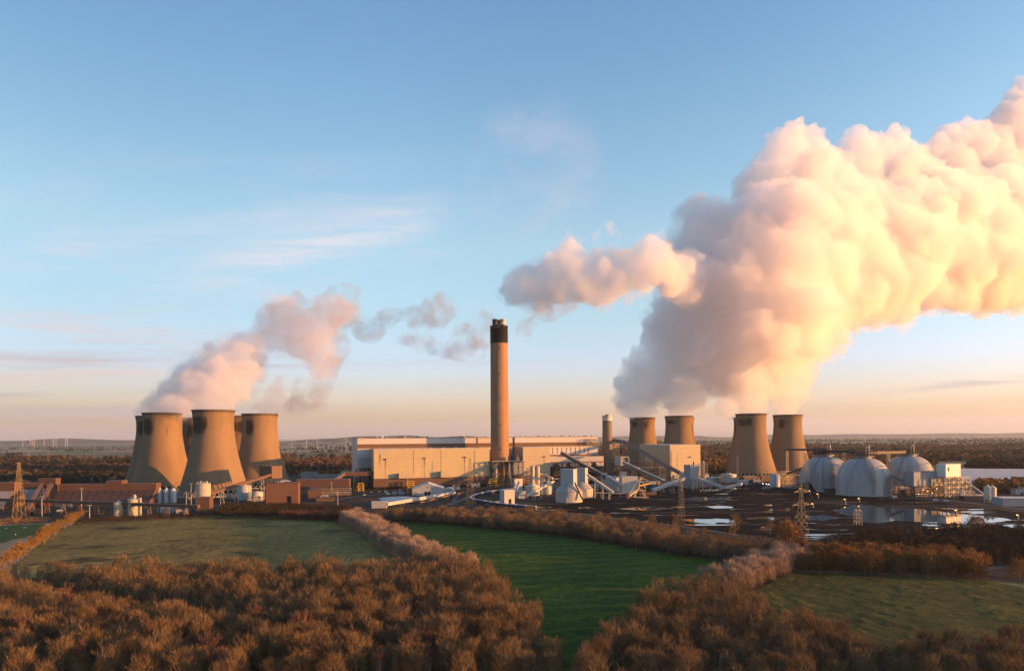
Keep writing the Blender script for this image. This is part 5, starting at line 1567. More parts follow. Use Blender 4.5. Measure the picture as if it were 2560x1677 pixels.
# stacker machine in the coal yard
def stacker():
    P = gp(1598, 1244)
    t = thing("stacker_reclaimer", "rusty cream coal stacker with boom and bucket wheel at the edge of the coal yard", "coal stacker", P)
    k = mpp(P.y)
    def q(x, y, dy=0.0):
        v = pt(x, y, P.y + dy); return v
    m = MB()
    for x in (1584, 1614):
        for dy in (-4, 4): m.beam(Vector((q(x, 1240).x, P.y + dy, 0.2)), Vector((q(1598, 1225).x + (x - 1598) * k * 0.5, P.y + dy * 0.6, 8.5)), 1.0)
    m.box((P.x, P.y, 8.2), (16, 8, 1.2)); m.box((P.x, P.y, 0.2), (22, 10, 1.0))
    part(m, "undercarriage", SANDY, t)
    part(MB().lathe((P.x, P.y, 9.4), [(4.2, 0), (4.2, 1.4)], 24, False, True), "turntable", RUSTSTEEL, t)
    b = MB(); a0, a1 = Vector((P.x, P.y, 11.5)), q(1572, 1240, -14)
    a1.z = 3.4
    b.beam(a0, a1, 2.4, 1.6)
    for f in np.linspace(0.05, 0.95, 8): b.beam(a0.lerp(a1, f) + Vector((0, 0, 0.8)), a0.lerp(a1, f) + Vector((0, 0, 2.4)), 0.22)
    b.beam(a0 + Vector((0, 0, 2.4)), a1 + Vector((0, 0, 2.4)), 0.3)
    part(b, "boom", SANDY, t)
    w = MB()
    ax = (a1 - a0); ax.z = 0; ax.normalize(); c = a1 + ax * 0.5
    n = 20
    ring = [c + ax * (3.3 * math.cos(2 * math.pi * i / n)) + Vector((0, 0, 3.3 * math.sin(2 * math.pi * i / n))) for i in range(n)]
    for i in range(n):
        w.beam(ring[i], ring[(i + 1) % n], 1.2, 0.4)
        if i % 2 == 0:
            w.beam(c, ring[i], 0.25); w.box(ring[i] + Vector((0, 0, -0.4)), (0.9, 1.4, 0.9))
    part(w, "bucket_wheel", RUSTSTEEL, t)
    c2 = MB(); e = q(1626, 1207, 10); c2.beam(a0 + Vector((0, 0, 3)), e, 2.4, 1.4)
    part(c2, "counter_boom", YELLOW, t)
    part(MB().box(e + Vector((3, 0, -1.5)), (7.5, 4, 3.6)), "counterweight", WHITE, t)
    ms = MB(); top = Vector((P.x + 2, P.y, 25))
    for dy in (-2.4, 2.4): ms.beam((P.x - 1, P.y + dy, 12), top, 0.5); ms.beam((P.x + 7, P.y + dy, 12), top, 0.5)
    ms.beam(top, a1 + Vector((0, 0, 2.2)), 0.25); ms.beam(top, e + Vector((0, 0, 1.5)), 0.25)
    part(ms, "mast", BRIGHTSTEEL, t)
    cab = part(MB().box((P.x - 4, P.y - 4.4, 10.6), (3.2, 3.0, 3.4)), "cab", WHITE, t)
    part(MB().box((P.x - 4, P.y - 5.96, 12.0), (2.6, 0.1, 1.6)), "window", WINDOW, t, cab)
    tail = MB(); tail.beam(q(1490, 1231, 2) , q(1566, 1233, 0), 2.2, 1.6)
    part(tail, "trailing_conveyor", SANDY, t)
    for x in (1502, 1525, 1550): part(MB().beam(q(x, 1232, 1), Vector((q(x, 1232, 1).x, q(x, 1232, 1).y, 0)), 0.8), "leg", SANDY, t)
stacker()
def pipe_heap():
    P = gp(1612, 1238)
    t = thing("drum", "long rusty horizontal drum lying beside the stacker machine", "drum", P)
    a, b = pt(1598, 1235, P.y), pt(1641, 1234, P.y)
    part(MB().tube(a, b, 2.3, n=18), "shell", RUSTSTEEL, t)
    for f in (0.2, 0.8):
        q = a.lerp(b, f); part(MB().box((q.x, q.y, 0), (1.5, 4, max(0.5, q.z - 1.6))), "saddle", DARKSTEEL, t)
pipe_heap()
gallery("conveyor", "pale conveyor lying low between the coal yard and the white tower house", pt(1630, 1226, 905), pt(1712, 1196, 950), 4.2, 3.4, PALEBLUE, PALEROOF, (0.3, 0.6, 0.85))
# white tower house
t_, L_, D_, H_ = block("tower_house", "grey white tower house with a sheltered lower storey at the top of the coal yard", "transfer tower", 1716, 1748, 1182, 1219, WHITE, PALEROOF, xl=1699, rot=22, openings=((0.08, 13, 15, 3, "opening"),))
block("tower_house", "upper grey block standing behind the white tower house", "transfer tower", 1726, 1747, 1163, 1206, PALEBLUE, GREYROOF, xl=1710, rot=22, d=985, openings=((0.3, 2.0, 5, 33, "window"),))
t_, L_, D_, H_ = block("canopy_house", "open fronted pale house with stout posts under a grey lean-to roof", "transfer house", 1730, 1757, 1200, 1225, PALEBLUE, GREYROOF, D=12, rot=12, z0=6.0)
for k in range(4): lpart(MB().beam((0.8 + k * (L_ - 1.6) / 3, -0.6, 0), (0.8 + k * (L_ - 1.6) / 3, -0.6, H_ - 1), 1.0), "post", YELLOW if k in (1, 2) else WHITE, t_)
block("shed", "small white hut with a square window left of the white tower house", "shed", 1686, 1697, 1188, 1214, WHITE, PALEROOF, D=7, rot=10, openings=((0.2, 3, 4, 7, "window"),))
gallery("conveyor", "white conveyor sloping down right from the white tower house", pt(1748, 1197, 935), pt(1809, 1219, 905), 3.0, 2.6, WHITE, WHITE, (0.5,))
gallery("conveyor", "white conveyor sloping up right to a white box on the coal yard edge", pt(1812, 1219, 905), pt(1854, 1209, 925), 3.0, 2.6, WHITE, WHITE, (0.5,))
block("transfer_house", "white box house at the right end of the low white conveyors", "transfer house", 1850, 1871, 1201, 1216, WHITE, PALEROOF, xl=1843, rot=20, openings=((0.15, 6, 4, 0, "opening"),))
portal("white framed portal over dark machinery behind the low white conveyors", 1771, 1781, 1803, 1195, 1213, 955)
silo("tank", "low white tank before the foot of the largest right hand tower", 1828, 1186, 1206, 38, plain("cream_tank", (0.50, 0.42, 0.35), 0.6), PALEROOF, cone=0.05)[0]["category"] = "tank"
st = rthing("stair_tower", "blue grey lattice tower right of the right cream block", "process plant", Vector((pt(1755, 1200, 1010).x, 1010, 0)), 17)
lpart(lattice(MB(), 0, 9, 0, 8, 0, 34, 2, 1, 8, 0.28), "steel_frame", BLUESTEEL, st)
lpart(MB().lathe((4, 4, 12), [(2.6, 0), (2.6, 24), (1.5, 27)], 16, True, True), "vessel", BLUESTEEL, st)
# --- storage domes
def dome_mat():
    nt = NT("stained_dome")
    p = nt.coord("Object"); x, y, z = nt.sep(p)[:3]
    ang = nt.math('ARCTAN2', y, x)
    cb = nt.n("ShaderNodeCombineXYZ"); nt.set(cb.inputs[0], nt.math('MULTIPLY', ang, 3.4)); nt.set(cb.inputs[1], nt.math('MULTIPLY', z, 0.012)); nt.set(cb.inputs[2], nt.rnd())
    st = nt.noise(cb.outputs[0], 1.3, 5, 0.6)
    c = nt.mix(nt.smooth(st, 0.40, 0.72), (0.33, 0.33, 0.335), (0.18, 0.172, 0.168))
    nt.bsdf(c, 0.55, spec=0.3)
    return nt.m
DOME = dome_mat()
def dome(label, x, y):
    t = thing("storage_dome", label, "storage dome", (x, y, 0), "white biomass storage domes")
    c = Vector((x, y, 0))
    prof = [(31.5, 0), (31.5, 17)] + [(31.5 * math.cos(a) ** 0.80, 17 + 29.5 * math.sin(a)) for a in np.linspace(0.10, 1.34, 14)]
    part(MB().lathe(c, prof, 64, False, True), "shell", DOME, t)
    zt = prof[-1][1]; rt = prof[-1][0]
    part(MB().lathe(c, [(31.9, 0), (31.9, 1.6), (31.5, 1.7)], 64, False, False, False), "ring_beam", CONC, t)
    part(MB().lathe(c + Vector((0, 0, zt - 0.5)), [(rt * 0.95, 0), (rt * 0.95, 2.2), (rt * 1.25, 2.3), (rt * 1.25, 3.0)], 40, False, True, False), "crown_ring", PALEBLUE, t)
    pl = lattice(MB(), x - 13, x + 13, y - 7, y + 7, zt + 2.5, zt + 11.5, 7, 2, 3, 0.26)
    top = part(pl, "head_frame", DARKSTEEL, t)
    for k, (dx, dy, w, h) in enumerate(((-8, -3, 7, 4.5), (1, -2, 6, 6), (7, 1, 4, 9), (-2, 3, 8, 5))):
        part(MB().box((x + dx, y + dy, zt + 2.6), (w, 3.4, h)), "head_house", (DARKSTEEL, RUSTSTEEL, BRIGHTSTEEL, STEEL)[k], t, top)
    part(MB().tube((x + 5, y - 4, zt + 2.6), (x + 5, y - 4, zt + 16), 0.9, n=10), "vent_stack", BRIGHTSTEEL, t, top)
    part(MB().tube((x + 1.5, y - 4, zt + 2.6), (x + 1.5, y - 4, zt + 14), 0.5, n=8), "vent_stack", BRIGHTSTEEL, t, top)
    for z in (4.2, 8.2): part(MB().box((x + 9, y - 3, zt + z), (9, 6, 0.3)), "platform", BRIGHTSTEEL, t, top)
    a = R(-62)
    sx, sy = x + 34 * math.cos(a), y + 34 * math.sin(a)
    sw = lattice(MB(), sx - 1.6, sx + 1.6, sy - 1.6, sy + 1.6, 0, 42, 1, 1, 12, 0.13)
    s_ = part(sw, "stair_tower", DARKSTEEL, t)
    part(MB().beam((sx, sy, 36), (x + 25 * math.cos(a), y + 25 * math.sin(a), 37), 1.6, 0.3), "walkway", DARKSTEEL, t, s_)
    return t
dome("left storage dome, a dark coal heap against its foot", 425, 940)
dome("nearest storage dome, with a stair tower down its sunlit side", 439.7, 867)
dome("right storage dome, half hidden behind a grey process house", 538, 940)
gallery("conveyor", "dark conveyor bridge across the tops of the storage domes", Vector((438, 867, 53)), Vector((425, 940, 53)), 3, 3, DARKSTEEL, DARKSTEEL, ())
gallery("conveyor", "dark conveyor bridge from the left storage dome back toward the cooling towers", Vector((425, 942, 55)), Vector((400, 1010, 54)), 3, 2.6, DARKSTEEL, SANDY, (0.6, 0.97), legm=SANDY)
gallery("conveyor", "dark conveyor bridge linking the nearest and right storage domes", Vector((446, 868, 52)), Vector((535, 938, 51)), 3, 3, DARKSTEEL, RUSTSTEEL, (0.5,), legm=SANDY)
for x, y, lab in ((2044 + 66, 1178, "rusty steel mast between the left and nearest domes"), (2222, 1160, "rusty steel mast between the nearest and right domes"), (2016, 1150, "rusty steel mast left of the left dome")):
    P = pt(x, y, 905 if x != 2222 else 915)
    t = thing("mast", lab, "lattice mast", (P.x, P.y, 0))
    part(lattice(MB(), P.x - 1.7, P.x + 1.7, P.y - 1.7, P.y + 1.7, 0, 51, 1, 1, 12, 0.2), "steel_frame", SANDY, t)
    part(MB().box((P.x, P.y, 51), (4.4, 4.4, 0.4)), "platform", SANDY, t)
# process houses right of the domes
t_, L_, D_, H_ = block("process_house", "grey white process house on a thicket of pipes before the right dome", "plant building", 2285, 2352, 1180, 1243, PALEBLUE, GREYROOF, D=16, rot=12, z0=13.5)
lpart(lattice(MB(), -2, L_ + 8, -4, 12, 0, 13.2, 10, 2, 3, 0.2), "steel_frame", RUSTSTEEL, t_)
for k in range(5): lpart(MB().tube((-2, -4.4 + k * 0.2, 2.0 + k * 2.2), (L_ + 8, -4.4 + k * 0.2, 2.0 + k * 2.2), 0.4), "pipe", (SANDY, BRIGHTSTEEL, RUSTSTEEL)[k % 3], t_)
for k in range(5): lpart(MB().lathe((4 + k * 6.2, -1, 0), [(1.3, 0), (1.3, 9)], 14, False, True), "vessel", (BRIGHTSTEEL, SANDY)[k % 2], t_)
for k in range(5): lpart(MB().box((2 + k * 6.4, -4.9, 4 + (k * 5) % 7), (0.6, 0.6, 0.6)), "lamp", WARMLAMP, t_)
lpart(MB().box((L_ * 0.62, -1.2, 13.6), (1.6, 2.2, 10)), "duct", SANDY, t_)
lpart(MB().box((L_ * 0.84, -1.4, 13.0), (13, 2.6, 4)), "duct", SANDY, t_)
t_, L_, D_, H_ = block("transfer_tower", "tall white transfer house with one dark window at the head of a steep conveyor", "transfer tower", 2365, 2402, 1161, 1243, cladding("white_pink_cladding", (0.60, 0.57, 0.55), 1.8, 0, 0.2, streak=0.15), PALEROOF, xl=2342, rot=26, z0=24, openings=((0.12, 3.0, 4.4, 31, "window"),))
lpart(lattice(MB(), -2, L_ + 20, 0, 9, 0, 23, 6, 1, 4, 0.25), "steel_frame", STEEL, t_)
gallery("conveyor", "steep blue grey conveyor sloping down right from the tall white transfer house", pt(2382, 1183, 862), pt(2462, 1240, 838), 5.4, 3.4, BLUESTEEL, plain("rusty_roof", (0.22, 0.17, 0.14), 0.7), (0.35, 0.65), legm=STEEL)
gallery("conveyor", "dark conveyor sloping down from the nearest dome to the pipe thicket", pt(2222, 1187, 850), pt(2291, 1217, 838), 3.4, 2.8, BLUESTEEL, SANDY, (0.4, 0.8))
silo("silo", "left of two shiny silos at the foot of the steep conveyor", 2475, 1219, 1257, 17, BRIGHTSTEEL, BRIGHTSTEEL, cone=0.3, legs=True)
silo("silo", "right of two shiny silos at the foot of the steep conveyor", 2487, 1220, 1257, 17, BRIGHTSTEEL, BRIGHTSTEEL, cone=0.3, legs=True)
block("shed", "grey white store with a broad roof at the right edge of the coal yard", "shed", 2508, 2600, 1246, 1265, PALEBLUE, PALEROOF, D=22, rot=-8)
block("shed", "long dark canopy shed under the steep conveyor", "shed", 2410, 2470, 1240, 1252, DARKSTEEL, GREYROOF, D=9, rot=-6)
# glasshouse
def glasshouse():
    a, b = gp(2396, 1207), gp(2720, 1214)
    poly = [gp(2398, 1206), gp(2760, 1214), gp(2740, 1180), gp(2402, 1177)]
    t = thing("glasshouse", "vast low glasshouse with a pale pink roof beyond the right dome", "glasshouse", poly[0])
    part(MB().prism([(q.x, q.y) for q in poly], 0.0, 4.2), "wall", PALEBLUE, t)
    nt = NT("milky_glazing")
    n = nt.noise(nt.coord("Object", (0.3, 1, 1)), 0.05, 3, 0.5)
    c = nt.mix(n, (0.55, 0.50, 0.48), (0.42, 0.40, 0.40))
    nt.bsdf(c, 0.6, spec=0.3)
    m = MB()
    nrow = 26
    for k in range(nrow):
        f0, f1, fm = k / nrow, (k + 1) / nrow, (k + 0.5) / nrow
        l0, l1, lm = poly[0].lerp(poly[3], f0), poly[0].lerp(poly[3], f1), poly[0].lerp(poly[3], fm)
        r0, r1, rm = poly[1].lerp(poly[2], f0), poly[1].lerp(poly[2], f1), poly[1].lerp(poly[2], fm)
        z0, z1 = Vector((0, 0, 4.25)), Vector((0, 0, 5.6))
        m.add([l0 + z0, r0 + z0, rm + z1, lm + z1], [(0, 1, 2, 3)]); m.add([lm + z1, rm + z1, r1 + z0, l1 + z0], [(0, 1, 2, 3)])
    part(m, "roof", nt.m, t)
glasshouse()
# plant below the dome row
pr = rthing("process_plant", "sunlit pipework and a white tank between the right hand towers and the left dome", "process plant", Vector((pt(1950, 1215, 1010).x, 1010, 0)), 17)
lpart(lattice(MB(), 0, 26, 0, 10, 0, 22, 5, 1, 5, 0.22), "steel_frame", SANDY, pr)
for k in range(7): lpart(MB().tube((0, k, 3 + k * 2.6), (26, k, 3 + k * 2.6), 0.5), "pipe", (SANDY, BRIGHTSTEEL, RUSTSTEEL)[k % 3], pr)
lpart(MB().lathe((-6, 3, 0), [(7, 0), (7, 17), (1, 19)], 28, False, True), "tank", PALETANK, pr)
gallery("conveyor", "rusty conveyor rising right to the left dome from the sunlit pipework", pt(1968, 1184, 1000), pt(2014, 1168, 965), 3.2, 2.6, RUSTSTEEL, RUSTSTEEL, (0.4,), legm=SANDY)
BRICKROOF = plain("earthy_roof", (0.26, 0.16, 0.09), 0.8, 0.4, 0.2)
for x0, x1, yt, yb, lab in ((1860, 1900, 1193, 1207, "low brown roofed shed before the largest right hand tower"), (1905, 1944, 1190, 1203, "low tan roofed shed between the two right hand towers")):
    block("shed", lab, "shed", x0, x1, yt, yb, BROWND, BRICKROOF, D=14, rot=10)
def yard_machine(label, x0, y0, x1, y1):
    a, b = gp((x0 + x1) / 2, max(y0, y1) + 6), None
    t = thing("reclaimer", label, "coal reclaimer", a)
    p0, p1 = pt(x0, y0, a.y), pt(x1, y1, a.y)
    m = MB(); m.beam(p0, p1, 1.6, 1.2)
    for k in range(9):
        q = p0.lerp(p1, k / 8); m.beam(q + Vector((0, 0, .6)), q + Vector((0, 0, 2.2)), 0.2)
    m.beam(p0 + Vector((0, 0, 2.2)), p1 + Vector((0, 0, 2.2)), 0.25)
    part(m, "boom", STEEL, t)
    part(MB().box((a.x, a.y, 0), (7, 5, 3)), "undercarriage", DARKSTEEL, t)
    part(MB().box((a.x + 1, a.y, 3.004), (4, 4, 3.2)), "cab", BLUESTEEL, t)
yard_machine("dark reclaimer with a raised boom left of the coal heap", 1906, 1221, 1936, 1213)
yard_machine("second dark reclaimer close to the left dome", 1938, 1209, 1962, 1204)
def heap(label, x, y, rx, ry, h, seed):
    c = gp(x, y)
    t_ = thing("coal_heap", label, "coal heap", c)
    rr = np.random.default_rng(seed)
    n, m_ = 40, 10
    mb = MB(); vs = []
    for j in range(m_ + 1):
        f = j / m_
        for k in range(n):
            a = 2 * math.pi * k / n
            w = 1 + 0.18 * math.sin(3 * a + seed) + 0.08 * rr.normal()
            vs.append((c.x + rx * (1 - f) * w * math.cos(a), c.y + ry * (1 - f) * w * math.sin(a), h * (1 - (1 - f) ** 1.15) + rr.normal() * 0.12))
    mb.add(vs, [(j * n + k, j * n + (k + 1) % n, (j + 1) * n + (k + 1) % n, (j + 1) * n + k) for j in range(m_) for k in range(n)], True)
    o = part(mb, "mound", COALHEAP, t_)
heap("black coal heap at the foot of the left dome", 2022, 1227, 17, 13, 15, 1)
heap("low black coal heap left of the reclaimers", 1893, 1215, 26, 14, 6, 2)
heap("low black coal heap along the top of the yard", 1950, 1226, 34, 10, 4.5, 3)
def dozer(label, x, y):
    P = gp(x, y)
    t = thing("bulldozer", label, "bulldozer", P)
    part(MB().box(P + Vector((0, 0, 0.9)), (4.6, 2.6, 1.5)), "body", YELLOW, t)
    part(MB().box(P + Vector((0.9, 0, 2.404)), (2.0, 2.2, 1.5)), "cab", YELLOW, t)
    for s in (-1, 1): part(MB().box(P + Vector((0, s * 1.6, 0.15)), (4.8, 0.7, 1.3)), "track", DARKSTEEL, t)
    part(MB().box(P + Vector((-3.2, 0, 0.2)), (0.3, 4.2, 1.6)), "blade", STEEL, t)
dozer("small bulldozer working alone in the middle of the coal yard", 1826, 1230)
def shed_gate(x, yt, yb, label):
    P = gp(x, yb)
    t = thing("steel_gantry", label, "gantry", P)
    k = mpp(P.y); W = 14 * k; H = pt(x, yt, P.y).z
    m = lattice(MB(), P.x - W / 2, P.x + W / 2, P.y - 2, P.y + 2, 0, H, 1, 1, 4, 0.18)
    part(m, "steel_frame", SANDY, t)
    for sx in (-1, 1): part(MB().box((P.x + sx * W * 0.3, P.y, H), (1.2, 1.2, 1.2)), "lamp_head", BRIGHTSTEEL, t)
shed_gate(2145, 1276, 1312, "small lit steel frame standing in the pool of the coal yard")

# ------------------------------------------------------------------ the clutter between the big pieces
rc = random.Random(404)
def clutter(label, x, y, w, d, h, mats, rot=ROT, n=5, cat="process plant"):
    """a low knot of vessels, pipes, boxes and frames"""
    P = gp(x, y)
    t = rthing("process_unit", label, cat, P, rot)
    lpart(lattice(MB(), 0, w, 0, d, 0, h, max(2, int(w / 4)), 1, max(2, int(h / 4)), 0.14), "steel_frame", mats[0], t)
    for k in range(n):
        xx = rc.uniform(0.05, 0.85) * w; kind = rc.random()
        if kind < 0.35: lpart(MB().lathe((xx, rc.uniform(0, d), 0), [(rc.uniform(.9, 1.8), 0), (rc.uniform(.9, 1.8), h * rc.uniform(.5, 1.1)), (.4, h * 1.15)], 14, True, True), "vessel", rc.choice(mats), t)
        elif kind < 0.7:
            z = rc.uniform(1, h); lpart(MB().tube((-1, -0.5 + rc.uniform(-.5, .5), z), (w + 1, -0.5, z), rc.uniform(.25, .55), n=8), "pipe", rc.choice(mats), t)
        else: lpart(MB().box((xx, rc.uniform(0, d), 0.01), (rc.uniform(2, 5), rc.uniform(2, 4), rc.uniform(2, h * .7))), "casing", rc.choice(mats), t)
    return t
MX = [STEEL, BRIGHTSTEEL, SANDY, DARKSTEEL, RUSTSTEEL, PALEBLUE]
for x, y, w, d, h, n, lab in (
    (1392, 1222, 16, 5, 12, 6, "bright pipework knot just left of the nearer coned silo"), (1356, 1206, 20, 6, 10, 7, "pipework knot behind the squat tanks"), (1300, 1212, 14, 5, 8, 5, "low pipework between the yellow gantry and the unloading houses"),
    (1486, 1206, 18, 6, 13, 7, "grey plant knot between the coned silos and the short chimney"), (1500, 1220, 16, 4, 7, 5, "low steel clutter left of the transfer tower"), (1600, 1206, 22, 6, 9, 7, "pale plant knot behind the stacker's counterweight"),
    (1640, 1212, 16, 5, 10, 6, "steel clutter under the long pale conveyor"), (1662, 1199, 18, 6, 12, 6, "dark plant knot left of the white tower house"), (1770, 1205, 20, 6, 8, 6, "grey plant knot right of the white tower house"),
    (1800, 1200, 18, 6, 7, 5, "low plant knot between the white portal and the low tank"), (1862, 1199, 22, 6, 6, 6, "earthy plant knot below the largest right hand tower"), (1960, 1224, 20, 5, 7, 6, "plant knot left of the coal heap"),
    (1990, 1222, 14, 5, 12, 5, "steel knot against the left side of the left dome"), (2188, 1238, 12, 4, 8, 4, "small plant knot at the foot of the nearest dome"), (2240, 1234, 18, 5, 9, 6, "plant knot right of the nearest dome"),
    (2404, 1246, 20, 5, 8, 6, "plant knot under the head of the steep conveyor"), (2440, 1250, 16, 4, 6, 5, "low plant knot by the canopy shed"), (880, 1222, 18, 6, 16, 7, "dark pipework below the upper brown block"),
    (912, 1214, 14, 5, 14, 5, "dark pipework against the cream hall's left corner"), (700, 1236, 14, 5, 6, 5, "small pipework behind the large brown block"), (556, 1248, 18, 5, 6, 6, "low pipework under the climbing brown conveyor"),
    (470, 1250, 12, 5, 8, 5, "pipework between the pale tanks and the concrete silo"), (620, 1254, 16, 4, 6, 5, "pipework at the foot of the white tanks"), (140, 1270, 14, 5, 6, 5, "rusty pipework below the long brown conveyor"),
    (1440, 1192, 22, 6, 15, 7, "dark plant knot under the dark enclosed conveyor"), (1560, 1182, 24, 6, 14, 7, "dark plant knot under the white portal house"), (1610, 1190, 24, 6, 16, 7, "dark plant knot beneath the arched bridge conveyor")):
    clutter(lab, x, y, w, d, h, MX if "dark" not in lab else [DARKSTEEL, RUSTSTEEL, BLUESTEEL, DARKSTEEL], n=n)
for i, (x0, x1, yt, yb, m, lab) in enumerate(((1128, 1150, 1217, 1224, WHITE, "low white hut by the road right of the round store"), (1180, 1200, 1212, 1218, PALEBLUE, "low pale hut under the brown base of the cream hall"), (983, 1012, 1228, 1236, PALEBLUE, "pale cabins row left of the white gabled shed"),
    (1408, 1424, 1196, 1206, WHITE, "white hut behind the slab headhouses"), (1456, 1472, 1200, 1212, PALEBLUE, "grey hut right of the slab headhouses"), (1585, 1604, 1183, 1194, PALEBLUE, "grey hut below the arched bridge conveyor"),
    (1756, 1772, 1186, 1198, WHITE, "white hut at the foot of the blue grey lattice tower"), (1884, 1902, 1200, 1207, PALEBLUE, "low grey hut below the largest right hand tower"), (2070, 2092, 1222, 1234, DARKSTEEL, "dark hut between the left and nearest domes"),
    (2176, 2190, 1226, 1237, PALEBLUE, "pale cabin at the nearest dome's stair"), (2262, 2284, 1224, 1238, BROWND, "brown hut between the domes and the grey process house"), (2540, 2580, 1222, 1236, PALEBLUE, "pale shed at the right edge beyond the shiny silos"),
    (330, 362, 1262, 1270, DARKSTEEL, "dark low hut right of the sandy silos"), (400, 440, 1270, 1282, PALEBLUE, "pale low tanks shed under the brown conveyor"), (440, 470, 1273, 1284, PALEBLUE, "second pale low shed under the brown conveyor"),
    (1216, 1228, 1228, 1234, WHITE, "tiny white hut inside the railway loop"), (1660, 1676, 1205, 1214, WHITE, "white hut at the foot of the long pale conveyor"))):
    block("shed", lab, "shed", x0, x1, yt, yb, m, (GREYROOF, PALEROOF, DARKROOF)[i % 3], D=9, rot=(6, 12, 17, 2)[i % 4], openings=((0.3, 2.0, 2.2, 0, "door"),), roofkit=2)
def spoil(label, x, y, rx, ry, h, m, seed):
    c = gp(x, y)
    t_ = thing("earth_mound", label, "earth mound", c)
    rr = np.random.default_rng(seed); n, q = 36, 8
    vs = [(c.x + rx * (1 - j / q) * (1 + 0.15 * math.sin(3 * a + seed)) * math.cos(a), c.y + ry * (1 - j / q) * math.sin(a), h * (1 - (1 - j / q) ** 1.6) + rr.normal() * 0.08) for j in range(q + 1) for a in np.linspace(0, 2 * math.pi, n, endpoint=False)]
    part(MB().add(vs, [(j * n + k, j * n + (k + 1) % n, (j + 1) * n + (k + 1) % n, (j + 1) * n + k) for j in range(q) for k in range(n)], True), "mound", m, t_)
EARTH = plain("dark_earth", (0.045, 0.034, 0.022), 0.95, 0.5, 0.3)
spoil("dark earth mound behind the long white conveyor", 905, 1252, 34, 12, 3.5, EARTH, 1)
spoil("grassy bank inside the railway loop", 1215, 1249, 24, 12, 2.0, plain("rough_turf", (0.06, 0.05, 0.022), 0.95, 0.5, 0.2), 2)
spoil("rusty coal bank behind the stacker machine", 1530, 1246, 40, 8, 2.5, COALHEAP, 3)
spoil("long black coal bank across the middle of the yard", 1750, 1282, 80, 6, 1.8, COALHEAP, 4)
spoil("black coal bank right of the golden pylon", 2060, 1256, 60, 7, 2.0, COALHEAP, 5)
spoil("black coal bank above the long pool", 2330, 1266, 70, 7, 2.0, COALHEAP, 6)
# conductors strung between the pylons
# ------------------------------------------------------------------ pylons, turbines, lamps, train, vehicles, sheep
PYLON = plain("pylon_steel", (0.22, 0.175, 0.125), 0.7, 0.3, 0.5)
SUNLITSTEEL = plain("sunlit_pylon_steel", (0.36, 0.27, 0.145), 0.7, 0.2, 0.5)  # brighter, yellower copy of the pylon steel, with sunlight put into its colour
def pylon(label, x, yt, yb, arms, wbase=0.16, face=0.0, strut=0.12, PYLON=PYLON):
    """lattice transmission tower; arms = (height fraction, half span in metres)"""
    P = gp(x, yb)
    H = pt(x, yt, P.y).z
    t = thing("pylon", label, "pylon", P, "electricity pylons")
    t.rotation_euler = (0, 0, R(face))
    w0, w1 = H * wbase / 2, H * 0.014
    waist = 0.62
    def hw(f): return w0 + (H * 0.034 - w0) * (f / waist) if f < waist else H * 0.034 + (w1 - H * 0.034) * (f - waist) / (1 - waist)
    m = MB(); n = 9
    fs = [1 - (1 - k / n) ** 1.25 for k in range(n + 1)]
    for a, b in zip(fs, fs[1:]):
        wa, wb = hw(a), hw(b)
        ca = [(-wa, -wa), (wa, -wa), (wa, wa), (-wa, wa)]; cb = [(-wb, -wb), (wb, -wb), (wb, wb), (-wb, wb)]
        for i in range(4):
            j = (i + 1) % 4
            m.beam((*ca[i], a * H), (*cb[i], b * H), strut * 1.3)
            m.beam((*ca[i], a * H), (*cb[j], b * H), strut * 0.6); m.beam((*ca[j], a * H), (*cb[i], b * H), strut * 0.6)
    lpart(m, "lattice", PYLON, t)
    for f, sp in arms:
        for sg in (-1, 1):
            m = MB(); w = hw(f); z = f * H; tip = (sg * sp, 0, z)
            for yy in (-w, w):
                m.beam((sg * w, yy, z), tip, strut * 0.8); m.beam((sg * hw(f + 0.05), yy, z + H * 0.05), tip, strut * 0.8)
            for k in (0.3, 0.6):
                m.beam((sg * (w + (sp - w) * k), 0, z), (sg * (w + (sp - w) * k), 0, z + H * 0.05 * (1 - k)), strut * 0.6)
            a = lpart(m, "crossarm", PYLON, t)
            lpart(MB().tube(tip, (sg * sp, 0, z - H * 0.05), 0.16, n=6), "insulator", DARKSTEEL, t, a)
    return t
AR3 = [(0.56, 8.5), (0.72, 10.5), (0.87, 7.0)]
pylon("sunlit pylon with wide arms standing at far left before the brown stores", 48, 1155, 1293, [(0.46, 9.0), (0.64, 10.5), (0.80, 11.0)], face=8, PYLON=SUNLITSTEEL)
pylon("tall dark pylon in front of the long cream hall", 1176, 1146, 1264, [(0.26, 0.5), (0.44, 10.0), (0.66, 9.0)][1:], face=70)
pylon("slender rusty pylon without arms before the white tower house", 1704, 1186, 1312, [], wbase=0.11, face=40)
pylon("golden pylon on the near shore of the coal yard", 2004, 1210, 1346, [(0.40, 7.0), (0.62, 9.0), (0.86, 7.0)], face=25, wbase=0.20, strut=0.16, PYLON=SUNLITSTEEL)
def far_pylon(label, x, yt, yb):
    return pylon(label, x, yt, yb, AR3, face=30, strut=0.18)
far_pylon("small distant pylon in the fields left of the left cooling towers", 120, 1125, 1164)
far_pylon("small distant pylon among dark trees near the left edge", 72, 1126, 1160)
far_pylon("small pylon just behind the right end of the long brown store", 288, 1188, 1240)
far_pylon("faint pylon between the right cooling towers on the wooded plain", 1763, 1120, 1160)
far_pylon("small distant pylon right of the left cooling towers", 721, 1128, 1168)

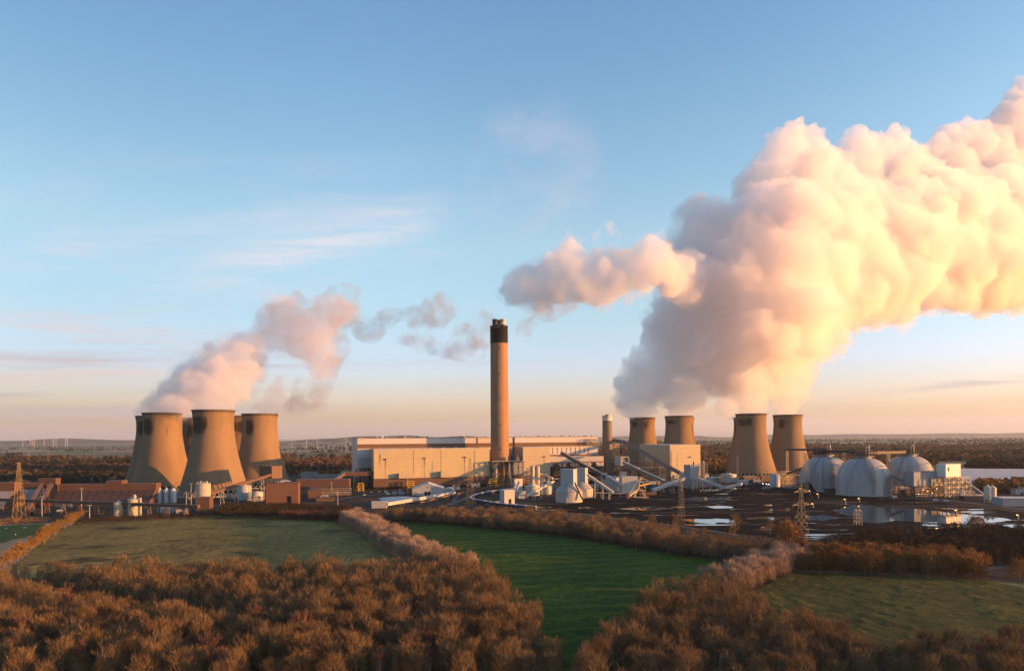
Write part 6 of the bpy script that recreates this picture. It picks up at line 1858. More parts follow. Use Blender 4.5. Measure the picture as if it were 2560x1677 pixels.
TURB = plain("turbine_white", (0.50, 0.48, 0.46), 0.5, 0.1, 0.1)
def turbine(label, x, yhub, yb, ang, d=None, face=0.0, group="wind turbines on the horizon"):
    P = gp(x, yb)
    if d: P = Vector((pt(x, yb, d).x, d, 0))
    H = pt(x, yhub, P.y).z
    t = thing("wind_turbine", label, "wind turbine", P, group)
    t.rotation_euler = (0, 0, R(face))
    lpart(MB().lathe((0, 0, 0), [(H * 0.020, 0), (H * 0.012, H)], 12, False, True), "mast", TURB, t)
    lpart(MB().box((0, H * 0.01, H - H * 0.02), (H * 0.035, H * 0.10, H * 0.05)), "nacelle", TURB, t)
    for k in range(3):
        a = R(ang + 120 * k); L_ = H * 0.56
        dx, dz = math.sin(a), math.cos(a)
        c = Vector((0, -H * 0.055, H))
        m = MB()
        m.beam(c, c + Vector((dx, 0, dz)) * L_ * 0.35, H * 0.02, H * 0.045); m.beam(c + Vector((dx, 0, dz)) * L_ * 0.33, c + Vector((dx, 0, dz)) * L_, H * 0.012, H * 0.026)
        lpart(m, "blade", TURB, t)
    return t
turbine("wind turbine just right of the left cooling towers, blade straight up", 729.5, 1098, 1122, 2)
turbine("shortest of the wind turbines left of the pale hall", 766, 1098, 1119.5, 35)
turbine("wind turbine with a raised blade midway between the towers and the pale hall", 793, 1097, 1122, 12)
turbine("wind turbine nearest the left end of the pale boiler house", 865, 1097, 1124, 15)
turbine("wind turbine whose mast hides behind the right edge of a lit cooling tower", 697, 1099, 1120, 55)
for i, (x, y) in enumerate(((57, 1097), (76, 1097), (81, 1097), (86, 1096), (110.5, 1096), (134, 1096), (140, 1096), (163.5, 1096), (169, 1096))):
    turbine("tiny pale wind turbine in the row on the left horizon", x, y, 1108.5, 20 + i * 37, d=9000, group="tiny wind turbines on the left horizon")
for i, x in enumerate((1504, 1546.5, 1556.5, 1567, 1657, 1742, 1757, 1773.5, 1778, 1791, 1799, 1814, 1823, 1572)):
    turbine("tiny pale wind turbine in the row on the right horizon", x, 1085 - (i % 3), 1098.5, 10 + i * 41, d=9500, group="tiny wind turbines on the right horizon")
for i, x in enumerate((2215, 2275, 2330, 2390, 2440, 2475, 2505)):
    turbine("faint distant wind turbine above the wooded plain at far right", x, 1078, 1087, 5 + i * 53, d=16000, group="faint wind turbines at far right")

def lamp_post(label, x, yt, yb, lit=None, heads=2, d=None):
    P = gp(x, yb) if not d else Vector((pt(x, yb, d).x, d, 0))
    H = pt(x, yt, P.y).z
    t = thing("lamp_post", label, "lamp post", P, "tall lamp posts around the works")
    part(MB().lathe(P, [(0.42, 0), (0.24, H)], 10, False, True), "pole", STEEL, t)
    m = MB(); m.beam(P + Vector((-1.6, 0, H)), P + Vector((1.6, 0, H)), 0.22)
    part(m, "bracket", STEEL, t)
    for s in (-1.3, 1.3)[:heads]:
        part(MB().box(P + Vector((s, -0.3, H - 0.5)), (1.1, 0.7, 0.5)), "lamp_head", lit or BRIGHTSTEEL, t)
for x, yt, yb, lab in ((204, 1220, 1274, "lamp post in front of the middle of the long brown store"), (105, 1240, 1292, "lamp post left of the small brown shed"), (466, 1230, 1285, "lamp post left of the broad concrete silo"),
                       (478, 1208, 1262, "thin dark lamp post touching the concrete silo"), (829, 1206, 1248, "lamp post before the raised brown block's pipe rack"), (844.5, 1228, 1262, "short lamp post right of the dark roofed shed"),
                       (1019, 1189, 1236, "lamp post before the cream hall, left of the white gabled shed"), (1277, 1183, 1225, "lamp post right of the foot of the tall chimney"), (1905, 1166, 1205, "lamp post before the gap of the right hand towers"),
                       (1790, 1137, 1180, "lamp post in the wooded gap right of the cream block"), (796, 1160, 1190, "lamp post by the clarifier ponds"), (820, 1158, 1188, "lamp post left of the side plant lattice"),
                       (394, 1261, 1282, "short lamp post below the three pale tanks"), (224, 1262, 1296, "bare post left of the sandy silos")):
    lamp_post(lab, x, yt, yb)
t = thing("mast", "tall thin blue mast in front of the largest right hand tower", "lattice mast", Vector((pt(1844, 1190, 1080).x, 1080, 0)))
P = Vector((pt(1844, 1190, 1080).x, 1080, 0))
part(lattice(MB(), P.x - 1.3, P.x + 1.3, P.y - 1.3, P.y + 1.3, 0, 43, 1, 1, 14, 0.2), "lattice", BLUESTEEL, t)
part(MB().box(P + Vector((0, 0, 43)), (4, 4, 0.5)), "platform", BLUESTEEL, t)
for i, (x, y) in enumerate(((1898, 1207), (1909, 1208), (1918, 1209), (1924, 1209.5))):
    lamp_post("low white floodlight shining on the dark ground before the largest right hand tower", x, y, y + 8, WHITELAMP, 1)
for i, (x, y, lab) in enumerate(((2002, 1220, "orange lamp above the coal heap"), (2026, 1226, "orange lamp right of the golden pylon's top"), (2114, 1247, "orange lamp on the bank below the nearest dome, left one"), (2149, 1245, "orange lamp on the bank below the nearest dome, right one"),
                                 (2045.5, 1234, "orange lamp below the left dome"), (2392, 1274, "orange lamp beyond the pool at right"), (2546, 1286, "pale lamp at the right edge of the yard"), (2033, 1258, "orange lamp right of the golden pylon's middle arm"),
                                 (2345, 1319, "orange lamp on the near bank of the pool, left one"), (2399, 1314, "orange lamp on the near bank of the pool, right one"))):
    lamp_post(lab, x, y, y + 11, WARMLAMP, 1)

# --- railway wagons round the loop
WAGON = plain("wagon_blue", (0.03, 0.042, 0.09), 0.5, 0.4, 0.6)
WAGONTOP = plain("wagon_frost", (0.46, 0.46, 0.50), 0.5, 0.2, 0.4)
def make_wagon():
    t = thing("rail_wagon", "blue biomass wagon in the long train on the curved railway loop", "rail wagon", (0, 0, 0), "wagons of the train on the loop")
    m = MB()
    prof = [(-1.25, 1.1), (1.25, 1.1), (1.5, 2.2), (1.5, 4.0), (-1.5, 4.0), (-1.5, 2.2)]
    n = 6
    m.add([(-6.4, y, z) for y, z in prof] + [(6.4, y, z) for y, z in prof], [tuple(range(n - 1, -1, -1)), tuple(range(n, 2 * n))] + [(i, (i + 1) % n, (i + 1) % n + n, i + n) for i in range(n)])
    for k in range(7): 
        for s in (-1, 1): m.box((-5.7 + k * 1.9, s * 1.56, 2.1), (0.16, 0.12, 1.9))
    lpart(m, "hopper", WAGON, t)
    r = MB(); r.box((0, 0, 4.004), (12.6, 2.9, 0.3)); r.box((0, 0, 4.305), (12.0, 1.4, 0.25))
    lpart(r, "roof", WAGONTOP, t)
    for x in (-4.4, 4.4):
        b = MB(); b.box((x, 0, 0.55), (3.2, 2.2, 0.5))
        for dx in (-0.95, 0.95): b.tube((x + dx, -1.1, 0.48), (x + dx, 1.1, 0.48), 0.46, n=10)
        lpart(b, "bogie", DARKSTEEL, t)
    return t
def copy_tree(o, loc, rz):
    c = o.copy(); COL.objects.link(c); c.location = loc; c.rotation_euler = (0, 0, rz)
    for ch in o.children:
        q = ch.copy(); COL.objects.link(q); q.parent = c
        for g in ch.children:
            w = g.copy(); COL.objects.link(w); w.parent = q
    return c
proto = make_wagon()
pts_r = spline([Vector(q) for q in RAIL], 14.2)
first = True
for a, b in list(zip(pts_r, pts_r[1:]))[1:-16]:
    c = (a + b) / 2; c.z = 0.25
    rz = math.atan2(b.y - a.y, b.x - a.x)
    if first: proto.location = c; proto.rotation_euler = (0, 0, rz); first = False
    else: copy_tree(proto, c, rz)

# --- parked vehicles
CARP = [plain("car_white", (0.6, 0.6, 0.6), 0.3, 0.05, 1), plain("car_silver", (0.38, 0.39, 0.40), 0.3, 0.05, 1), plain("car_red", (0.35, 0.03, 0.03), 0.3, 0.05, 1), plain("car_blue", (0.05, 0.10, 0.25), 0.3, 0.05, 1), plain("car_dark", (0.03, 0.03, 0.035), 0.3, 0.05, 1)]
RUBBER = plain("tyre_rubber", (0.015, 0.015, 0.015), 0.9, 0.1, 1)
def vehicle(label, x, y, rz, ci, van=False):
    P = gp(x, y)
    t = thing("parked_van" if van else "parked_car", label, "van" if van else "car", P, "vehicles parked around the works")
    t.rotation_euler = (0, 0, R(rz))
    L_, W, h = (5.6, 2.0, 2.3) if van else (4.4, 1.8, 1.0)
    m = MB()
    prof = [(-L_ / 2, 0.35), (L_ / 2, 0.35), (L_ / 2, 0.9), (L_ / 2 - 0.9, 1.0 if not van else 1.3), (L_ / 2 - (1.6 if not van else 1.3), 1.45 if not van else h), (-L_ / 2 + 0.6, 1.45 if not van else h), (-L_ / 2, 0.95)]
    n = len(prof)
    m.add([(px, -W / 2, z) for px, z in prof] + [(px, W / 2, z) for px, z in prof], [tuple(range(n)), tuple(range(2 * n - 1, n - 1, -1))] + [((i + 1) % n, i, i + n, (i + 1) % n + n) for i in range(n)])
    lpart(m, "body", CARP[ci], t)
    g = MB(); g.box((0.2, 0, 1.02 if not van else 1.3), (L_ * 0.5, W + 0.02, 0.34)); lpart(g, "side_window", WINDOW, t)
    for wx in (-L_ * 0.31, L_ * 0.31):
        for s in (-1, 1): lpart(MB().tube((wx, s * (W / 2 - 0.2), 0.32), (wx, s * (W / 2 + 0.01), 0.32), 0.32, n=12), "wheel", RUBBER, t)
for i, (x, y, rz, c, v, lab) in enumerate(((929, 1231, 10, 0, 0, "white car parked nearest the yellow gantry"), (949, 1230, 15, 0, 0, "second white car in the yard before the cream hall"), (965, 1230.5, 10, 0, 1, "white van right of two white cars in the yard"),
    (912, 1238, 40, 1, 0, "silver car standing by the dark verge"), (970, 1236, 5, 0, 1, "white van below the other vehicles in the yard"), (150, 1279, 8, 0, 1, "white van by the golden hedge at left"), (1007, 1233, 6, 1, 1, "pale van close to the white gabled shed"),
    (2237, 1243, -5, 0, 1, "white van on the bank below the nearest dome"), (2243, 1245, -8, 2, 0, "red car beside the white van on the bank"), (2418, 1249, -8, 0, 1, "white van under the long canopy shed"), (2432, 1250, -8, 3, 0, "blue car under the long canopy shed"),
    (2452, 1253, -8, 3, 1, "blue van right of the canopy shed"), (2506, 1260, -10, 2, 1, "red van beside the grey white store"), (2340, 1252, -8, 1, 1, "silver van on the verge, left one"), (2366, 1254, -8, 1, 1, "silver van on the verge, right one"),
    (1232, 1260, 8, 0, 0, "white car left of the nearest unloading house"), (1306, 1248, 30, 3, 0, "blue car near the white hut in the loop"), (2265, 1245, -6, 4, 0, "dark car right of the red car on the bank"), (1345, 1241, 5, 2, 0, "red car at the foot of the squat tanks"))):
    vehicle(lab, x, y, rz, c, bool(v))
for i, (x, y, lab) in enumerate(((1990, 1212, "blue container between the tank and the left dome"), (2277, 1231, "blue container below the grey process house"), (2360, 1238, "red container under the tall white transfer house"), (2083, 1225, "dark container at the foot of the gap between domes"), (2190, 1232, "grey container before the nearest dome, left one"), (2216, 1234, "grey container before the nearest dome, right one"))):
    P = gp(x, y); t = thing("container", lab, "shipping container", P)
    m = (CARP[3], CARP[3], CARP[2], DARKSTEEL, PALEBLUE, PALEBLUE)[i]
    part(MB().box(P, (8, 3, 3.4)), "body", m, t)
    for s in (-1, 1): part(MB().box(P + Vector((s * 1.6, -1.56, 0.2)), (2.8, 0.1, 3.0)), "door", m, t)

# --- sheep on the far left pasture
WOOL = plain("fleece", (0.55, 0.52, 0.46), 0.95, 0.2, 4.0)
FACE = plain("sheep_face", (0.05, 0.045, 0.04), 0.8, 0.2, 3.0)
def sheep(label, x, y, rz):
    P = gp(x, y, 0.3); P.z = 0.15
    t = thing("sheep", label, "sheep", P, "sheep grazing on the left pasture")
    t.rotation_euler = (0, 0, R(rz))
    bm = bmesh.new()
    bmesh.ops.create_icosphere(bm, subdivisions=3, radius=1.0)
    for v in bm.verts:
        a = v.co.x
        v.co = Vector((v.co.x * 0.62, v.co.y * 0.30 * (1 - 0.12 * a), 0.72 + v.co.z * (0.33 - 0.04 * a)))
        v.co += v.co.normalized() * 0.03 * mnoise.noise(v.co * 9)
    me = bpy.data.meshes.new("body"); bm.to_mesh(me); bm.free(); me.materials.append(WOOL)
    link("body", me, t)
    h = MB(); h.tube((0.55, 0, 0.80), (0.80, 0, 0.50), 0.14, 0.11, 10); h.tube((0.80, 0, 0.52), (0.96, 0, 0.30), 0.11, 0.06, 10)
    for s in (-1, 1): h.tube((0.74, s * 0.08, 0.58), (0.72, s * 0.22, 0.55), 0.05, 0.02, 6)
    lpart(h, "head", FACE, t)
    for lx in (-0.38, 0.36):
        for s in (-1, 1):
            l = MB(); l.tube((lx, s * 0.15, 0.55), (lx - 0.03, s * 0.15, 0.28), 0.075, 0.05, 8); l.tube((lx - 0.03, s * 0.15, 0.29), (lx, s * 0.15, 0.0), 0.05, 0.04, 8)
            lpart(l, "leg", FACE, t)
    lpart(MB().tube((-0.60, 0, 0.80), (-0.70, 0, 0.52), 0.06, 0.03, 8), "tail", WOOL, t)
sheep("white sheep nearest the left edge of the green pasture", 16, 1322, 20)
sheep("left of two sheep close together on the green pasture", 57, 1320, 170)
sheep("right of two sheep close together on the green pasture", 63, 1320, 40)
sheep("lone sheep lowest on the green pasture beside the golden hedge", 39, 1337, 100)

# --- post fence along the top of the right meadow
POST = plain("weathered_post", (0.12, 0.10, 0.08), 0.9, 0.3, 2.0)
f = thing("fence", "post and wire fence along the top edge of the right meadow", "fence", gp(1985, 1429))
A, B = gp(1985, 1429), gp(2470, 1449)
nP = 46
for k in range(nP + 1):
    q = A.lerp(B, k / nP); part(MB().beam(q + Vector((0, 0, 0)), q + Vector((0, 0, 1.5)), 0.16), "post", POST, f)
w = MB()
for z in (0.5, 0.9, 1.3): w.beam(A + Vector((0, 0, z)), B + Vector((0, 0, z)), 0.03)
part(w, "wire", STEEL, f)
# ------------------------------------------------------------------ trees
def twig_mat(name, stops, scale=0.10, rough=0.9):
    nt = NT(name)
    n = nt.noise(nt.pos(), scale, 3, 0.6)
    n2 = nt.noise(nt.pos(), 1.4, 2, 0.5)
    c = nt.ramp(n, stops)
    c = nt.mix(nt.math('MULTIPLY', n2, 0.35), c, tuple(v * 0.5 for v in stops[1][1]))
    nt.bsdf(c, rough, spec=0.1)
    return nt.m
BROWNTWIG = twig_mat("brown_twigs", [(0.28, (0.085, 0.052, 0.031)), (0.42, (0.15, 0.094, 0.050)), (0.52, (0.22, 0.142, 0.070)), (0.60, (0.18, 0.130, 0.082)), (0.70, (0.145, 0.076, 0.048))], 0.14)
REDTWIG = twig_mat("reddish_twigs", [(0.3, (0.13, 0.065, 0.05)), (0.5, (0.18, 0.085, 0.06)), (0.7, (0.21, 0.11, 0.075))])
PALETWIG = twig_mat("pale_twigs", [(0.3, (0.28, 0.20, 0.15)), (0.5, (0.36, 0.26, 0.20)), (0.7, (0.40, 0.285, 0.20))], 0.07)
GOLDTWIG = twig_mat("golden_twigs", [(0.3, (0.22, 0.125, 0.035)), (0.5, (0.30, 0.17, 0.05)), (0.7, (0.26, 0.13, 0.04))])
RUSTLEAF = twig_mat("russet_leaves", [(0.3, (0.16, 0.080, 0.034)), (0.5, (0.25, 0.125, 0.046)), (0.7, (0.32, 0.165, 0.055))], 0.06)
HEDGETWIG = twig_mat("hedgerow_twigs", [(0.3, (0.14, 0.085, 0.048)), (0.5, (0.21, 0.135, 0.078)), (0.7, (0.26, 0.17, 0.10))], 0.05)
DARKTWIG = twig_mat("dark_twigs", [(0.3, (0.035, 0.026, 0.018)), (0.5, (0.055, 0.038, 0.024)), (0.7, (0.08, 0.05, 0.03))], 0.06)
BARK = plain("bark", (0.20, 0.155, 0.11), 0.9, 0.5, 1.0)
PALEBARK = plain("pale_bark", (0.40, 0.34, 0.28), 0.8, 0.4, 1.0)

def tree_arrays(seed, H=10.0, spread=0.30, base=0.30, limbs=9, subs=7, twigs=12, w=0.055, droop=0.0, round_=0.5, stem=0.018, multi=1, up=0.75, dome=0, dw=0.05, lob=0.16):
    """(trunk verts, faces, twig verts, faces): a leafless crown grown as limbs, boughs and fine twigs"""
    r = np.random.default_rng(seed)
    tv, tf, cv, cf = [], [], [], []
    def cone(p0, p1, r0, r1, V, F, n=4):
        p0, p1 = np.array(p0), np.array(p1)
        d = p1 - p0; L_ = np.linalg.norm(d)
        if L_ < 1e-4: return
        d = d / L_
        a = np.cross(d, [0.3, 0.9, 0.1]); a /= np.linalg.norm(a); b = np.cross(d, a)
        o = len(V)
        for p, rr in ((p0, r0), (p1, r1)):
            for k in range(n):
                t = 2 * math.pi * k / n
                V.append(p + (a * math.cos(t) + b * math.sin(t)) * rr)
        for k in range(n):
            k2 = (k + 1) % n
            F.append((o + k, o + k2, o + n + k2)); F.append((o + k, o + n + k2, o + n + k))
    def blade(p0, p1, wd, V, F):
        d = p1 - p0
        s = np.cross(d, r.normal(size=3)); s /= (np.linalg.norm(s) + 1e-9)
        o = len(V)
        V.append(p0 - s * wd / 2); V.append(p0 + s * wd / 2); V.append(p1)
        F.append((o, o + 1, o + 2))
    R0 = H * spread
    CEN = np.array([0, 0, H * (base + 0.12)])
    for m_ in range(multi):
        off = np.array([0, 0, 0.0]) if multi == 1 else np.array([r.normal() * 0.12 * R0, r.normal() * 0.12 * R0, 0])
        lean = r.normal(size=2) * 0.03 * H if multi == 1 else np.array([math.cos(2 * math.pi * m_ / multi), math.sin(2 * math.pi * m_ / multi)]) * R0 * 0.35
        p = off; pts_ = [p]
        for k in range(1, 5):
            f = k / 4 * (0.80)
            pts_.append(off + np.array([lean[0] * f + r.normal() * .06, lean[1] * f + r.normal() * .06, H * f]))
        r0 = H * stem / (1 if multi == 1 else 1.5)
        for k in range(4): cone(pts_[k], pts_[k + 1], r0 * (1 - k * 0.22), r0 * (1 - (k + 1) * 0.22), tv, tf, 6)
        def along(f):
            x = min(f / 0.80 * 4, 3.999); i = int(x); return pts_[i] + (pts_[i + 1] - pts_[i]) * (x - i)
        nl = max(3, limbs // multi)
        for i in range(nl):
            f = base + (0.78 - base) * (i + r.random() * 0.7) / nl
            st = along(f)
            az = i * 2.4 + r.random() * 0.9
            # tip on an egg shaped crown
            tf_ = f + (1.0 - f) * (0.45 + 0.35 * r.random())
            rad = R0 * math.sin(math.pi * min(0.98, (0.18 + 0.72 * ((tf_ - base) / (1.02 - base))) ** (0.8 + round_ * 0.3))) * (0.75 + 0.35 * r.random())
            tip = np.array([st[0] + math.cos(az) * rad, st[1] + math.sin(az) * rad, H * tf_ - droop * rad])
            mid = st + (tip - st) * 0.5 + np.array([0, 0, -0.06 * H * (1 - up)])
            rl = r0 * 0.42
            cone(st, mid, rl, rl * 0.7, tv, tf, 4); cone(mid, tip, rl * 0.7, rl * 0.25, tv, tf, 3)
            for j in range(subs):
                g = 0.25 + 0.75 * (j + r.random()) / subs
                q = st + (mid - st) * (g / 0.5) if g < 0.5 else mid + (tip - mid) * ((g - 0.5) / 0.5)
                dirn = (tip - st) / (np.linalg.norm(tip - st) + 1e-9)
                v = dirn * 0.7 + r.normal(size=3) * 0.45 + np.array([0, 0, up * 0.7 - droop])
                v /= np.linalg.norm(v)
                ln = H * (0.10 + 0.09 * r.random())
                e = q + v * ln
                cone(q, e, 0.035 * H / 10, 0.015, cv, cf, 3)
                for k in range(twigs):
                    h = 0.25 + 0.75 * r.random()
                    a = q + (e - q) * h
                    u = v * 0.35 + (a - CEN) / (np.linalg.norm(a - CEN) + 1e-6) * 0.75 + r.normal(size=3) * 0.33 + np.array([0, 0, up * 0.45 - droop])
                    u /= np.linalg.norm(u)
                    blade(a, a + u * H * (0.06 + 0.10 * r.random()), w * (0.7 + 0.6 * r.random()), cv, cf)
    if dome:
        # the outer shell of fine twigs: rounded, slightly lobed, every twig pointing outward
        zc = H * (base + 0.16); rz = H - zc
        lobes = [r.normal(size=3) for _ in range(7)]
        lobes = [l / np.linalg.norm(l) for l in lobes]
        for k in range(dome):
            v = r.normal(size=3); v[2] = abs(v[2]) * 1.1 - 0.28; v /= np.linalg.norm(v)
            bump = 1.0 + lob * (max(np.dot(v, l) ** 3 for l in lobes) - 0.45)
            s = np.array([v[0] * R0 * bump, v[1] * R0 * bump, zc + v[2] * (rz if v[2] > 0 else rz * 0.55) * bump])
            c0 = np.array([0, 0, zc - 0.10 * H])
            d = s - c0; L_ = np.linalg.norm(d); d /= L_
            ln = H * (0.09 + 0.07 * r.random())
            e = s + d * H * 0.03 * r.normal()
            u = d + r.normal(size=3) * 0.20 + np.array([0, 0, 0.25]); u /= np.linalg.norm(u)
            blade(e - u * ln, e, dw * (0.7 + 0.6 * r.random()), cv, cf)
    return np.array(tv), np.array(tf), np.array(cv), np.array(cf)

def proto_tree(name, crown_m, bark_m, **kw):
    tv, tf, cv, cf = tree_arrays(**kw)
    a = np_mesh("trunk", tv, tf, bark_m); b = np_mesh("crown", cv, cf, crown_m)
    return (name, a, b)
def put_tree(proto, p, s, rz, label, cat, group, sz=None):
    name, a, b = proto
    o = bpy.data.objects.new(name, None)
    COL.objects.link(o)
    o.location = p; o.rotation_euler = (0, 0, rz); o.scale = (s, s, sz if sz else s)
    tag(o, label, cat, group)
    for nm, me in (("trunk", a), ("crown", b)):
        c = bpy.data.objects.new(nm, me); COL.objects.link(c); c.parent = o
    return o
def wood_mesh(name, P, S_, A, templates, mats, label=None, sz=None):
    """one mass of many trees: templates = list of (trunk+twig verts, faces)"""
    V, F, MI = [], [], []
    off = 0
    rr = np.random.default_rng(len(P) + 3)
    pick = rr.integers(0, len(templates), len(P))
    for t, (tv, tf, cv, cf) in enumerate(templates):
        sel = np.where(pick == t)[0]
        if not len(sel): continue
        v0 = np.concatenate([tv, cv]); f0 = np.concatenate([tf, cf + len(tv)])
        mi = np.concatenate([np.zeros(len(tf), int), np.ones(len(cf), int)])
        c, s = np.cos(A[sel])[:, None], np.sin(A[sel])[:, None]
        k = S_[sel][:, None]
        kz = (sz[sel][:, None] if sz is not None else k)
        x = (v0[None, :, 0] * c - v0[None, :, 1] * s) * k + P[sel][:, 0:1]
        y = (v0[None, :, 0] * s + v0[None, :, 1] * c) * k + P[sel][:, 1:2]
        z = v0[None, :, 2] * kz + P[sel][:, 2:3]
        V.append(np.stack([x, y, z], -1).reshape(-1, 3))
        F.append((f0[None] + (np.arange(len(sel)) * len(v0))[:, None, None] + off).reshape(-1, 3))
        MI.append(np.tile(mi, len(sel)))
        off += len(sel) * len(v0)
    me = np_mesh(name, np.concatenate(V), np.concatenate(F), mats)
    me.polygons.foreach_set("material_index", np.concatenate(MI).astype(np.int32))
    o = link(name, me)
    tag(o, label, None, None, "stuff")
    return o
def scatter(poly, step, seed, jitter=0.42):
    """jittered grid inside a ground outline"""
    r = np.random.default_rng(seed)
    xs = [q[0] for q in poly]; ys = [q[1] for q in poly]
    gx, gy = np.meshgrid(np.arange(min(xs), max(xs), step), np.arange(min(ys), max(ys), step))
    x = gx.ravel() + r.uniform(-jitter, jitter, gx.size) * step; y = gy.ravel() + r.uniform(-jitter, jitter, gx.size) * step
    k = inside(poly, x, y)
    return np.stack([x[k], y[k]], 1)
def along_px(lst, step, width, seed):
    """points along a ground line, spread across its width"""
    r = np.random.default_rng(seed)
    P = [gp(*q[:2]) for q in lst]
    out = []
    for a, b in zip(P, P[1:]):
        L_ = (b - a).length; n = max(1, int(L_ / step))
        d = (b - a).normalized(); s = Vector((-d.y, d.x, 0))
        for k in range(n):
            q = a.lerp(b, (k + r.random()) / n) + s * r.uniform(-width / 2, width / 2)
            out.append((q.x, q.y))
    return np.array(out)
def px_of(x, y, z=0.0):
    dx, dy = x / y * FPX, (CAM_H - z) / y * FPX
    return CX + dx * math.cos(ROLL) + dy * math.sin(ROLL), CY + dy * math.cos(ROLL) - dx * math.sin(ROLL)

# kinds (near ones finely twigged)
ASH = [proto_tree("bare_tree", BROWNTWIG, BARK, seed=s, H=10, spread=sp * 1.25, base=b * 0.9, limbs=l + 2, subs=7, twigs=7, w=0.050, up=u, stem=0.015, dome=1900, dw=0.060) for s, sp, b, l, u in ((1, 0.27, 0.30, 10, 0.9), (2, 0.32, 0.26, 11, 0.8), (3, 0.24, 0.34, 9, 1.1), (4, 0.30, 0.24, 11, 0.95))]
BIRCH = [proto_tree("birch_tree", REDTWIG, PALEBARK, seed=s, H=10, spread=0.20, base=0.30, limbs=11, subs=7, twigs=13, w=0.055, up=0.55, droop=0.1, stem=0.017) for s in (11, 12)]
WILLOW = [proto_tree("willow_tree", PALETWIG, BARK, seed=s, H=10, spread=0.44, base=0.06, limbs=14, subs=7, twigs=8, w=0.08, up=0.6, round_=0.8, stem=0.016, multi=2, dome=1300, dw=0.095, lob=0.3) for s in (21, 22, 23)]
HEDGER = [proto_tree("hedgerow_tree", HEDGETWIG, BARK, seed=s, H=10, spread=0.40, base=0.14, limbs=13, subs=7, twigs=8, w=0.09, up=0.55, round_=0.8, stem=0.018, multi=m, dome=1000, dw=0.11, lob=0.3) for s, m in ((31, 1), (32, 2), (33, 3))]
RUSSET = [proto_tree("oak_tree", RUSTLEAF, BARK, seed=s, H=10, spread=0.42, base=0.16, limbs=13, subs=7, twigs=8, w=0.13, up=0.35, round_=0.9, stem=0.022, dome=1500, dw=0.17, lob=0.35) for s in (41, 42)]
GOLD = [proto_tree("golden_bush", GOLDTWIG, BARK, seed=s, H=6, spread=0.50, base=0.08, limbs=14, subs=8, twigs=13, w=0.085, up=0.5, round_=0.9, stem=0.02, multi=3) for s in (51, 52)]
LIGHT_ASH = [tree_arrays(seed=s, H=10, spread=sp * 1.25, base=0.25, limbs=8, subs=4, twigs=4, w=0.085, up=0.9, stem=0.014, dome=560, dw=0.105) for s, sp in ((61, 0.28), (62, 0.32), (63, 0.25))]
LIGHT_RUSSET = [tree_arrays(seed=s, H=10, spread=0.42, base=0.16, limbs=8, subs=5, twigs=4, w=0.22, up=0.35, round_=0.9, stem=0.02, dome=380, dw=0.26, lob=0.35) for s in (71, 72)]
LIGHT_HEDGE = [tree_arrays(seed=s, H=6, spread=0.5, base=0.08, limbs=8, subs=5, twigs=7, w=0.17, up=0.5, round_=0.9, stem=0.018, multi=2) for s in (81, 82)]

LIGHT_BELT = [tree_arrays(seed=s, H=10, spread=0.42, base=0.16, limbs=8, subs=5, twigs=5, w=0.12, up=0.55, round_=0.8, stem=0.017, dome=420, dw=0.16, lob=0.3) for s in (85, 86)]
rt = np.random.default_rng(99)
# --- the two woods in front
WOOD_A = gpoly([(-420, 1462), (-100, 1455), (60, 1448), (240, 1452), (420, 1448), (620, 1452), (800, 1446), (1000, 1444), (1080, 1425), (1170, 1440), (1215, 1468), (1262, 1525), (1330, 1575), (1372, 1640), (1395, 1740), (-420, 1740)])
WOOD_B = gpoly([(1448, 1740), (1460, 1660), (1510, 1610), (1590, 1568), (1650, 1508), (1720, 1492), (1800, 1480), (1862, 1505), (1905, 1548), (2050, 1602), (2150, 1655), (2300, 1664), (2430, 1656), (2700, 1640), (2900, 1740)])
gapline = [gp(*q) for q in ((-60, 1462), (60, 1470), (150, 1500), (250, 1535), (360, 1545), (520, 1560))]
def gapdist(x, y):
    best = 1e9
    for a, b in zip(gapline, gapline[1:]):
        d = b - a; t = max(0, min(1, ((x - a.x) * d.x + (y - a.y) * d.y) / (d.x ** 2 + d.y ** 2)))
        best = min(best, math.hypot(x - a.x - d.x * t, y - a.y - d.y * t))
    return best
cand = []
for poly, wood, sd_ in ((WOOD_A, 0, 5), (WOOD_B, 1, 6)):
    for x, y in scatter(poly, 6.6, sd_):
        px, py = px_of(x, y, 5)
        if px < -60 or px > 2620: continue
        n = mnoise.noise(Vector((x * 0.022, y * 0.022, 3.1 + wood)))
        n2 = mnoise.noise(Vector((x * 0.009, y * 0.009, 7.7)))
        h = 11.6 + 2.0 * n + 1.6 * n2 + rt.normal() * 2.0
        if wood == 0:
            g = gapdist(x, y)
            if g < 15: h *= 0.50 + 0.03 * g
        else: h *= 0.92
        h = max(4.0, min(15.5, h))
        cand.append((h / y, x, y, h, wood, px, py))
cand.sort(reverse=True)
KIND = ("narrow upright", "wide spreading", "tall thin topped", "rounded full crowned")
def where(px, py, wood):
    if wood == 1:
        return "in the right front wood, " + ("left tip" if px < 1640 else "below the pale hedge" if px < 1900 else "below the rough meadow" if px < 2250 else "far right corner")
    z = "left end" if px < 260 else "left part" if px < 560 else "middle" if px < 880 else "right part" if px < 1140 else "right tip"
    return "at the %s of the left front wood, %s row" % (z, "nearest" if py > 1600 else "second" if py > 1520 else "rear")
NEAR = 285
for i, (sc_, x, y, h, wood, px, py) in enumerate(cand[:NEAR]):
    k = rt.integers(0, 4)
    birch = (i % 12 == 5)
    pr_ = BIRCH[i % 2] if birch else ASH[k]
    lab = ("white stemmed birch " if birch else KIND[k] + " bare tree ") + where(px, py, wood)
    put_tree(pr_, (x, y, 0), h / 10, rt.uniform(0, 6.28), lab, "birch tree" if birch else "tree", lab)
rest = cand[NEAR:]
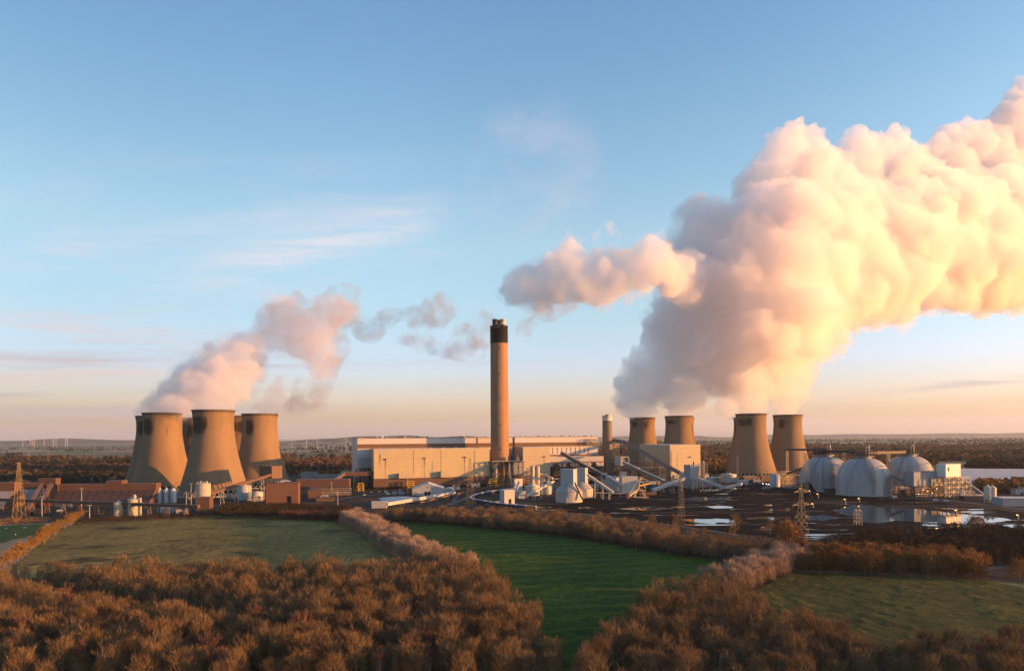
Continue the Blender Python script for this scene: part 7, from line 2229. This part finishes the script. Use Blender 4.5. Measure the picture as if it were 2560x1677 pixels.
arr = np.array([(c[1], c[2], 0.0) for c in rest]); hh = np.array([c[3] for c in rest]); wd = np.array([c[4] for c in rest])
for w_, lab in ((0, "dense bare brown wood filling the lower left foreground"), (1, "dense bare brown wood filling the lower right foreground")):
    k = wd == w_
    wood_mesh("woodland", arr[k], hh[k] / 10, rt.uniform(0, 6.28, k.sum()), LIGHT_ASH, [BARK, BROWNTWIG], lab)
# a few that stand out
q = gp(795, 1568); put_tree(GOLD[0], (q.x, q.y, 0), 0.62, 1.0, "small bright orange leaved bush inside the large front wood", "bush", None)
q = gp(2505, 1690); put_tree(GOLD[1], (q.x, q.y, 0), 0.8, 2.0, "yellowish bush at the very bottom right corner", "bush", None)
for px, py, s_, lab in ((375, 1455, 0.5, "low reddish bush at the top left rim of the large front wood"), (290, 1440, 0.55, "dark reddish bush near the left end of the wood's upper rim")):
    q = gp(px, py); put_tree(BIRCH[0], (q.x, q.y, 0), s_, 0.4, lab, "bush", None)

# --- pale willow hedge between the two left fields
def row(protos, line, step, width, seed, h0, h1, labf, cat, grp, taper=None):
    r = np.random.default_rng(seed)
    pts_ = along_px(line, step, width, seed)
    for i, (x, y) in enumerate(pts_):
        h = r.uniform(h0, h1)
        px, py = px_of(x, y)
        if px > 2620 or px < -60: continue
        hp = 10.0 if protos is not GOLD else 6.0
        lab = labf(px, py)
        put_tree(protos[r.integers(0, len(protos))], (x, y, 0), h / hp, r.uniform(0, 6.28), lab, cat, lab if grp is None else grp)
def third(px, a, b, t): return t[min(len(t) - 1, max(0, int((px - a) / (b - a) * len(t))))]
row(WILLOW, [(872, 1300), (930, 1335), (1010, 1380), (1090, 1420), (1165, 1446)], 1.9, 19, 7, 8.5, 12.5,
    lambda px, py: "pale willow in the hedge between the two left fields, " + third(px, 870, 1180, ("far end", "upper stretch", "middle stretch", "near end")), "willow tree", None)
row(WILLOW, [(1816, 1478), (1860, 1452), (1910, 1430), (1960, 1418), (1990, 1408)], 1.7, 22, 8, 9.0, 13.0,
    lambda px, py: "pale willow in the hedge left of the rough meadow, " + third(px, 1800, 2000, ("near end", "middle", "far end")), "willow tree", None)
row(HEDGER, [(965, 1300), (1150, 1312), (1349, 1332), (1540, 1356), (1700, 1384), (1775, 1398)], 3.4, 17, 9, 7.0, 12.5,
    lambda px, py: "bare tree in the hedgerow along the top of the green field, " + third(px, 960, 1790, ("left end", "left of middle", "middle", "right of middle", "right end")), "hedgerow tree", None)
row(HEDGER, [(1700, 1372), (1790, 1376), (1890, 1388)], 5.5, 14, 12, 7.0, 10.0,
    lambda px, py: "bare tree behind the right end of the green field's hedgerow", "hedgerow tree", None)
row(GOLD, [(-40, 1452), (40, 1398), (110, 1350), (165, 1314), (198, 1292)], 3.4, 9, 10, 5.5, 8.0,
    lambda px, py: "golden lit bush in the sloping hedge at far left, " + third(px, -40, 200, ("near end", "middle", "far end")), "bush", None)
row(RUSSET, [(2010, 1418), (2140, 1424), (2280, 1430), (2440, 1438)], 8.5, 22, 13, 10.0, 14.0,
    lambda px, py: "russet oak in the copse above the rough meadow, " + third(px, 2000, 2450, ("left end", "left of middle", "right of middle", "right end")), "oak tree", None)
row(RUSSET, [(2500, 1440), (2560, 1446), (2620, 1450)], 7, 16, 14, 8.0, 11.0, lambda px, py: "russet tree at the right edge beyond the rough meadow", "oak tree", None)
def one(proto, px, py, h, lab, cat, hp=10.0, sz=None):
    q = gp(px, py); put_tree(proto, (q.x, q.y, 0), h / hp, px * 0.37, lab, cat, None, sz / hp if sz else None)
one(RUSSET[0], 1974, 1396, 23, "tallest orange brown tree, standing alone left of the golden pylon", "oak tree")
one(RUSSET[1], 2005, 1402, 13, "lower orange tree leaning on the right of the tallest orange one", "oak tree")
one(HEDGER[0], 1322, 1300, 13, "round brown tree in front of the left unloading house and the squat tanks", "hedgerow tree")
one(HEDGER[1], 1392, 1304, 12, "bare spreading tree in front of the nearer coned silo", "hedgerow tree")
one(HEDGER[2], 1500, 1306, 10, "bushy bare tree at the shore of the coal yard, right of the coned silos", "hedgerow tree")
one(ASH[0], 1630, 1322, 12, "slim bare tree left of the slender rusty pylon", "tree")
one(ASH[2], 1690, 1325, 12, "slim bare tree right against the slender rusty pylon", "tree")
one(ASH[1], 1838, 1322, 12.5, "bare multi stemmed tree before the bright puddles of the coal yard", "tree")
one(ASH[3], 1925, 1336, 11, "bare tree just left of the golden pylon", "tree")
one(HEDGER[1], 1730, 1362, 11, "rounded pale tree at the right end of the green field", "hedgerow tree")
one(GOLD[0], 1760, 1345, 8, "orange bush above the right end of the green field", "bush", 6.0)
one(GOLD[1], 1835, 1345, 9, "wide orange brown bush left of the tallest orange tree", "bush", 6.0)
one(RUSSET[1], 2440, 1335, 14, "dark round tree in front of the pool's right end", "oak tree")
one(GOLD[0], 40, 1312, 7, "brown bush below the brown conveyor at far left", "bush", 6.0)
one(GOLD[1], 1000, 1296, 9, "dense olive brown bush at the foot of the long white conveyor", "bush", 6.0)
one(GOLD[0], 945, 1294, 8, "brown bush below the white box of the long conveyor", "bush", 6.0)
one(GOLD[0], 255, 1290, 6.5, "orange bush below the sandy silos", "bush", 6.0)
one(GOLD[1], 1038, 1243, 6, "small dark bush at the left corner of the white gabled shed", "bush", 6.0)

# --- masses of hedge and scrub
def mass(name, poly, step, h0, h1, templates, mats, lab, seed, hp=10.0):
    pts_ = scatter(poly, step, seed)
    r = np.random.default_rng(seed)
    P = np.concatenate([pts_, np.zeros((len(pts_), 1))], 1)
    return wood_mesh(name, P, r.uniform(h0, h1, len(P)) / hp, r.uniform(0, 6.28, len(P)), templates, mats, lab)
mass("hedge", gpoly([(545, 1296), (700, 1298), (850, 1306), (880, 1300), (880, 1278), (700, 1270), (560, 1272)]), 3.0, 4.5, 7.5, LIGHT_HEDGE, [BARK, DARKTWIG], "dark tall hedge along the top of the frosted field", 21, 6.0)
mass("hedge", gpoly([(700, 1300), (870, 1306), (880, 1300), (700, 1294)]), 2.4, 6.0, 8.0, LIGHT_HEDGE, [BARK, REDTWIG], "reddish hedge top above the frosted field", 22, 6.0)
mass("scrub", gpoly([(195, 1312), (380, 1304), (545, 1296), (545, 1286), (380, 1292), (200, 1300)]), 3.2, 2.0, 4.0, LIGHT_HEDGE, [BARK, DARKTWIG], "low dark scrub below the brown conveyor", 23, 6.0)
mass("scrub", gpoly([(-20, 1318), (120, 1308), (120, 1298), (-20, 1305)]), 3.2, 2.0, 4.0, LIGHT_HEDGE, [BARK, HEDGETWIG], "low brown scrub beyond the green pasture", 24, 6.0)
mass("hedge", gpoly([(965, 1308), (1150, 1318), (1349, 1340), (1540, 1366), (1710, 1396), (1790, 1408), (1790, 1400), (1540, 1356), (1349, 1331), (1150, 1310), (965, 1300)]), 2.6, 2.0, 3.8, LIGHT_HEDGE, [BARK, DARKTWIG], "dark undergrowth at the foot of the green field's hedgerow", 25, 6.0)
mass("scrub", gpoly([(1700, 1384), (1800, 1396), (1900, 1400), (2000, 1412), (2000, 1380), (1900, 1362), (1760, 1352), (1690, 1356)]), 4.5, 4.0, 7.5, LIGHT_HEDGE, [BARK, HEDGETWIG], "brown scrub between the green field and the coal yard", 26, 6.0)
mass("woodland", gpoly([(2000, 1428), (2200, 1436), (2450, 1446), (2470, 1420), (2300, 1396), (2100, 1392), (2000, 1404)]), 5.0, 7.0, 11.0, LIGHT_RUSSET, [BARK, RUSTLEAF], "russet copse above the rough meadow", 27)
mass("hedge", gpoly([(1985, 1436), (2200, 1443), (2470, 1456), (2470, 1448), (2200, 1436), (1985, 1428)]), 2.4, 1.5, 3.0, LIGHT_HEDGE, [BARK, REDTWIG], "low reddish bramble strip under the russet copse", 28, 6.0)
mass("woodland", gpoly([(2060, 1396), (2300, 1400), (2470, 1418), (2700, 1420), (2700, 1345), (2450, 1334), (2250, 1342), (2080, 1366)]), 7.0, 6.0, 11.0, LIGHT_RUSSET, [BARK, DARKTWIG], "shadowed dark trees between the copse and the pool", 29)  # the shadow over these trees is put into their dark twig colour
mass("woodland", gpoly([(1060, 1304), (1300, 1320), (1500, 1342), (1690, 1370), (1690, 1344), (1500, 1316), (1300, 1298), (1100, 1290)]), 5.6, 7.0, 11.5, LIGHT_BELT, [BARK, HEDGETWIG], "deep belt of bare pale brown trees behind the green field's hedgerow", 30)
mass("scrub", gpoly([(965, 1302), (1060, 1305), (1100, 1291), (1000, 1286)]), 4.5, 4.0, 7.0, LIGHT_HEDGE, [BARK, HEDGETWIG], "olive brown scrub at the left end of the green field", 40, 6.0)
mass("undergrowth", gpoly([(1845, 1498), (1900, 1460), (1960, 1436), (1985, 1434), (1940, 1446), (1880, 1480), (1862, 1506)]), 2.0, 1.2, 2.6, LIGHT_HEDGE, [BARK, DARKTWIG], "dark bramble edge of the meadow hedge", 31, 6.0)

# --- the wooded plain far behind: belts and clumps as masses
def clump_arrays(seed, n=46, H=10.0):
    r = np.random.default_rng(seed)
    V, F = [], []
    for k in range(n):
        a = r.uniform(0, 6.28); f = r.uniform(0.12, 1.0)
        rad = H * 0.48 * math.sin(math.pi * (0.12 + 0.80 * f)) * (0.55 + 0.45 * r.random())
        c = np.array([rad * math.cos(a), rad * math.sin(a), H * f])
        u = r.normal(size=3); u /= np.linalg.norm(u); v = np.cross(u, r.normal(size=3)); v /= np.linalg.norm(v)
        s = H * 0.17 * (0.7 + 0.6 * r.random())
        o = len(V); V += [c + u * s, c - u * s * 0.6 + v * s, c - u * s * 0.6 - v * s]; F.append((o, o + 1, o + 2))
    tv = np.array([(0.3, 0, 0), (-0.3, 0, 0), (0, 0, H * 0.6)]); tf = np.array([(0, 1, 2)])
    return tv, tf, np.array(V), np.array(F)
CLUMP = [clump_arrays(s) for s in (91, 92, 93)]
FARRUST = twig_mat("far_russet", [(0.3, (0.065, 0.045, 0.030)), (0.5, (0.11, 0.070, 0.045)), (0.7, (0.17, 0.095, 0.052))], 0.012)
FARDARK = twig_mat("far_dark", [(0.3, (0.028, 0.030, 0.020)), (0.5, (0.05, 0.044, 0.028)), (0.7, (0.09, 0.06, 0.035))], 0.012)
def plain_trees(lab, x0, x1, d0, d1, n, thr, mat_, seed, h0=9, h1=17, stretch=0.0011):
    r = np.random.default_rng(seed)
    out = []
    tries = 0
    while len(out) < n and tries < n * 12:
        tries += 1
        d = d0 * (d1 / d0) ** r.random()
        px = r.uniform(x0, x1)
        X = (px - CX) / FPX * d
        v = mnoise.noise(Vector((X * stretch, d * stretch * 3.2, seed * 1.7))) + 0.5 * mnoise.noise(Vector((X * 0.004, d * 0.011, seed * 3.1)))
        if v > thr: out.append((X, d, 0.0))
    P = np.array(out)
    s = r.uniform(h0, h1, len(P)) / 10
    return wood_mesh("woodland", P, s * 1.15, r.uniform(0, 6.28, len(P)), CLUMP, [BARK, mat_], lab, sz=s)
plain_trees("dark tree belts on the plain at far left", -60, 345, 1850, 2900, 620, 0.12, FARDARK, 3)
plain_trees("russet trees on the plain behind the left cooling towers", -60, 900, 1650, 2700, 560, 0.12, FARRUST, 4)
plain_trees("russet woods between the left towers and the pale hall", 660, 880, 1500, 2900, 700, -0.05, FARRUST, 5)
plain_trees("hedges and copses toward the left horizon", -60, 1000, 3400, 12000, 700, 0.34, FARDARK, 6, 8, 16)
FARORANGE = twig_mat("far_orange", [(0.3, (0.09, 0.056, 0.034)), (0.5, (0.17, 0.095, 0.048)), (0.7, (0.25, 0.13, 0.058))], 0.012)
plain_trees("broad russet woodland on the plain behind the storage domes", 1500, 2640, 1650, 5200, 4200, -0.02, FARORANGE, 7, 9, 17)
plain_trees("dark woodland patches behind the storage domes", 1500, 2640, 1600, 5000, 1500, 0.15, FARDARK, 8, 9, 18)
plain_trees("woods toward the right horizon", 1450, 2640, 5000, 13000, 1700, 0.12, FARDARK, 9, 9, 18)
mass("woodland", gpoly([(2420, 1176), (2760, 1178), (2760, 1160), (2430, 1162)]), 13.0, 14, 20, CLUMP, [BARK, FARDARK], "dark tree belt behind the glasshouse", 33)
mass("woodland", gpoly([(2440, 1226), (2620, 1240), (2620, 1214), (2450, 1212)]), 9.0, 7, 13, CLUMP, [BARK, RUSTLEAF], "brown trees between the glasshouse and the shiny silos", 34)
mass("woodland", gpoly([(1755, 1172), (1830, 1176), (1840, 1160), (1760, 1158)]), 10.0, 9, 14, CLUMP, [BARK, GOLDTWIG], "sunlit trees right of the cream block with the bridge conveyor", 35)
mass("woodland", gpoly([(1760, 1182), (1835, 1186), (1835, 1178), (1760, 1176)]), 7.0, 4, 7, CLUMP, [BARK, FARDARK], "low dark trees at the foot of the wooded gap", 36)
mass("scrub", gpoly([(0, 1200), (330, 1190), (330, 1180), (0, 1186)]), 14.0, 6, 11, CLUMP, [BARK, FARDARK], "dark bushes beyond the brown stores", 37)

mass("woodland", gpoly([(690, 1172), (880, 1176), (880, 1160), (690, 1156)]), 14.0, 8, 14, CLUMP, [BARK, FARRUST], "russet trees at the back of the works left of the pale hall", 51)
mass("scrub", gpoly([(690, 1190), (850, 1192), (850, 1176), (690, 1174)]), 11.0, 4, 8, CLUMP, [BARK, FARDARK], "dark scrub at the back of the works left of the pale hall", 52)
mass("scrub", gpoly([(-40, 1222), (320, 1208), (330, 1186), (-40, 1196)]), 13.0, 4, 9, CLUMP, [BARK, FARDARK], "dark scrub covering the ground behind the brown stores", 53)
mass("woodland", gpoly([(-40, 1190), (330, 1180), (330, 1166), (-40, 1174)]), 17.0, 7, 13, CLUMP, [BARK, FARRUST], "scattered russet trees behind the brown stores", 54)
